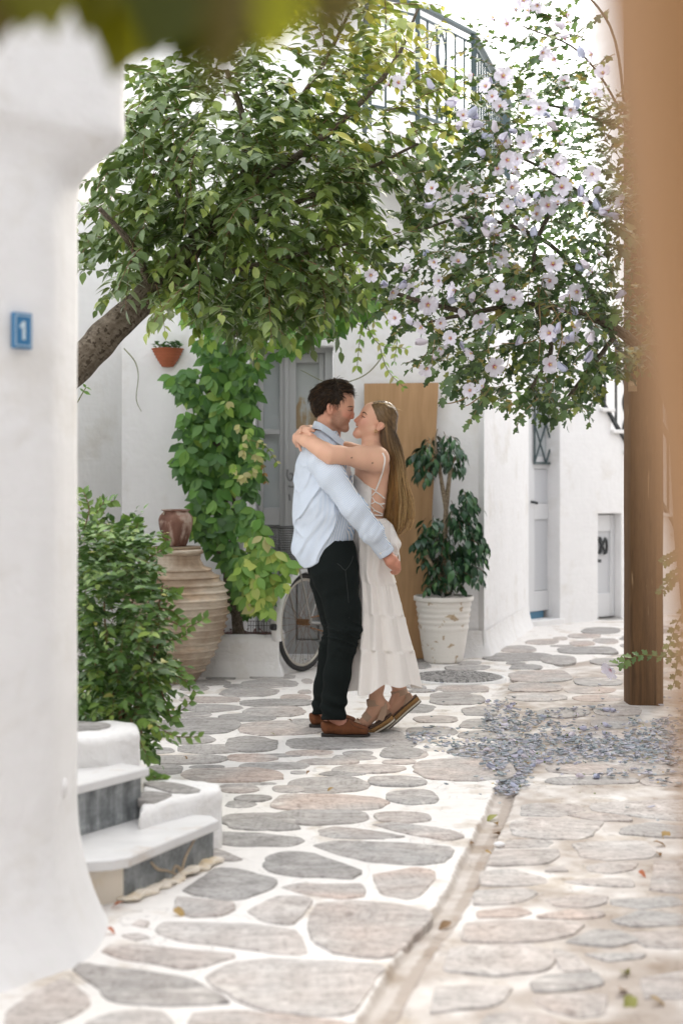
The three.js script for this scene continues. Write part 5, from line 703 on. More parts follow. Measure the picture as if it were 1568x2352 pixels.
// ---------------------------------------------------------------- pots, planter, bicycle, board, poles
const lathe = (prof, at, seg = 64) => new THREE.LatheGeometry(prof.map(([x, y]) => new THREE.Vector2(Math.max(0, x), y)), seg).translate(at.x, at.y, at.z);
{
  // big ribbed jar
  const c = PX(404, 1560, 9.27); c.y = groundY(c.x, c.z); const d = -c.z, k = d / FPX, t = thing('ribbed_jar', 'big ribbed brown clay jar standing left of the couple', 'jar', c);
  const Hh = (1566 - 1284) * k, prof0 = [[0, 46], [0.1, 66], [0.234, 88], [0.41, 109], [0.56, 118], [0.68, 119], [0.766, 113], [0.837, 101], [0.9, 82], [0.95, 64], [1, 56]], rAt = (q) => { let i = 0; while (i < 9 && q > prof0[i + 1][0]) i++; return lerp(prof0[i][1], prof0[i + 1][1], (q - prof0[i][0]) / (prof0[i + 1][0] - prof0[i][0])) * k; };
  const prof = [[0, 0], [44 * k, 0]], rib = 17; for (let i = 0; i <= 420; i++) { const q = i / 420, f = (q * rib) % 1; prof.push([rAt(q) + (q > 0.06 && q < 0.93 ? 0.017 * Math.exp(-(((f - 0.5) / (f < 0.5 ? 0.10 : 0.22)) ** 2)) : 0), q * Hh + (q > 0.04 && q < 0.97 ? 0.006 * Math.exp(-(((f - 0.6) / 0.2) ** 2)) : 0)]); }
  prof.push([58 * k, Hh + 0.02], [54 * k, Hh + 0.03]);
  const clay = (seed, a, b) => tex(512, (u, v) => { const m = clamp(0.5 + 1.3 * tn(u, (v * 1) % 1, 5, seed, 5), 0, 1), f = 0.05 * tn(u, v, 50, seed + 2, 2), w = Math.max(0, tn(u, v, 10, seed + 4, 4) - 0.2) * 0.7; return a.map((x, i) => lerp(x, b[i], m) + f + w * (0.5 - 0.1 * i)); });
  const m = std({ map: clay(3, [0.53, 0.445, 0.36], [0.735, 0.685, 0.62]), bumpMap: stoneBump, bumpScale: 0.006, roughness: 0.92 });
  const body = lathe(prof, c, 96), p = body.attributes.position; for (let i = 0; i < p.count; i++) { const dx = p.getX(i) - c.x, dz = p.getZ(i) - c.z, q = 1 + 0.006 * n3(dx * 6, p.getY(i) * 5, dz * 6); p.setX(i, c.x + dx * q); p.setZ(i, c.z + dz * q); p.setY(i, p.getY(i) + 0.003 * n3(dx * 6, p.getY(i) * 3, dz * 6)); } body.computeVertexNormals();
  part(t, 'body', body, m);
  const rimProf = (a, r0, h0) => { const o = []; for (let i = 0; i <= 14; i++) { const s = i / 14 * Math.PI; o.push([(r0 - a + a * Math.sin(s)) * k, h0 + a * k * (1 - Math.cos(s)) * 0.5 * 1.1]); } return o; };
  part(t, 'rim', lathe([[50 * k, Hh + 0.01], ...rimProf(16, 63, Hh + 0.022), [44 * k, Hh + 0.066]], c, 64), m);
  const y1 = Hh + 0.066; part(t, 'lid', lathe([[0, y1 - 0.01], [57 * k, y1 - 0.004], [58 * k, y1 + 0.008], [57 * k, y1 + 0.016], [0, y1 + 0.018]], c, 56), std({ map: clay(9, [0.46, 0.39, 0.31], [0.6, 0.53, 0.44]), roughness: 0.9 }));
  // small jar on its lid
  const j = V(c.x + (405 - 436 + 31 - 5) * 0 , c.y + y1 + 0.0185, c.z); j.x = (404 - 784) * k; const h = (1247 - 1163) * k * 1.0, s = thing('small_clay_jar', 'small worn reddish clay jar standing on the lid of the ribbed jar', 'jar', j);
  const q = [[0, 0], [22, 0], [25, 0.02], [30, 0.2], [36, 0.42], [39, 0.62], [39.5, 0.72], [37, 0.82], [32, 0.89], [28.5, 0.93], [28, 0.955], [32, 0.965], [33, 0.98], [32, 1], [26, 1], [25.5, 0.95], [34, 0.7], [20, 0.03], [0, 0.03]].map(([x, y]) => [x * k, y * h]);
  const jar = lathe(q, j, 48); part(s, 'body', jar, std({ map: tex(512, (u, v) => { const a = clamp(0.5 + 1.6 * tn(u, (v * 0.5 + 0.1) % 1, 6, 31, 5), 0, 1), w = clamp((tn((u * 2) % 1, v, 6, 6, 5) - 0.02) * 2.6, 0, 0.75); return [lerp(lerp(0.36, 0.53, a), 0.72, w), lerp(lerp(0.235, 0.385, a), 0.66, w), lerp(lerp(0.19, 0.32, a), 0.61, w)]; }), roughness: 0.7 }));
  part(s, 'handle_stub', new THREE.TorusGeometry(0.016, 0.006, 6, 12, Math.PI).rotateY(Math.PI / 2).translate(j.x - 24 * k, j.y + h * 0.86, j.z + 26 * k), m);
}
{
  // white masonry planter round the foot of the climber
  const pts = [[488, 1556], [655, 1556], [652, 1528], [470, 1528]].map(([x, y]) => { const p = GP(x, y); return [p.x, p.z]; }), t = thing('planter', 'low whitewashed masonry planter at the foot of the green climber', 'planter', V(-0.66, 0, -9.7));
  const poly = poly2([[-0.93, -9.50], [-0.40, -9.46], [-0.38, -10.02], [-0.93, -10.02]]), inner = poly2([[-0.85, -9.60], [-0.48, -9.57], [-0.46, -10.02], [-0.85, -10.02]]);
  const f = (x, y, z) => smax(smax(poly(x, z) - 0.03 * clamp(1 - y / 0.1, 0, 1) + 0.012 + 0.18 * y * 0.1, y - 0.278, 0.05), -smax(inner(x, z), 0.22 - y, 0.02), 0.03) + 0.006 * fbm(x * 11, y * 11, z * 11, 3);
  part(t, 'wall', uvBox(nets(f, V(-1.02, -0.03, -10.06), V(-0.30, 0.32, -9.38), 0.011)), plasterOld);
  part(t, 'soil', uvBox(new THREE.BoxGeometry(0.40, 0.04, 0.44).translate(-0.655, 0.225, -9.8)), std({ color: lin(0.10, 0.07, 0.05), roughness: 1 }));
  const r = rng(8), l = leafGeo(0.03, 0.018, { droop: 0.4 }), m = leafMat(0.22, 0.09, 0.09), gs = []; for (let i = 0; i < 90; i++) gs.push(strip(l.clone().applyMatrix4(orient(V(-0.85 + 0.38 * r(), 0.25 + 0.03 * r(), -9.64 - 0.25 * r()), rv(r), UPV, 1))));
  part(t, 'fallen_leaves', merge(gs), m, null, 'stuff');
  const wire = std({ color: lin(0.12, 0.10, 0.08), metalness: 0.6, roughness: 0.6 }), ws = []; for (let i = 0; i < 9; i++) { const x = -0.63 + i * 0.018; ws.push(tube([V(x, 0.24, -9.62), V(x, 0.36, -9.62)], 0.002, 2, 4)); } for (const y of [0.28, 0.33, 0.36]) ws.push(tube([V(-0.635, y, -9.62), V(-0.48, y, -9.62)], 0.002, 2, 4));
  part(t, 'wire_guard', merge(ws), wire, null, 'stuff');
}
{
  // half bowl hung on the wall
  const c = PX(384, 800, 9.95), k = 9.95 / FPX, t = thing('wall_bowl', 'ribbed terracotta half bowl hung on the white wall under the tree', 'wall planter', c), prof = [[0, -43 * k]];
  for (let i = 0; i <= 60; i++) { const q = i / 60; prof.push([k * (11 + 25 * q ** 0.75) + 0.0022 * Math.sin(q * 38), -42 * k + 40 * k * q]); } prof.push([37.5 * k, -2 * k], [37.5 * k, 0], [34 * k, 0], [30 * k, -8 * k], [0, -30 * k]);
  const g = new THREE.LatheGeometry(prof.map(([x, y]) => new THREE.Vector2(x, y)), 40, -Math.PI / 2, Math.PI).translate(c.x, c.y, c.z - 0.04);
  part(t, 'bowl', g, std({ color: lin(0.40, 0.12, 0.055), roughness: 0.85, bumpMap: rep(plasterBump, 4), bumpScale: 0.002 }));
  const r = rng(13), lf = leafGeo(0.05, 0.03, { droop: 0.3 }), gs = []; for (let i = 0; i < 60; i++) gs.push(strip(lf.clone().applyMatrix4(orient(V(c.x - 0.09 + 0.2 * r(), c.y - 0.005 + 0.04 * r(), c.z - 0.03 + 0.1 * r()), V((r() - 0.5) * 2, 0.1 + 0.6 * r(), r()), UPV, 0.8 + 0.4 * r()))));
  part(t, 'plant', merge(gs), leafMat(0.07, 0.19, 0.03), null, 'stuff');
}
{
  // plywood sheet leaning on the wall
  const a = PX(838, 1511, 10.44), b = PX(975, 1511, 10.44), tl = PX(836, 881, 10.54), trr = PX(1007, 879, 10.54); a.y = b.y = 0.004; const th = 0.018;
  const wood = tex(512, (u, v) => { const g = tn((u * 3) % 1, v, 4, 6, 4), l = tn((u * 4) % 1, v, 18, 2, 3), ring = Math.sin(9 * (u * 3.2 + 0.9 * tn(u, v, 3, 1, 3)) ) * 0.5; const q = 0.5 + 0.55 * g + 0.2 * l + 0.16 * ring; return [lerp(0.62, 0.76, q), lerp(0.48, 0.615, q), lerp(0.33, 0.455, q)]; }, true, 512);
  const t = thing('plywood_board', 'plain tan plywood sheet leaning on the grey wall behind the woman', 'board', V((a.x + b.x) / 2, 0, a.z)), n = V(0, 0.01, 1).normalize();
  const front = sheet((s, q) => a.clone().lerp(b, s).lerp(tl.clone().lerp(trr, s), q), 4, 12), back = sheet((s, q) => b.clone().lerp(a, s).lerp(trr.clone().lerp(tl, s), q).addScaledVector(n, -th), 4, 12);
  const edge = (p, q) => sheet((s, w) => p.clone().lerp(q, s).addScaledVector(n, -th * w), 6, 1);
  const m = std({ map: wood, roughness: 0.7 });
  part(t, 'face', merge([front, back]), m); part(t, 'edge', merge([edge(b, trr), edge(tl, a), edge(trr, tl)]), std({ color: lin(0.42, 0.27, 0.13), roughness: 0.85 }));
}
{
  // wooden pole
  const k = 8.28 / FPX, c = GP(1485, 1621); const t = thing('wooden_pole', 'tall square weathered brown wooden pole in front of the outside stair', 'pole', c);
  const wt = tex(1024, (u, v) => { const l = tn((u * 4) % 1, v, 3, 5, 4) , fl = tn((u * 2) % 1, (v * 0.5) % 1, 14, 9, 5), fine = tn((u * 5) % 1, v, 22, 2, 3), kn = Math.max(0, fl - 0.2) * 1.5, w = Math.max(0, tn((u * 3) % 1, v, 13, 21, 5) - 0.34) * 2.2; const a = clamp(0.42 + 0.3 * l + 0.22 * fine - kn * 0.6, 0, 1); return [lerp(lerp(0.29, 0.565, a), 0.78, w), lerp(lerp(0.205, 0.43, a), 0.68, w), lerp(lerp(0.125, 0.285, a), 0.54, w)]; }, true, 512);
  const m = std({ map: wt, bumpMap: wt, bumpScale: 0.008, roughness: 0.85 }), w = 80 * k / 2;
  const g = sheet((s, q) => { const a = s * 4, e = Math.floor(a) % 4, f = a - Math.floor(a), cr = [[-1, 1], [1, 1], [1, -1], [-1, -1]], A = cr[e], B = cr[(e + 1) % 4]; const x = lerp(A[0], B[0], f), z = lerp(A[1], B[1], f), rr = 1 - 0.06 * (Math.abs(x * z) ** 6), y = -0.03 + 6.4 * q; return V(c.x + x * w * rr + 0.003 * n3(y * 2, e, 1) , y, c.z - w + z * w * rr + 0.003 * n3(y * 2, 4, e)); }, 32, 60);
  const uv = g.attributes.uv; for (let i = 0; i < uv.count; i++) uv.setXY(i, uv.getX(i) * 1.0, uv.getY(i) * 2.6);
  part(t, 'post', g, m);
  part(t, 'corner_strip', bar(V(c.x + w * 0.62, -0.02, c.z + 0.004), V(c.x + w * 0.62, 6.3, c.z + 0.004), 0.022, 0.016), m);
  const st = PX(1452, 886, 8.27), s = thing('paper_sticker', 'small weathered white paper scrap stuck on the brown wooden pole', 'sticker', st), cv = document.createElement('canvas'); cv.width = cv.height = 96; const x = cv.getContext('2d'); x.fillStyle = '#a98f70'; x.fillRect(0, 0, 96, 96); x.fillStyle = '#cdb897'; x.font = 'bold 34px sans-serif'; x.fillText('IER', 12, 46);
  const ct = new THREE.CanvasTexture(cv); ct.colorSpace = THREE.SRGBColorSpace; part(s, 'paper', new THREE.BoxGeometry(0.052, 0.066, 0.002).translate(st.x, st.y, c.z + 0.0075), std({ map: ct, roughness: 0.9 }));
}
{
  // post right beside the lens
  const t = thing('near_post', 'plain brown wooden post nearest the viewer along the right edge', 'post', V(0.15, 0, -0.55));
  const d = 0.56, a = PX(1585, 3600, d), b = PX(1408, -200, d), w = 0.15; a.y = -0.02; { const s = (a.y - b.y) / (PX(1585, 2352, d).y - b.y); a.x = lerp(b.x, PX(1680, 2352, d).x, s); } const u = V(0, 0, 1);
  const g = sheet((s, q) => { const e = s * 4, i = Math.floor(e) % 4, f = e - Math.floor(e), cr = [[0, 1], [1, 1], [1, -1], [0, -1]], A = cr[i], B = cr[(i + 1) % 4], p = a.clone().lerp(b, q); const x = lerp(A[0], B[0], f), z = lerp(A[1], B[1], f); return p.add(V(x * w, 0, z * 0.045)); }, 16, 24);
  part(t, 'post', g, std({ color: lin(0.27, 0.14, 0.055), roughness: 0.8 }));
}
{
  // bicycle: rear wheel towards us, the rest behind the man
  const hub = PX(697, 1418, 9.76), R0 = 0.335; hub.y = R0 + 0.004; const dir = V(0.5, 0, -0.866).normalize(), n = V(-dir.z, 0, dir.x), t = thing('old_bicycle', 'old bicycle with white mudguards and wire basket behind the man', 'bicycle', V(hub.x, 0, hub.z));
  const Q = (f, y, s = 0) => V(hub.x, 0, hub.z).addScaledVector(dir, f).addScaledVector(n, s).setY(y), WB = 0.95;
  const rubber = std({ color: lin(0.03, 0.03, 0.03), roughness: 0.8 }), steel = std({ color: lin(0.45, 0.43, 0.40), metalness: 0.6, roughness: 0.4 }), rust = std({ color: lin(0.22, 0.12, 0.06), metalness: 0.3, roughness: 0.7 }), guard = std({ map: plasterMap, color: lin(0.95, 0.95, 0.94), roughness: 0.45, metalness: 0.1 }), frameM = std({ color: lin(0.42, 0.42, 0.41), roughness: 0.45, metalness: 0.2 });
  const dirF = V(0.998, 0, -0.06).normalize(), nF = V(-dirF.z, 0, dirF.x), wheelMat = (f0) => new THREE.Matrix4().makeBasis(f0 > 0.5 ? dirF : dir, UPV, f0 > 0.5 ? nF : n).setPosition(Q(f0, hub.y));
  for (const f0 of [0, WB]) {
    const w = subgroup(t, 'wheel'), M = wheelMat(f0);
    part(w, 'tyre', new THREE.TorusGeometry(R0 - 0.016, 0.017, 10, 56).applyMatrix4(M), rubber); part(w, 'rim', new THREE.TorusGeometry(R0 - 0.042, 0.011, 8, 56).applyMatrix4(M), std({ color: lin(0.55, 0.52, 0.46), metalness: 0.5, roughness: 0.45 }));
    part(w, 'hub', new THREE.CylinderGeometry(0.022, 0.022, 0.09, 12).rotateX(Math.PI / 2).applyMatrix4(M), rust);
    const sp = []; for (let i = 0; i < 32; i++) { const a = i / 32 * TAU, s = i % 2 ? 0.03 : -0.03, b = a + (i % 4 < 2 ? 0.5 : -0.5); sp.push(tube([V(0.02 * Math.cos(b), 0.02 * Math.sin(b), s), V((R0 - 0.04) * Math.cos(a), (R0 - 0.04) * Math.sin(a), 0)], 0.0013, 1, 4).applyMatrix4(M)); }
    part(w, 'spokes', merge(sp), rust, null, 'stuff');
    const gd = sheet((s, q) => { const a = lerp(f0 ? 0.6 : 0.35, f0 ? 2.6 : 3.42, q), e = (s - 0.5) * 2, rr = R0 + 0.030 - 0.016 * e * e; return V(rr * Math.cos(a), rr * Math.sin(a), e * 0.038); }, 8, 40).applyMatrix4(M); part(t, 'mudguard', gd, guard);
  }
  const bb = [0.42, 0.29], seat = [0.26, 0.80], head = [0.76, 0.82];
  const fr = (p, q, r, s0 = 0, s1 = s0) => limb([Q(p[0], p[1], s0), Q(q[0], q[1], s1)], [r, r], 2, 8);
  part(t, 'frame', merge([fr(bb, seat, 0.015), fr(bb, head, 0.016), fr([0.29, 0.70], head, 0.014), fr(head, [0.73, 0.95], 0.017), ...[-0.05, 0.05].flatMap((s) => [fr([0, hub.y], bb, 0.009, s, s * 0.7), fr([0, hub.y], [0.28, 0.72], 0.008, s, s * 0.4), fr([WB, hub.y], [0.79, 0.76], 0.010, s, s * 0.8)])]), frameM);
  part(t, 'chainring', merge([strip(new THREE.TorusGeometry(0.085, 0.006, 6, 36).applyMatrix4(new THREE.Matrix4().makeBasis(dir, UPV, n).setPosition(Q(bb[0], bb[1], 0.06)))), ...[0, 1, 2, 3, 4].map((i) => strip(tube([Q(bb[0], bb[1], 0.06), Q(bb[0] + 0.083 * Math.cos(i * 1.257), bb[1] + 0.083 * Math.sin(i * 1.257), 0.06)], 0.006, 1, 5)))]), rust);
  part(t, 'chain', merge([tube([Q(0, hub.y + 0.035, 0.055), Q(bb[0], bb[1] + 0.087, 0.058)], 0.006, 1, 5), tube([Q(0, hub.y - 0.035, 0.055), Q(bb[0], bb[1] - 0.087, 0.058)], 0.006, 1, 5)]), rust);
  part(t, 'crank', limb([Q(bb[0], bb[1], 0.075), Q(bb[0] + 0.03, bb[1] - 0.16, 0.085)], [0.011, 0.009], 2, 8), steel); part(t, 'pedal', bar(Q(bb[0] + 0.03, bb[1] - 0.16, 0.09), Q(bb[0] + 0.03, bb[1] - 0.165, 0.18), 0.075, 0.022), rubber);
  part(t, 'saddle', uvBox(nets(blend(0.05, cap(Q(0.13, 0.90, 0), Q(0.23, 0.89), 0.05, 0.045), cap(Q(0.23, 0.89), Q(0.38, 0.89), 0.04, 0.022)), Q(0.24, 0.9).addScalar(-0.28), Q(0.24, 0.9).addScalar(0.28), 0.014)), std({ color: lin(0.03, 0.025, 0.02), roughness: 0.6 })); part(t, 'seat_post', limb([Q(0.29, 0.78), Q(0.265, 0.88)], [0.013, 0.013], 2, 8), steel);
  part(t, 'handlebar', tube([Q(0.55, 0.98, -0.2), Q(0.68, 1.0, -0.16), Q(0.73, 0.97, 0), Q(0.66, 1.0, 0.2), Q(0.52, 0.98, 0.25)], 0.011, 30, 7), steel);
  part(t, 'tail_lamp', new THREE.CylinderGeometry(0.022, 0.022, 0.03, 12).rotateX(Math.PI / 2).applyMatrix4(wheelMat(-0.38)), rubber);
  // basket over the rear wheel: a wire mesh that widens upwards
  const bk = subgroup(t, 'basket'), ws = [], y0 = 0.73, y1 = 0.99, ring = (y, e, r = 0.0016) => { const a = 0.12 + 0.035 * e, b = 0.14 + 0.035 * e; ws.push(tube([Q(-a - 0.02, y, -b), Q(a - 0.02, y, -b), Q(a - 0.02, y, b), Q(-a - 0.02, y, b)], r, 20, 4, true)); };
  for (let i = 0; i <= 16; i++) ring(lerp(y0, y1, i / 16), i / 16); ring(y1, 1, 0.005);
  for (let i = 0; i < 22; i++) for (const s of [-1, 1]) { const q = (i / 21) * 2 - 1; ws.push(tube([Q(q * 0.12 - 0.02, y0, s * 0.14), Q(q * 0.155 - 0.02, y1, s * 0.175)], 0.0014, 1, 3)); ws.push(tube([Q(s * 0.12 - 0.02, y0, q * 0.14), Q(s * 0.155 - 0.02, y1, q * 0.175)], 0.0014, 1, 3)); }
  part(bk, 'wire_mesh', merge(ws), std({ color: lin(0.10, 0.10, 0.10), metalness: 0.5, roughness: 0.5 }), null, 'stuff');
  part(t, 'carrier', merge([bar(Q(-0.2, 0.715, -0.06), Q(0.25, 0.715, -0.06), 0.012), bar(Q(-0.2, 0.715, 0.06), Q(0.25, 0.715, 0.06), 0.012), bar(Q(-0.15, 0.715, -0.06), Q(0, hub.y, -0.06), 0.009), bar(Q(-0.15, 0.715, 0.06), Q(0, hub.y, 0.06), 0.009)]), steel);
}
// ---------------------------------------------------------------- people
// colours per vertex from fn(p) -> [r, g, b] linear
function paint(g, fn) { const p = g.attributes.position, c = new Float32Array(p.count * 3), q = V(); for (let i = 0; i < p.count; i++) { q.fromBufferAttribute(p, i); const k = fn(q); c[i * 3] = k[0]; c[i * 3 + 1] = k[1]; c[i * 3 + 2] = k[2]; } g.setAttribute('color', new THREE.BufferAttribute(c, 3)); return g; }
const skinBump = tex(256, (u, v) => { const a = 0.5 + 0.4 * tn(u, v, 60, 2, 2); return [a, a, a]; }, false);
const skinMat = phys({ vertexColors: true, roughness: 0.52, sheen: 0.25, sheenColor: new THREE.Color(1, 0.8, 0.7), sheenRoughness: 0.5, specularIntensity: 0.7 });
const netsIn = (f, pts, pad, cell) => { const b = boxOf(pts, pad); return nets(f, b.min, b.max, cell); };
const mixc = (a, b, k) => [lerp(a[0], b[0], k), lerp(a[1], b[1], k), lerp(a[2], b[2], k)];
// many thin three-sided strands in one geometry
class Strands {
  constructor() { this.p = []; this.c = []; this.i = []; }
  add(pts, r0, r1, col) {
    const n = pts.length, base = this.p.length / 3; let N = V(0.3, 0.2, 1);
    for (let k = 0; k < n; k++) {
      const T = pts[Math.min(n - 1, k + 1)].clone().sub(pts[Math.max(0, k - 1)]).normalize(); N = N.clone().addScaledVector(T, -N.dot(T)).normalize(); const B = new THREE.Vector3().crossVectors(T, N), r = lerp(r0, r1, k / (n - 1)), c = col(k / (n - 1));
      for (let j = 0; j < 3; j++) { const a = j / 3 * TAU; this.p.push(pts[k].x + (N.x * Math.cos(a) + B.x * Math.sin(a)) * r, pts[k].y + (N.y * Math.cos(a) + B.y * Math.sin(a)) * r, pts[k].z + (N.z * Math.cos(a) + B.z * Math.sin(a)) * r); this.c.push(...c); if (k < n - 1) { const q = base + k * 3 + j, w = base + k * 3 + (j + 1) % 3; this.i.push(q, w, q + 3, w, w + 3, q + 3); } }
    }
  }
  geo() { const g = new THREE.BufferGeometry(); g.setAttribute('position', new THREE.Float32BufferAttribute(this.p, 3)); g.setAttribute('color', new THREE.Float32BufferAttribute(this.c, 3)); g.setIndex(this.i); g.computeVertexNormals(); return g; }
}
const hairMat = (o) => phys({ vertexColors: true, roughness: 0.42, specularIntensity: 0.9, side: THREE.DoubleSide, ...o });
// a band of cloth or leather round an axis
const band = (c, axis, rx, rz, w, a0 = 0, a1 = TAU, U = V(0, 0, 1), th = 0.003) => { const A = axis.clone().normalize(), Uu = U.clone().addScaledVector(A, -U.dot(A)).normalize(), Wv = new THREE.Vector3().crossVectors(A, Uu); const f = (o) => sheet((s, t) => { const a = lerp(a0, a1, s); return c.clone().addScaledVector(Uu, (rz + o) * Math.cos(a)).addScaledVector(Wv, (rx + o) * Math.sin(a)).addScaledVector(A, (t - 0.5) * w); }, 40, 4); return merge([f(0), f(th)]); };
// a sole: layers under a path of foot points
function soleLayer(path, half, y0, y1) {
  const c = new THREE.CatmullRomCurve3(path), n = 26; const ring = (t) => { const p = c.getPoint(t), T = c.getTangent(t), N = V(-T.y, T.x, 0).multiplyScalar(T.x < 0 ? -1 : 1).normalize(); const h = half(t); return [[1, y1], [1, y0], [-1, y0], [-1, y1]].map(([s, y]) => p.clone().addScaledVector(N, y).add(V(0, 0, s * h))); };
  const R = []; for (let i = 0; i <= n; i++) R.push(ring(i / n));
  const g = sheet((s, t) => { const a = Math.round(s * 4) % 4, i = Math.round(t * n); return R[i][a].clone(); }, 4, n); return g.toNonIndexed();
}
const cottonBump = tex(512, (u, v) => { const a = 0.5 + 0.34 * tn((u * 3) % 1, (v * 1) % 1, 16, 3, 3) + 0.22 * tn((u * 4) % 1, v, 30, 8, 2); return [a, a, a]; }, false);

// ================================================================ the man
{
  const D0 = 7.40, P = (x, y, z = 0) => PX(x, y, D0 - z), s = D0 / FPX, hs = s / 12.5;
  const Hh = (x, y, z = 0) => { const p = PX(708.7 + x / 12.5, 859.3 + y / 12.5, D0); p.z += z * hs; return p; };
  const base = P(770, 1690); base.y = 0; const t = thing('person', 'dark-haired man in pale blue striped shirt and black trousers embracing the woman', 'person', base);
  const E = (x, y, rx, ry, rz, z = 0, rot = 0) => ell(Hh(x, y, z), rx * hs, ry * hs, rz * hs, rot), Cc = (x, y, z, r, x2, y2, z2, r2, sz = 1) => cap(Hh(x, y, z), Hh(x2, y2, z2), r * hs, r2 * hs, sz);
  // head
  const cran = E(690, 720, 590, 480, 415), skull = [cran, E(960, 880, 338, 360, 360), E(940, 1240, 255, 310, 325), E(1000, 1060, 250, 190, 330)];
  const add = [Cc(1040, 1555, 0, 88, 640, 1370, 270, 100), Cc(1040, 1555, 0, 88, 640, 1370, -270, 100), Cc(1035, 1545, 50, 92, 1035, 1545, -50, 92), Cc(1215, 935, 60, 52, 1130, 930, 260, 50), Cc(1215, 935, -60, 52, 1130, 930, -260, 50), E(1040, 1180, 130, 110, 90, 230), E(1040, 1180, 130, 110, 90, -230)];
  const nose = [Cc(1222, 1000, 0, 46, 1262, 1150, 0, 42), Cc(1262, 1150, 0, 42, 1252, 1240, 0, 52), E(1195, 1245, 62, 48, 44, 62), E(1195, 1245, 62, 48, 44, -62)];
  const lipU = Cc(1128, 1340, 0, 40, 1055, 1370, 150, 30), lipU2 = Cc(1128, 1340, 0, 40, 1055, 1370, -150, 30), lipL = Cc(1090, 1455, 0, 44, 1030, 1410, 140, 30), lipL2 = Cc(1090, 1455, 0, 44, 1030, 1410, -140, 30);
  const eyeS = [E(1192, 1030, 58, 50, 70, 150), E(1192, 1030, 58, 50, 70, -150)], ball = [E(1150, 1045, 62, 58, 62, 140), E(1150, 1045, 62, 58, 62, -140)];
  const mouth = blend(14 * hs, Cc(1150, 1395, 0, 26, 1060, 1390, 120, 18), Cc(1150, 1395, 0, 26, 1060, 1390, -120, 18)), fold = [Cc(1165, 1240, 130, 14, 1040, 1370, 190, 16), Cc(1165, 1240, -130, 14, 1040, 1370, -190, 16)];
  const earS = (z) => { const q = Math.sign(z), e = E(612, 1010, 92, 160, 36, z, 0.10), c1 = E(640, 1000, 46, 96, 30, z + q * 34, 0.12), lob = E(640, 1140, 45, 45, 32, z - q * 5); return (x, y, w) => smin(smax(e(x, y, w), -c1(x, y, w), 14 * hs), lob(x, y, w), 24 * hs); };
  const ears = [earS(408), earS(-408)], neck = cap(Hh(560, 1200), P(748, 1030), 300 * hs, 0.064, 1.0), adam = Cc(800, 1690, 0, 120, 800, 1850, 0, 110);
  const head = (x, y, z) => {
    let d = skull[0](x, y, z); for (let i = 1; i < 4; i++) d = smin(d, skull[i](x, y, z), 110 * hs); for (const f of add) d = smin(d, f(x, y, z), 90 * hs);
    for (const f of eyeS) d = smax(d, -f(x, y, z), 46 * hs); for (const f of ball) d = smin(d, f(x, y, z), 12 * hs); for (const f of nose) d = smin(d, f(x, y, z), 40 * hs);
    for (const f of [lipU, lipU2, lipL, lipL2]) d = smin(d, f(x, y, z), 34 * hs); d = smax(d, -mouth(x, y, z), 10 * hs); for (const f of fold) d = smax(d, -f(x, y, z), 26 * hs);
    d = smin(d, neck(x, y, z), 70 * hs); d = smin(d, adam(x, y, z), 60 * hs); for (const f of ears) d = smin(d, f(x, y, z), 16 * hs); return d;
  };
  const headG = nets(head, Hh(40, 1900, -540), Hh(1360, 150, 540), 0.0026);
  const r = rng(91), stub = poly2([[640, 1330], [720, 1180], [900, 1060], [930, 1220], [1060, 1290], [1190, 1300], [1160, 1480], [1140, 1700], [860, 1720], [700, 1620]]);
  paint(headG, (p) => {
    const x = ((p.x / -p.z * FPX + 784) - 708.7) * 12.5, y = ((HOR - (p.y - EYE) / -p.z * FPX) - 859.3) * 12.5; let c = [0.57, 0.315, 0.21]; const n = 0.5 + 0.5 * fbm(p.x * 60, p.y * 60, p.z * 60, 3);
    c = mixc(c, [0.54, 0.225, 0.155], 0.55 * n); const red = (a, b, rr) => Math.exp(-(((x - a) ** 2 + (y - b) ** 2) / rr / rr));
    c = mixc(c, [0.54, 0.17, 0.12], 0.5 * red(1240, 1200, 130) + 0.35 * red(1050, 1180, 130) + 0.3 * red(620, 1000, 160)); const sb = stub(x, y); if (sb < 60) c = mixc(c, [0.21, 0.125, 0.085], clamp(0.5 - sb / 160, 0, 0.62) * (0.55 + 0.65 * (n3(p.x * 420, p.y * 420, p.z * 420) + 0.5)));
    for (const f of [lipU, lipU2, lipL, lipL2]) if (f(p.x, p.y, p.z) < 3 * hs) c = [0.42, 0.12, 0.095]; if (mouth(p.x, p.y, p.z) < 6 * hs) c = [0.10, 0.02, 0.02]; return c.map((q) => Math.max(0.01, q));
  });
  // hand on her back: palm, four curled fingers and a thumb
  const d1 = 7.25, hp = (x, y, z = 0) => PX(x, y, d1 - z), hc = [];
  hc.push(cap(hp(889, 1275, 0), hp(899, 1289, 0.005), 0.024, 0.030, 1.25), cap(hp(899, 1289, 0.005), hp(906, 1299, 0), 0.030, 0.027, 1.3));
  const fing = [[[911, 1297, 0.03], [915, 1308, 0.012], [909, 1313, -0.014]], [[909, 1300, 0.012], [913, 1312, -0.004], [906, 1316, -0.026]], [[906, 1303, -0.006], [909, 1314, -0.02], [902, 1316, -0.04]], [[903, 1304, -0.022], [905, 1313, -0.034], [899, 1314, -0.05]]];
  const fingers = fing.map((f, i) => chain(f.map((q, k) => [hp(...q), [0.0115, 0.0105, 0.009][k] * (i === 3 ? 0.86 : 1)]), 0.006));
  const thumb = chain([[hp(905, 1283, 0.02), 0.012], [hp(914, 1293, 0.028), 0.011], [hp(916, 1304, 0.028), 0.009]], 0.006), wristB = cap(hp(876, 1258, 0), hp(889, 1275, 0), 0.030, 0.025, 1.1);
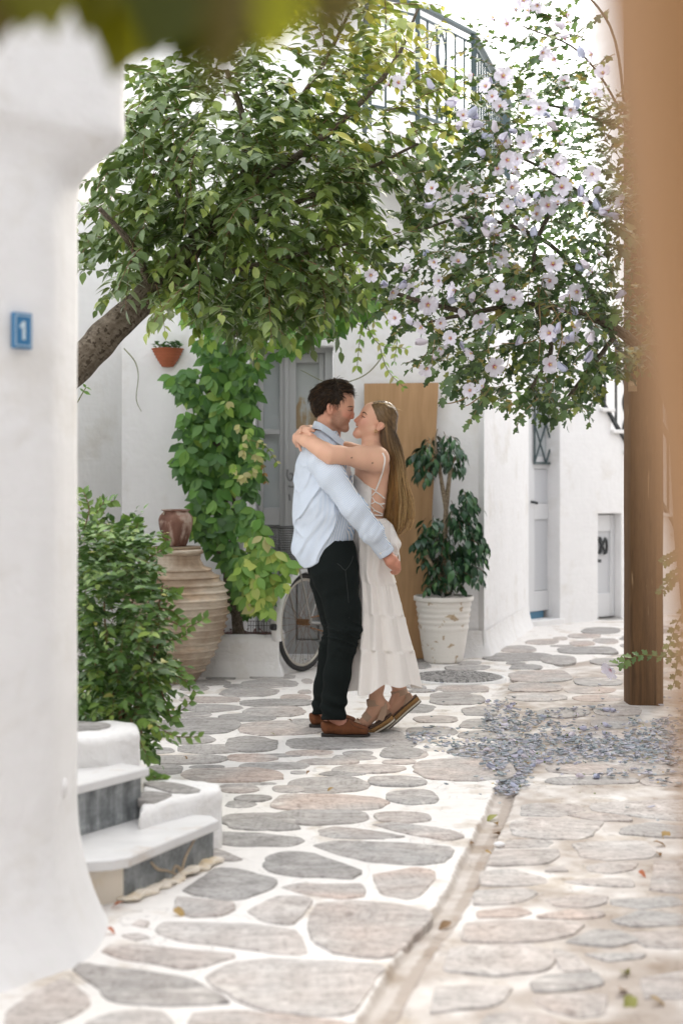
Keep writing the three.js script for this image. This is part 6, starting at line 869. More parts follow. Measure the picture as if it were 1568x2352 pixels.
  const hand = (x, y, z) => { let d = smin(hc[0](x, y, z), hc[1](x, y, z), 0.02); d = smin(d, wristB(x, y, z), 0.02); for (const f of fingers) d = smin(d, f(x, y, z), 0.008); return smin(d, thumb(x, y, z), 0.010); };
  const handG = nets(hand, hp(864, 1330, -0.10), hp(930, 1248, 0.09), 0.0028); paint(handG, (p) => { const n = 0.5 + 0.5 * fbm(p.x * 50, p.y * 50, p.z * 50, 3); return mixc([0.49, 0.24, 0.155], [0.52, 0.21, 0.14], n); });
  const d2 = 7.63, fp = (x, y, z = 0) => PX(x, y, d2 - z), hand2 = blend(0.012, cap(fp(862, 1200), fp(876, 1212), 0.024, 0.028, 1.2), ...[0, 1, 2, 3].map((i) => chain([[fp(880, 1206 + i * 6, 0.01), 0.010], [fp(890, 1210 + i * 6, 0.03), 0.0095], [fp(892, 1212 + i * 6, 0.055), 0.008]], 0.006)), chain([[fp(872, 1200, 0.02), 0.011], [fp(880, 1194, 0.04), 0.009]], 0.006));
  const hand2G = nets(hand2, fp(850, 1245, -0.05), fp(902, 1180, 0.09), 0.0035); paint(hand2G, () => [0.43, 0.19, 0.125]);
  // body under the clothes, from neck to ankles
  const bodyF = blend(0.05, cap(P(748, 1000), P(746, 1035), 0.052, 0.058), cap(P(746, 1060), P(745, 1150), 0.10, 0.105, 1.35), cap(P(745, 1150), P(752, 1275), 0.105, 0.10, 1.35), chain([[P(738, 1062, 0.15), 0.05], [P(812, 1165, 0.24), 0.036], [P(886, 1270, 0.15), 0.024]]), chain([[P(738, 1062, -0.15), 0.05], [P(812, 1150, -0.24), 0.036], [P(866, 1204, -0.23), 0.024]]), chain([[P(766, 1300, 0.08), 0.09], [P(790, 1440, 0.12), 0.055], [P(768, 1640, 0.13), 0.036], [P(786, 1664, 0.13), 0.034]]), chain([[P(756, 1300, -0.08), 0.09], [P(776, 1440, -0.12), 0.055], [P(744, 1625, -0.13), 0.036], [P(752, 1655, -0.13), 0.03]]));
  const bodyG = nets(bodyF, P(690, 1690, -0.36), P(900, 985, 0.36), 0.013); paint(bodyG, () => [0.43, 0.20, 0.14]);
  part(t, 'body', merge([headG, handG, hand2G, bodyG]), skinMat);
  // teeth, lashes, brows
  part(t, 'teeth', netsIn(blend(20 * hs, Cc(1108, 1372, 0, 22, 1055, 1376, 110, 18), Cc(1108, 1372, 0, 22, 1055, 1376, -110, 18)), [Hh(1108, 1372), Hh(1055, 1376, 110), Hh(1055, 1376, -110)], 0.012, 0.003), std({ color: lin(0.75, 0.70, 0.62), roughness: 0.3 }));
  const on = (x, y, off = 0) => onto(head, 708.7 + x / 12.5, 859.3 + y / 12.5, D0, off), dark = std({ color: lin(0.035, 0.022, 0.015), roughness: 0.7 });
  const browM = std({ color: lin(0.085, 0.045, 0.025), roughness: 0.9 });
  part(t, 'eyelash', limb([[1110, 1026], [1150, 1046], [1190, 1056], [1208, 1050]].map(([x, y]) => on(x, y, 0.0004)), [0.0006, 0.0013, 0.0014, 0.0008], 5, 6), dark);
  part(t, 'eyebrow', limb([[1105, 950], [1160, 930], [1220, 930], [1278, 945]].map(([x, y]) => on(x, y, 0.0006)), [0.001, 0.0026, 0.0030, 0.0016], 6, 6, 0.3), browM);
  // hair: a cap with short swept strands
  const hairPoly = poly2([[1245, 550], [1190, 545], [1110, 555], [1030, 500], [985, 560], [985, 650], [1010, 760], [930, 840], [905, 920], [880, 1065], [835, 1045], [790, 960], [730, 890], [650, 850], [560, 860], [520, 930], [500, 1010], [440, 1040], [415, 1200], [330, 1225], [190, 1215], [110, 1110], [70, 880], [40, 640], [150, 430], [350, 290], [560, 200], [800, 130], [950, 150], [1090, 230], [1200, 340]]);
  const toH = (x, y, z) => [((x / -z * FPX + 784) - 708.7) * 12.5, ((HOR - (y - EYE) / -z * FPX) - 859.3) * 12.5];
  const capE = blend(60 * hs, E(660, 660, 612, 525, 452), E(860, 400, 360, 250, 330), E(430, 950, 350, 290, 330)), hair = (x, y, z) => { const [u, v] = toH(x, y, z), n = n3(x * 60, y * 45, z * 60) * 0.0045 + n3(x * 150, y * 60, z * 150) * 0.0015; return smax(capE(x, y, z) + n, hairPoly(u, v) * hs + n * 0.8, 26 * hs); };
  const hairG = nets(hair, Hh(-20, 1270, -560), Hh(1320, 60, 560), 0.0034), hc0 = [0.024, 0.016, 0.011]; paint(hairG, () => hc0);
  const S = new Strands(), hpnt = hairG.attributes.position, hn = hairG.attributes.normal;
  for (let i = 0; i < 2600; i++) {
    const k = Math.floor(r() * hpnt.count), p = V().fromBufferAttribute(hpnt, k), n = V().fromBufferAttribute(hn, k); const [u, v] = toH(p.x, p.y, p.z); if (p.z < -D0 - 0.05 && v > 500) continue;
    const front = clamp((u - 500) / 600, 0, 1), low = clamp((v - 600) / 400, 0, 1), f = V(lerp(-0.7, 0.55, front) * (1 - low) - 0.25 * low, lerp(lerp(-0.2, 0.1, front), -1, low), 0.15 * (r() - 0.5)).addScaledVector(rv(r), 0.16); f.addScaledVector(n, -f.dot(n)).normalize();
    const L = lerp(0.030, 0.016, low) * (0.7 + 0.6 * r()), lift = lerp(0.005, 0.0012, low) * (0.3 + r()), pts = []; for (let j = 0; j < 5; j++) { const q = j / 4; pts.push(p.clone().addScaledVector(f, L * q).addScaledVector(n, lift * Math.sin(q * 2.2) + 0.0005).add(V(0, -0.006 * q * q, 0))); }
    const b = r(), c = b < 0.12 ? [0.15, 0.085, 0.04] : b < 0.4 ? [0.06, 0.038, 0.024] : [0.028, 0.018, 0.012]; S.add(pts, 0.0016, 0.0004, () => c);
  }
  part(t, 'hair', merge([hairG, S.geo()]), hairMat({ roughness: 0.5, specularIntensity: 0.4 }));
  // shirt
  const stripe = tex(256, (u, v) => { const k = smoothstep(Math.abs(((u * 8) % 1) - 0.5), 0.14, 0.26), w = 0.02 * tn(u, v, 40, 3, 2); return [lerp(0.64, 0.895, k) + w, lerp(0.735, 0.905, k) + w, lerp(0.845, 0.922, k) + w]; });
  const shirtMat = std({ map: rep(stripe, 1 / 0.049, 1 / 0.2), bumpMap: rep(cottonBump, 6, 6), bumpScale: 0.0015, roughness: 0.9, side: THREE.DoubleSide });
  const torso = blend(0.045, cap(P(741, 1078), P(744, 1175), 0.145, 0.152, 1.22), cap(P(744, 1175), P(746, 1290), 0.152, 0.143, 1.22), chain([[P(737, 1052, 0.155), 0.062], [P(742, 1030, 0), 0.078], [P(737, 1052, -0.155), 0.062]], 0.05), cap(P(745, 1000), P(742, 1030), 0.070, 0.085, 1.1), cap(P(712, 1262), P(712, 1290), 0.075, 0.07, 1.6));
  const hem = [[660, 1268], [676, 1276], [688, 1297], [700, 1306.5], [714, 1303], [732, 1293], [745, 1284], [754, 1272], [765, 1260], [779, 1254], [792, 1259], [802, 1268], [810, 1284], [830, 1300]];
  const hemY = (x) => { let i = 0; while (i < hem.length - 2 && x > hem[i + 1][0]) i++; return lerp(hem[i][1], hem[i + 1][1], clamp((x - hem[i][0]) / (hem[i + 1][0] - hem[i][0]), 0, 1)); };
  const fold1 = (x, y, z) => { const a = x * 0.56 + y * 0.83, b = -x * 0.83 + y * 0.56, n = n3(a * 3 + z * 2, b * 11 + z * 5, 4.2), m = n3(a * 2.2, b * 6 + z * 3, 9.1); return -0.011 * (1 - Math.min(1, Math.abs(n) * 4)) ** 2 + 0.010 * m + 0.004 * n3(x * 16, y * 10, z * 16) + 0.0035 * n3(a * 9, b * 34, z * 20); };
  const shirtF = (x, y, z) => { const u = x / -z * FPX + 784, v = HOR - (y - EYE) / -z * FPX, amp = clamp((v - 1020) / 80, 0.2, 1); return smax(torso(x, y, z) + amp * fold1(x, y, z), (v - hemY(u)) * s, 0.006); };
  const shirtG = nets(shirtF, P(655, 1320, -0.34), P(850, 985, 0.34), 0.0075); uvPlane(shirtG, V(0.97, 0.04, 0.3), V(0, 1, 0)); part(t, 'shirt', shirtG, shirtMat);
  const arm = [[P(737, 1062, 0.165), 0.073], [P(762, 1094, 0.20), 0.070], [P(812, 1168, 0.235), 0.061], [P(852, 1222, 0.21), 0.054], [P(884, 1266, 0.155), 0.044]], armC = chain(arm, 0.03), ax = P(884, 1266).sub(P(740, 1062)).normalize(), axn = V(-ax.y, ax.x, 0);
  const sleeveF = (x, y, z) => { const a = x * ax.x + y * ax.y, b = x * axn.x + y * axn.y, e0 = (x - arm[4][0].x) * ax.x + (y - arm[4][0].y) * ax.y; const el = Math.exp(-((((x - arm[3][0].x) * ax.x + (y - arm[3][0].y) * ax.y) + 0.02) ** 2) / 0.012); return smax(armC(x, y, z) - 0.006 * el * Math.abs(n3(a * 22 + b * 9, b * 5, z * 5)) * 2 + 0.006 * n3(a * 4, b * 14, z * 14) + 0.003 * n3(a * 20 + b * 8, b * 8, z * 8), e0 + 0.004, 0.006); };
  const sleeveG = nets(sleeveF, P(690, 1300, -0.02), P(912, 1015, 0.36), 0.0065); uvPlane(sleeveG, V(axn.x, axn.y, 0.25), V(ax.x, ax.y, 0)); const slv = part(t, 'sleeve', sleeveG, shirtMat);
  const arm2 = chain([[P(737, 1062, -0.165), 0.07], [P(812, 1150, -0.26), 0.058], [P(862, 1200, -0.235), 0.042]], 0.03), slv2 = nets((x, y, z) => arm2(x, y, z) + 0.005 * n3(x * 14, y * 14, z * 14), P(690, 1260, -0.36), P(890, 1015, 0.02), 0.010); uvPlane(slv2, V(axn.x, axn.y, 0.25), V(ax.x, ax.y, 0)); part(t, 'sleeve', slv2, shirtMat);
  const cuffC = P(879.5, 1260, 0.163), ax3 = V(ax.x, ax.y, -0.2).normalize(); const cg = limb([cuffC.clone().addScaledVector(ax3, -0.033), cuffC.clone().addScaledVector(ax3, 0), cuffC.clone().addScaledVector(ax3, 0.033)], [0.046, 0.0465, 0.0455], 5, 30, 0.03); { const uv = cg.attributes.uv; for (let i = 0; i < uv.count; i++) uv.setXY(i, uv.getY(i), uv.getX(i) * 0.28); } part(t, 'cuff', cg, shirtMat);
  const bt = PX(873.5, 1271, 7.185); part(t, 'button', new THREE.CylinderGeometry(0.0052, 0.0052, 0.002, 14).rotateX(Math.PI / 2).translate(bt.x, bt.y, bt.z), std({ color: lin(0.75, 0.73, 0.68), roughness: 0.3 }));
  { // collar
    const top = [[788, 1013, 0.05], [772, 999, 0.072], [757, 985, 0.080], [738, 972, 0.066], [723, 966.5, 0.0]], bot = [[783, 1024, 0.082], [770, 1015, 0.098], [757, 1003, 0.108], [738, 989, 0.102], [716, 984, 0.0]];
    const full = (l) => [...l.map(([x, y, z]) => P(x, y, z)), ...l.slice(0, -1).reverse().map(([x, y, z]) => P(x, y, -z))], A = new THREE.CatmullRomCurve3(full(top)), B = new THREE.CatmullRomCurve3(full(bot));
    const f = (o) => sheet((q, w) => A.getPoint(q).lerp(B.getPoint(q), w).add(V(0, 0, 0)).add(P(742, 1000).sub(A.getPoint(q)).setY(0).multiplyScalar(-o / 0.07)), 50, 5);
    const g = merge([f(0), f(0.004)]); const uv = g.attributes.uv; for (let i = 0; i < uv.count; i++) uv.setXY(i, uv.getY(i) * 0.055, uv.getX(i)); part(t, 'collar', g, shirtMat);
  }
  // trousers
  const near = chain([[P(764, 1272, 0.07), 0.125], [P(768, 1310, 0.09), 0.119], [P(771, 1328, 0.10), 0.108], [P(788, 1400, 0.12), 0.089], [P(791, 1445, 0.125), 0.078], [P(785, 1485, 0.128), 0.067], [P(774, 1550, 0.13), 0.066], [P(766, 1610, 0.13), 0.0605], [P(767, 1654, 0.13), 0.0635]], 0.03), far = chain([[P(754, 1285, -0.07), 0.118], [P(758, 1335, -0.09), 0.10], [P(767, 1380, -0.11), 0.090], [P(774, 1415, -0.12), 0.084], [P(780, 1446, -0.125), 0.077], [P(764, 1491, -0.13), 0.067], [P(749, 1575, -0.13), 0.063], [P(742, 1645, -0.13), 0.061]], 0.03);
  const tf = (x, y, z) => { const v = HOR - (y - EYE) / -z * FPX, kn = Math.exp(-(((v - 1462) / 34) ** 2)), an = Math.exp(-(((v - 1622) / 26) ** 2)), hp2 = Math.exp(-(((v - 1335) / 60) ** 2)); return smin(near(x, y, z), far(x, y, z), 0.02) + 0.004 * n3(x * 9, y * 9, z * 9) - 0.012 * kn * (1 - Math.min(1, Math.abs(n3(x * 5, y * 24 + x * 8, z * 5)) * 4)) ** 2 - 0.010 * an * Math.sin(y * 95 + x * 30 + z * 10) * 0.6 + 0.008 * hp2 * n3(x * 6 + y * 9, y * 16 - x * 9, z * 6); };
  const trF = (x, y, z) => { const v = HOR - (y - EYE) / -z * FPX, zn = z > -D0 ? 1654 : 1641; return smax(tf(x, y, z), (v - zn) * s, 0.006); };
  const trG = nets(trF, P(685, 1675, -0.30), P(850, 1245, 0.33), 0.0075); uvBox; const twill = phys({ specularIntensity: 0.25, color: lin(0.0085, 0.0115, 0.011), roughness: 0.92, bumpMap: rep(cottonBump, 5, 5), bumpScale: 0.001, side: THREE.DoubleSide }); uvPlane(trG, V(0.9, 0, 0.4), V(0, 1, 0)); const trs = part(t, 'trousers', trG, twill);
  const seamOn = (l, rr) => limb(l.map(([x, y]) => onto(trF, x, y, D0, 0.0003)), l.map(() => rr), 5, 5), seamM = std({ color: lin(0.03, 0.036, 0.034), roughness: 0.9 });
  part(t, 'pocket_seam', merge([seamOn([[774, 1294], [782, 1300], [788, 1307], [793, 1310]], 0.0016), seamOn([[811, 1277], [807, 1290], [800, 1302], [793, 1310]], 0.0016)]), seamM); part(t, 'side_seam', seamOn([[793, 1310], [796, 1340], [800, 1380], [802, 1420]], 0.0012), seamM);
  // loafers
  const suede = std({ map: tex(256, (u, v) => { const a = 0.5 + 0.5 * tn(u, v, 14, 3, 4); return [0.33 + 0.13 * a, 0.185 + 0.085 * a, 0.095 + 0.05 * a]; }), roughness: 0.95 }), soleM = std({ color: lin(0.022, 0.017, 0.014), roughness: 0.7 });
  for (const [ox, oy, z, o] of [[0, 0, 0.13, 1], [-27.5, -20.5, -0.14, 1]]) {
    const Q = (x, y, dz = 0) => P(x + ox, y + oy, z + dz), up = blend(0.02, cap(Q(753, 1671), Q(790, 1674), 0.033, 0.032, 1.05), cap(Q(790, 1674), Q(834, 1680), 0.034, 0.024, 1.35), cap(Q(800, 1660), Q(836, 1676), 0.017, 0.018, 1.9), cap(Q(742, 1662), Q(750, 1676), 0.010, 0.014, 1.8));
    const shoe = (x, y, w) => { const v = HOR - (y - EYE) / -w * FPX - oy, u = x / -w * FPX + 784 - ox; return smax(smax(up(x, y, w), (v - 1687) * s, 0.003), (lerp(1656, 1659, clamp((u - 740) / 50, 0, 1)) - v) * s - (u > 796 ? 0.03 : 0), 0.004); };
    const g = nets(shoe, Q(725, 1694, -0.08), Q(860, 1640, 0.08), 0.004); uvPlane(g, V(1, 0, 0.5), V(0, 1, 0.4), 3); const L = subgroup(t, 'loafer'); part(L, 'upper', g, suede);
    const out = [[738, 0.3], [744, 0.7], [765, 0.85], [790, 0.8], [815, 0.95], [836, 0.9], [846, 0.55], [850, 0.15]]; const sh = []; for (const [x, w] of out) sh.push([Q(x, 1690).x, Q(x, 1690).z + w * 0.042]); for (const [x, w] of out.slice().reverse()) sh.push([Q(x, 1690).x, Q(x, 1690).z - w * 0.042]);
    const y0 = Math.max(0.002, Q(790, 1692.5).y), cv = new THREE.CatmullRomCurve3(sh.map(([x, zz]) => V(x, 0, zz)), true).getSpacedPoints(48).slice(0, 48).map((p) => [p.x, p.z]); if (THREE.ShapeUtils.area(cv.map(([x, zz]) => new THREE.Vector2(x, -zz))) < 0) cv.reverse();
    part(L, 'sole', slab(cv, y0 + 0.004, y0 + 0.014, 0.003), soleM); part(L, 'heel', slab(cv.filter(([x]) => x < Q(769, 1690).x), y0, y0 + 0.018, 0.002), soleM);
    part(L, 'seam', limb([[803, 1657], [815, 1668], [832, 1673], [846, 1676], [849, 1682]].map(([x, y]) => onto(shoe, x + ox, y + oy, D0 - z, 0.0005)), [0.002, 0.002, 0.002, 0.002, 0.001], 5, 5), std({ color: lin(0.10, 0.04, 0.018), roughness: 0.9 }));
  }
}
// ================================================================ the woman
{
  const D0 = 7.45, P = (x, y, z = 0) => PX(x, y, D0 - z), s = D0 / FPX, hs = s / 10.87;
  const Wh = (x, y, z = 0) => { const p = PX(784 + x / 10.87, 896.9 + y / 10.87, D0); p.z += z * hs; return p; };
  const base = P(865, 1680); base.y = 0; const t = thing('person', 'woman with long brown hair in white tiered dress, arms round the man', 'person', base), r = rng(97);
  const E = (x, y, rx, ry, rz, z = 0, rot = 0) => ell(Wh(x, y, z), rx * hs, ry * hs, rz * hs, rot), Cc = (x, y, z, r1, x2, y2, z2, r2, sz = 1) => cap(Wh(x, y, z), Wh(x2, y2, z2), r1 * hs, r2 * hs, sz);
  const skull = [E(950, 655, 440, 375, 335, 0, 0.25), E(735, 570, 240, 270, 285, 0, -0.3), E(645, 820, 252, 250, 255), E(690, 930, 250, 190, 240, 0, -0.3)];
  const add = [Cc(415, 1075, 0, 92, 800, 1010, 195, 85), Cc(415, 1075, 0, 92, 800, 1010, -195, 85), Cc(392, 1085, 25, 92, 392, 1085, -25, 92), Cc(535, 575, 50, 42, 640, 585, 200, 42), Cc(535, 575, -50, 42, 640, 585, -200, 42), E(570, 800, 110, 95, 70, 180), E(570, 800, 110, 95, 70, -180)];
  const nose = [Cc(500, 600, 0, 36, 420, 690, 0, 36), Cc(420, 690, 0, 36, 352, 748, 0, 44), E(415, 775, 48, 36, 34, 50), E(415, 775, 48, 36, 34, -50), Cc(380, 800, 0, 26, 395, 830, 0, 26)];
  const lipU = Cc(390, 862, 0, 30, 470, 905, 115, 18), lipU2 = Cc(390, 862, 0, 30, 470, 905, -115, 18), lipL = Cc(378, 955, 0, 36, 465, 915, 110, 18), lipL2 = Cc(378, 955, 0, 36, 465, 915, -110, 18);
  const eyeS = [E(520, 655, 52, 46, 60, 130), E(520, 655, 52, 46, 60, -130)], ball = [E(572, 660, 56, 54, 54, 128), E(572, 660, 56, 54, 54, -128)], mouth = blend(10 * hs, Cc(350, 906, 0, 24, 455, 908, 95, 12), Cc(350, 906, 0, 24, 455, 908, -95, 12));
  const earS = (z) => { const q = Math.sign(z), e = E(985, 890, 88, 140, 30, z, -0.72), c = E(960, 885, 44, 82, 26, z + q * 28, -0.72), lob = E(905, 985, 40, 42, 26, z - q * 4); return (x, y, w) => smin(smax(e(x, y, w), -c(x, y, w), 12 * hs), lob(x, y, w), 22 * hs); };
  const ears = [earS(322), earS(-322)], neckF = cap(Wh(800, 960), P(853, 1036), 205 * hs, 0.053), neck2 = Cc(640, 1120, 0, 120, 640, 1330, 0, 140);
  const head = (x, y, z) => {
    let d = skull[0](x, y, z); for (let i = 1; i < 4; i++) d = smin(d, skull[i](x, y, z), 90 * hs); for (const f of add) d = smin(d, f(x, y, z), 80 * hs); for (const f of eyeS) d = smax(d, -f(x, y, z), 44 * hs); for (const f of ball) d = smin(d, f(x, y, z), 10 * hs); for (const f of nose) d = smin(d, f(x, y, z), 34 * hs);
    for (const f of [lipU, lipU2, lipL, lipL2]) d = smin(d, f(x, y, z), 26 * hs); d = smax(d, -mouth(x, y, z), 8 * hs); d = smin(d, neckF(x, y, z), 70 * hs); d = smin(d, neck2(x, y, z), 80 * hs); for (const f of ears) d = smin(d, f(x, y, z), 14 * hs); return d;
  };
  const headG = nets(head, Wh(250, 1500, -440), Wh(1460, 200, 440), 0.0025), base0 = [0.71, 0.43, 0.29];
  const skin = (p) => mixc(base0, [0.74, 0.42, 0.30], clamp(0.5 + 0.8 * fbm(p.x * 25, p.y * 25, p.z * 25, 3), 0, 1));
  const moles = [[807.5, 1052], [785, 1057], [855, 1062.5], [878, 1090]].map(([x, y]) => P(x, y));
  paint(headG, (p) => { const x = ((p.x / -p.z * FPX + 784) - 784) * 10.87, y = ((HOR - (p.y - EYE) / -p.z * FPX) - 896.9) * 10.87; let c = skin(p); const red = (a, b, rr) => Math.exp(-(((x - a) ** 2 + (y - b) ** 2) / rr / rr)); c = mixc(c, [0.66, 0.27, 0.21], 0.5 * red(560, 790, 110) + 0.45 * red(350, 760, 80) + 0.4 * red(1000, 880, 130) + 0.3 * red(330, 1080, 90)); for (const f of [lipU, lipU2, lipL, lipL2]) if (f(p.x, p.y, p.z) < 2.5 * hs) c = [0.46, 0.13, 0.12]; if (mouth(p.x, p.y, p.z) < 5 * hs) c = [0.11, 0.03, 0.03]; return c; });
  // torso, arms
  const torso = blend(0.04, cap(P(852, 1082), P(850, 1150), 0.086, 0.076, 1.55), cap(P(850, 1150), P(847, 1200), 0.076, 0.074, 1.5), chain([[P(864, 1055, 0.150), 0.056], [P(858, 1056, 0), 0.064], [P(862, 1052, -0.150), 0.056]], 0.04), cap(P(853, 1030), P(857, 1058), 0.054, 0.062, 1.3), cap(P(868, 1078, 0.075), P(864, 1120, 0.06), 0.055, 0.05), cap(P(868, 1078, -0.075), P(864, 1120, -0.06), 0.055, 0.05));
  const armN = chain([[P(863, 1054, 0.165), 0.0585], [P(828, 1051, 0.20), 0.054], [P(778, 1045, 0.275), 0.0425], [P(758, 1044, 0.295), 0.0395], [P(741, 1034, 0.285), 0.039], [P(722, 1022, 0.255), 0.0345], [P(702, 1011, 0.205), 0.0295], [P(690, 1006, 0.165), 0.025]], 0.03), elb = ell(P(757, 1054, 0.30), 0.024, 0.024, 0.02);
  const armF = chain([[P(861, 1050, -0.165), 0.056], [P(800, 1033, -0.20), 0.036], [P(768, 1026, -0.19), 0.036], [P(735, 1004, -0.11), 0.030], [P(712, 990, -0.02), 0.026], [P(704, 988, 0.10), 0.024]], 0.03);
  const bodyF = (x, y, z) => smin(smin(smin(torso(x, y, z), armN(x, y, z), 0.05), armF(x, y, z), 0.05), elb(x, y, z), 0.02);
  const bodyG = nets(bodyF, P(668, 1260, -0.30), P(906, 970, 0.36), 0.0066); paint(bodyG, (p) => { let c = skin(p); const x = p.x / -p.z * FPX + 784, y = HOR - (p.y - EYE) / -p.z * FPX; for (const [a, b] of [[807.5, 1052], [785, 1057.5], [855, 1063], [878, 1090]]) if (p.z > -D0 && Math.hypot(x - a, y - b) < 1.3) c = [0.10, 0.05, 0.03]; return c; });
  // her hands behind his neck
  const q = (x, y, z = 0) => PX(x, y, D0 - z);
  const handL = blend(0.010, cap(q(692, 1007, 0.165), q(683, 1005, 0.135), 0.024, 0.026, 1.0), cap(q(684, 1004, 0.14), q(681, 1010, 0.10), 0.024, 0.020), chain([[q(683, 1012, 0.14), 0.0095], [q(686, 1022, 0.13), 0.0085], [q(691, 1035, 0.13), 0.0062]], 0.005), chain([[q(680, 1008, 0.12), 0.009], [q(678, 1016, 0.10), 0.008], [q(682, 1026, 0.09), 0.0065]], 0.005), chain([[q(679, 1003, 0.12), 0.009], [q(675.5, 1010, 0.10), 0.008], [q(677, 1017, 0.08), 0.0065]], 0.005), chain([[q(680, 1000, 0.11), 0.0085], [q(676, 1004, 0.08), 0.0075], [q(676, 1011, 0.06), 0.006]], 0.005), chain([[q(688, 998, 0.14), 0.011], [q(684, 993, 0.12), 0.009], [q(687, 988, 0.10), 0.0075]], 0.005));
  const handR = blend(0.010, cap(q(704, 987, 0.10), q(699, 988, 0.165), 0.024, 0.026), cap(q(699, 989, 0.165), q(703, 991, 0.20), 0.025, 0.021), chain([[q(704, 984, 0.205), 0.0095], [q(711, 985, 0.222), 0.009], [q(720, 990, 0.218), 0.0075]], 0.005), chain([[q(705, 993, 0.215), 0.0095], [q(714, 998, 0.235), 0.009], [q(724, 1003, 0.232), 0.0072]], 0.005), chain([[q(701, 998, 0.20), 0.009], [q(708, 1003, 0.225), 0.0085], [q(715, 1008, 0.23), 0.007]], 0.005), chain([[q(697, 1001, 0.19), 0.008], [q(702, 1007, 0.21), 0.0075], [q(708, 1012, 0.22), 0.006]], 0.005), chain([[q(694, 984, 0.17), 0.010], [q(690, 987, 0.20), 0.0088], [q(689, 994, 0.215), 0.0072]], 0.005));
  const handG = nets((x, y, z) => Math.min(handL(x, y, z), handR(x, y, z)), q(668, 1044, 0.02), q(734, 974, 0.28), 0.0027); paint(handG, (p) => mixc(skin(p), [0.70, 0.41, 0.30], 0.5));
  // legs and feet
  const ankN = P(862, 1600, 0.03), leg = (l) => chain(l.map(([x, y, z, rr]) => [P(x, y, z), rr]), 0.025);
  const footN = blend(0.02, leg([[855, 1215, 0.07, 0.055], [856, 1390, 0.06, 0.045], [864, 1500, 0.05, 0.052], [864, 1575, 0.04, 0.038], [863, 1602, 0.03, 0.035]]), cap(P(863, 1604, 0.03), P(882, 1620, 0.03), 0.030, 0.024), cap(P(866, 1612, 0.03), P(838, 1656, 0.03), 0.033, 0.023, 1.25), cap(P(838, 1657, 0.03), P(812, 1670, 0.03), 0.021, 0.013, 1.6), cap(P(882, 1622, 0.03), P(842, 1660, 0.03), 0.024, 0.022, 1.2));
  const footF = blend(0.02, leg([[855, 1215, -0.07, 0.055], [868, 1390, -0.07, 0.045], [900, 1500, -0.08, 0.050], [914, 1568, -0.10, 0.036], [917, 1586, -0.11, 0.034]]), cap(P(917, 1588, -0.11), P(936, 1602, -0.11), 0.030, 0.023), cap(P(914, 1596, -0.11), P(886, 1648, -0.11), 0.032, 0.022, 1.25), cap(P(886, 1649, -0.11), P(864, 1664, -0.11), 0.020, 0.013, 1.6), cap(P(936, 1604, -0.11), P(892, 1650, -0.11), 0.023, 0.021, 1.2));
  const feetG = nets((x, y, z) => smin(footN(x, y, z), footF(x, y, z), 0.01), P(790, 1690, -0.20), P(960, 1210, 0.18), 0.0062); paint(feetG, (p) => mixc(skin(p), [0.46, 0.25, 0.155], 0.5));
  part(t, 'body', merge([headG, bodyG, handG, feetG]), skinMat);
  const on = (f, x, y, off) => onto(f, x, y, D0, off), onH = (x, y, off = 0.0004) => on(head, 784 + x / 10.87, 896.9 + y / 10.87, off), dark = std({ color: lin(0.03, 0.02, 0.015), roughness: 0.7 });
  part(t, 'eyelash', limb([[512, 646], [535, 652], [560, 664], [588, 678]].map(([x, y]) => onH(x, y)), [0.0018, 0.0024, 0.0019, 0.0008], 5, 6), dark);
  part(t, 'eyebrow', limb([[516, 572], [540, 545], [580, 552], [612, 580], [632, 610]].map(([x, y]) => onH(x, y)), [0.0018, 0.0032, 0.0032, 0.0024, 0.0012], 6, 6, 0.3), std({ color: lin(0.13, 0.075, 0.045), roughness: 0.9 }));
  part(t, 'teeth', netsIn(blend(16 * hs, Cc(386, 903, 0, 20, 450, 908, 85, 14), Cc(386, 903, 0, 20, 450, 908, -85, 14)), [Wh(386, 903), Wh(450, 908, 85), Wh(450, 908, -85)], 0.01, 0.0026), std({ color: lin(0.80, 0.76, 0.70), roughness: 0.3 }));
  const gold = std({ color: lin(0.85, 0.62, 0.28), metalness: 1, roughness: 0.22 }), ec = Wh(850, 1030, 330);
  part(t, 'hoop_earring', new THREE.TorusGeometry(0.0078, 0.0016, 8, 24).rotateY(0.5).translate(ec.x, ec.y, ec.z), gold); part(t, 'ear_stud', merge([[1050, 872], [1042, 905], [1092, 885]].map(([x, y]) => { const p = onH(x, y, 0.001); return strip(new THREE.IcosahedronGeometry(0.0016, 1).translate(p.x, p.y, p.z)); })), gold);
  part(t, 'ring', new THREE.TorusGeometry(0.0088, 0.0014, 6, 18).rotateX(1.2).translate(q(679.5, 1011, 0.112).x, q(679.5, 1011, 0.112).y, q(679.5, 1011, 0.112).z), std({ color: lin(0.8, 0.8, 0.8), metalness: 1, roughness: 0.2 }));
  // dress
  const white = phys({ color: lin(0.87, 0.825, 0.78), roughness: 0.92, bumpMap: rep(cottonBump, 5, 2.2), bumpScale: 0.0028, side: THREE.DoubleSide, transmission: 0.10, thickness: 0 });
  const cord = std({ color: lin(0.88, 0.84, 0.79), roughness: 0.85 });
  const bp = poly2([[800, 1060], [812, 1088], [824, 1097], [838, 1111], [853.5, 1121], [852.8, 1142], [851, 1166], [853, 1195], [852, 1235], [780, 1240], [770, 1090]]);
  const bod = (x, y, z) => { const u = x / -z * FPX + 784, v = HOR - (y - EYE) / -z * FPX; return smax(torso(x, y, z) - 0.008 + 0.002 * n3(x * 20, y * 60, z * 20), bp(u, v) * s, 0.004); };
  const bodG = nets(bod, P(785, 1250, -0.20), P(872, 1060, 0.20), 0.005); uvPlane(bodG, V(0.2, 1, 0), V(1, 0, 0.4)); const dress = subgroup(t, 'dress'); part(dress, 'bodice', bodG, white);
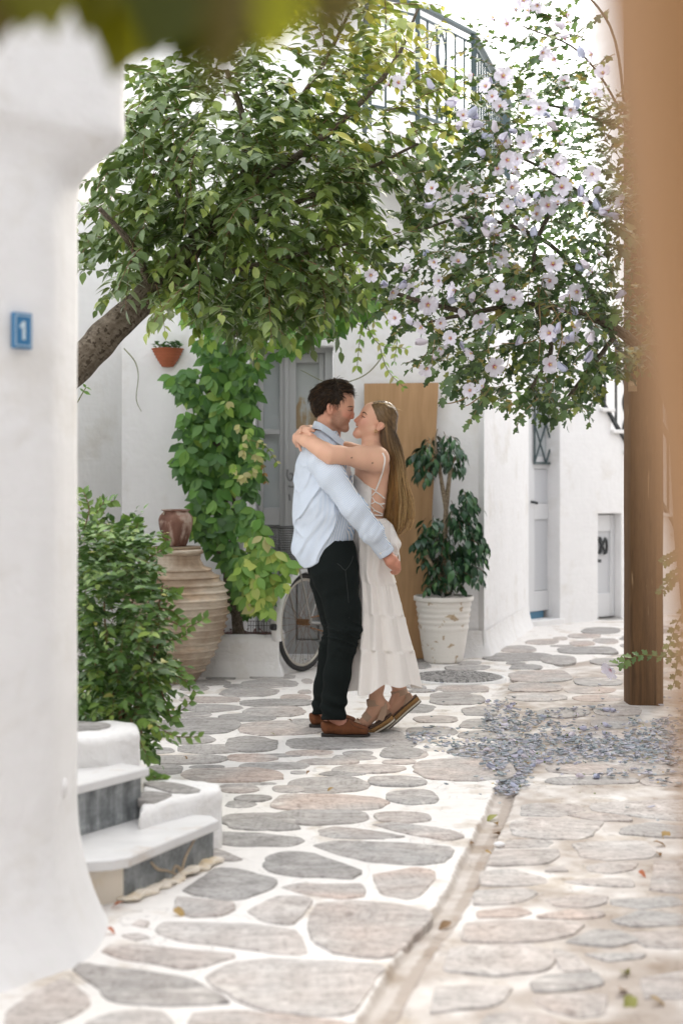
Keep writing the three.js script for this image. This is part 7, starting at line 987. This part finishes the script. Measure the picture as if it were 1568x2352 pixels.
  const rows = [[1190, 822, 886, 0.118], [1198, 813, 898, 0.128], [1215, 811, 904, 0.133], [1240, 810, 911, 0.14], [1264, 810, 916, 0.142], [1290, 812, 906, 0.145], [1312, 815, 897, 0.15], [1336, 818, 905, 0.155], [1383, 818, 917, 0.165], [1432, 814, 927, 0.178], [1480, 808, 939, 0.19], [1515, 803, 948, 0.20], [1560, 797, 957, 0.212], [1580, 795, 960, 0.216]];
  const rowAt = (y) => { let i = 0; while (i < rows.length - 2 && y > rows[i + 1][0]) i++; const k = clamp((y - rows[i][0]) / (rows[i + 1][0] - rows[i][0]), 0, 1); return [1, 2, 3].map((c) => lerp(rows[i][c], rows[i + 1][c], smoothstep(k, -0.2, 1.2))); };
  const seams = [1336, 1408, 1488], skirt = sheet((a, b) => {
    const th = a * TAU, cs = Math.cos(th), sn = Math.sin(th), hemY = 1572 + 7 * Math.sin(th * 3 + 0.8) + 5 * Math.sin(th * 7) - 7 * cs, y = lerp(1190, hemY, b); const [L, R, rz] = rowAt(y), cx = (L + R) / 2, rx = (R - L) / 2;
    const sy = y + 5 * cs * -1; let tier = 0, since = y - 1190; for (const q2 of seams) if (sy > q2) { tier++; since = sy - q2; }
    const k = clamp((y - 1215) / 320, 0, 1), pl = (0.005 + 0.034 * k) * (Math.sin(th * (6) + 1.7 * Math.sin(th * 2 + 0.6) + y * 0.002) * 0.62 + 0.42 * Math.sin(th * 11 + tier * 0.9 + 1.3 * Math.sin(th * 3))), gather = 0.003 * Math.sin(th * 34 + tier * 2) * Math.exp(-since / 26) * (tier ? 1 : 0), step = tier ? 0.0028 * Math.exp(-since / 9) - 0.003 * Math.exp(-since / 2.2) : 0;
    const m = 1 + (pl + gather + step) / (rx * s), p = P(cx + rx * cs * m, y, 0.01); p.z += rz * sn * (1 + (pl + gather + step) / rz); return p;
  }, 220, 120);
  { const uv = skirt.attributes.uv; for (let i = 0; i < uv.count; i++) uv.setXY(i, uv.getX(i) * 1.2, uv.getY(i) * 0.9); } part(dress, 'skirt', skirt, white);
  const flat = (l, w, f = torso, off = 0.002) => limb(l.map(([x, y]) => on(f, x, y, off)), l.map(() => w), 6, 6);
  const Z = (l) => l.map(([x, y]) => [784 + x / 8.333, 909.4 + y / 8.333]);
  part(dress, 'strap', flat([[878.2, 1040], [882.6, 1049], [883.4, 1058], [881.6, 1070], [877, 1088], [870, 1108], [862.4, 1127]], 0.0046, bodyF, 0.004), cord);
  for (const [l, w] of [[[[580, 1770], [650, 1812]], 0.003], [[[580, 1910], [615, 1870], [652, 1832]], 0.003], [[[652, 1832], [730, 1885], [822, 1962]], 0.0042], [[[580, 1938], [612, 1980], [640, 2025]], 0.0028], [[[640, 2025], [605, 2048], [568, 2066]], 0.0028], [[[640, 2025], [730, 2068], [822, 2062]], 0.0042], [[[690, 2050], [750, 2090], [802, 2150]], 0.0026], [[[558, 2112], [598, 2150], [635, 2192]], 0.0028], [[[635, 2192], [600, 2208]], 0.0028], [[[635, 2192], [705, 2225], [782, 2262]], 0.004], [[[630, 2280], [705, 2286], [780, 2288]], 0.0042]]) part(dress, 'lace', flat(Z(l), w, bodyF, 0.003), cord);
  part(dress, 'tie', limb([[906, 1247], [913, 1262], [917, 1285], [915, 1300], [913.5, 1316]].map(([x, y]) => P(x, y, 0.13)), [0.004, 0.004, 0.004, 0.004, 0.004], 6, 6), cord);
  part(dress, 'gathered_back', uvPlane(nets(blend(0.02, cap(P(890, 1212, 0.06), P(908, 1250, 0.10), 0.03, 0.026), cap(P(907, 1250, 0.10), P(899, 1296, 0.06), 0.026, 0.014)), P(870, 1335, -0.02), P(928, 1190, 0.18), 0.006), V(1, 0, 0.4), V(0, 1, 0)), white);
  // sandals
  const cork = std({ map: tex(256, (u, v) => { const a = tn(u, v, 50, 2, 2); return [0.60 + 0.2 * a, 0.46 + 0.18 * a, 0.29 + 0.14 * a]; }), roughness: 0.95 }), rimM = std({ color: lin(0.72, 0.66, 0.55), roughness: 0.7 }), outM = std({ color: lin(0.13, 0.11, 0.09), roughness: 0.9 }), foot = std({ color: lin(0.10, 0.06, 0.04), roughness: 0.8 }), strapM = std({ color: lin(0.44, 0.295, 0.205), roughness: 0.75, bumpMap: rep(cottonBump, 8, 8), bumpScale: 0.0008, side: THREE.DoubleSide });
  for (const [path, z, anc, tilt, st] of [
    [[[898, 1640], [882, 1652], [862, 1664], [842, 1674], [822, 1678], [802, 1678]], 0.03, [861, 1612.5], -0.10, [[[846, 1648], 0.040, 0.043], [[824, 1664], 0.034, 0.046]]],
    [[[956, 1597], [938, 1611], [918, 1628], [898, 1646], [880, 1660], [862, 1668]], -0.11, [917, 1590], -0.32, [[[894, 1640], 0.040, 0.043], [[876, 1657], 0.034, 0.046]]]]) {
    const sd = subgroup(t, 'sandal'), pts = path.map(([x, y]) => P(x, y, z)), half = (q2) => 0.034 + 0.012 * Math.sin(q2 * 2.6) - (q2 > 0.9 ? (q2 - 0.9) * 0.15 : 0) - (q2 < 0.08 ? (0.08 - q2) * 0.15 : 0);
    part(sd, 'footbed', soleLayer(pts, half, -0.004, 0.004), foot); part(sd, 'cork', soleLayer(pts, (q2) => half(q2) + 0.001, -0.026, -0.004), cork); part(sd, 'midsole', soleLayer(pts, (q2) => half(q2) + 0.002, -0.034, -0.0255), rimM); part(sd, 'outsole', soleLayer(pts, half, -0.040, -0.0335), outM);
    const c = P(anc[0], anc[1], z); part(sd, 'strap', band(c, V(Math.sin(tilt), Math.cos(tilt), 0).multiplyScalar(1), 0.0415, 0.039, 0.032), strapM);
    const back = [[anc[0] + 19, anc[1] + 2], [anc[0] + 21, anc[1] + 14], [anc[0] + 12, anc[1] + 42]]; for (const sg of [1, -1]) part(sd, 'strap', sheet((a, b) => { const k = new THREE.CatmullRomCurve3(back.map(([x, y], i) => P(x, y, z + sg * [0.028, 0.036, 0.040][i]))), p = k.getPoint(b), T = k.getTangent(b); return p.add(V(T.y, -T.x, 0).multiplyScalar((a - 0.5) * 0.034)); }, 3, 12), strapM);
    const ax = P(path[4][0], path[4][1]).sub(P(anc[0], anc[1] + 20)).normalize(); st.forEach(([[x, y], rx, rz]) => part(sd, 'strap', band(P(x, y, z), ax, rx * 0.78, rz, 0.034, -0.15, Math.PI + 0.15), strapM));
  }
  // hair: cap, long fall, loose strands
  const toW = (x, y, z) => [(x / -z * FPX) * 10.87, (HOR - (y - EYE) / -z * FPX - 896.9) * 10.87];
  const hp = poly2([[728, 345], [748, 306], [820, 268], [940, 248], [1080, 252], [1250, 325], [1385, 480], [1430, 650], [1420, 850], [1370, 1060], [1345, 1180], [1250, 1250], [1000, 1330], [965, 1250], [985, 1110], [1060, 990], [1095, 900], [1060, 815], [1000, 782], [930, 778], [895, 715], [868, 620], [845, 545], [805, 450], [765, 385]]);
  const capE = blend(60 * hs, E(955, 655, 468, 405, 372, 0, 0.25), E(1120, 900, 270, 380, 340), E(1130, 1150, 180, 250, 300));
  const hairF = (x, y, z) => { const [u, v] = toW(x, y, z), a = x * 0.5 - y * 0.85, b = x * 0.85 + y * 0.5, n = 0.0035 * n3(b * 90, a * 12, z * 90); return smax(capE(x, y, z) + n, hp(u, v) * hs + n, 24 * hs); };
  const brown = [0.13, 0.078, 0.038], mid = [0.245, 0.15, 0.068], gold2 = [0.42, 0.225, 0.07], litBlond = [0.62, 0.42, 0.19];
  const capG = nets(hairF, Wh(690, 1380, -430), Wh(1480, 200, 430), 0.003); paint(capG, (p) => { const a = p.x * 0.5 - p.y * 0.85, b = p.x * 0.85 + p.y * 0.5; return mixc(brown, mid, clamp(0.4 + 1.2 * n3(b * 160, a * 10, p.z * 160), 0, 1)); });
  const fall = [[985, 872, 905, 0.075], [1000, 873, 910, 0.082], [1030, 875, 920, 0.088], [1060, 890, 925, 0.088], [1100, 891, 930, 0.084], [1150, 885, 942, 0.078], [1190, 884, 941, 0.070], [1215, 893, 931, 0.055], [1233, 900, 914, 0.03]];
  const fallAt = (y) => { let i = 0; while (i < fall.length - 2 && y > fall[i + 1][0]) i++; const k = clamp((y - fall[i][0]) / (fall[i + 1][0] - fall[i][0]), 0, 1); return [1, 2, 3].map((c) => lerp(fall[i][c], fall[i + 1][c], k)); };
  const mass = sheet((a, b) => { const y = lerp(985, 1226, b), [L, R, rz] = fallAt(y), th = a * TAU, rip = 1 + 0.05 * Math.sin(th * 9 + b * 3) + 0.03 * Math.sin(th * 17 - b * 4); const p = P((L + R) / 2 + (R - L) / 2 * 0.86 * Math.cos(th) * rip, y, 0); p.z += rz * 0.88 * Math.sin(th) * rip; return p; }, 72, 60); paint(mass, (p) => { const y = HOR - (p.y - EYE) / -p.z * FPX, k = clamp((y - 1010) / 200, 0, 1); return mixc(brown, [0.22, 0.115, 0.036], k); }); mass.deleteAttribute('uv');
  const S = new Strands();
  for (let i = 0; i < 900; i++) {   // long strands
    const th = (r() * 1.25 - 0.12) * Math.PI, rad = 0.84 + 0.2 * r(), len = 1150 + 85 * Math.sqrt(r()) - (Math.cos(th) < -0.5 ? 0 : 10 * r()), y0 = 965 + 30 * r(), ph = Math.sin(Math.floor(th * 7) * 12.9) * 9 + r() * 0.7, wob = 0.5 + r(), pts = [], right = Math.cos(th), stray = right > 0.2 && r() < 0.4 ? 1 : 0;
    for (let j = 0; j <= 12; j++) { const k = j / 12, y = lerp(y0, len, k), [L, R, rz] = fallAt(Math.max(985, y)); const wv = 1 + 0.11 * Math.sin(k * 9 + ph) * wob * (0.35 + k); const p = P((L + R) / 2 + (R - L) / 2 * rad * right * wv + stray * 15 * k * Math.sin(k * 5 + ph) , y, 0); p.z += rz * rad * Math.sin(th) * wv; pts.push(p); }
    const u = r(), tipc = right > 0.0 && u < 0.8 ? litBlond : u < 0.6 ? gold2 : [0.22, 0.11, 0.034], rootc = u < 0.3 ? mid : brown; S.add(pts, stray ? 0.0007 : 0.0016, 0.0006, (k) => mixc(rootc, tipc, smoothstep(k, 0.08, 0.6)));  // golden tips are dye; blond on the right is rim light painted in
  }
  for (let i = 0; i < 620; i++) {   // from the hairline back to the clip and down behind the ear
    const k = r(), a = k < 0.75 ? [lerp(735, 905, k / 0.75) + (r() - 0.3) * 40, lerp(325, 740, (k / 0.75) ** 1.25)] : [lerp(905, 1070, (k - 0.75) * 4), lerp(770, 830, (k - 0.75) * 4)], low = r() < 0.35, e = low ? [lerp(1000, 1300, r()), 1220 + 60 * r()] : [1345 + (r() - 0.5) * 30, 1150 + (r() - 0.5) * 40], c = [lerp(a[0], e[0], 0.5) + 90 * (low ? 0.6 : 1), lerp(a[1], e[1], 0.5) - 210 * (1 - k * 0.5) + r() * 150], pts = []; let ok = true;
    for (let j = 0; j <= 9; j++) { const q2 = j / 9, x = (1 - q2) ** 2 * a[0] + 2 * q2 * (1 - q2) * c[0] + q2 * q2 * e[0], y = (1 - q2) ** 2 * a[1] + 2 * q2 * (1 - q2) * c[1] + q2 * q2 * e[1]; const p = onto(hairF, 784 + x / 10.87, 896.9 + y / 10.87, D0, 0.0006 + 0.0012 * Math.sin(q2 * 3) * r()); if (hairF(p.x, p.y, p.z) > 0.006) { ok = pts.length > 3; break; } pts.push(p); }
    if (!ok || pts.length < 4) continue; const u = r(), cc = u < 0.16 ? [0.24, 0.165, 0.09] : u < 0.5 ? mid : brown; S.add(pts, 0.0015, 0.0009, () => cc);
  }
  for (let i = 0; i < 46; i++) { const k = r(), p0 = onto(hairF, 784 + lerp(760, 1380, k) / 10.87, 896.9 + lerp(300, 520, k * k) / 10.87, D0, 0), f = V(0.6 - k, 0.5, 0).normalize(); const pts = []; for (let j = 0; j <= 5; j++) pts.push(p0.clone().add(V(0.006 * j * (0.2 + k), 0.0035 * Math.sin(j * 0.7) * (1 + r()), 0))); S.add(pts, 0.0005, 0.0003, () => litBlond); }
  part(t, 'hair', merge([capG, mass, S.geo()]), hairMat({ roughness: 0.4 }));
  const clip = Wh(1360, 1165, 60); part(t, 'hair_clip', new THREE.TorusGeometry(0.009, 0.004, 6, 12).scale(0.7, 1.2, 2).translate(clip.x, clip.y, clip.z), dark);
}
renderer.render(scene, camera);
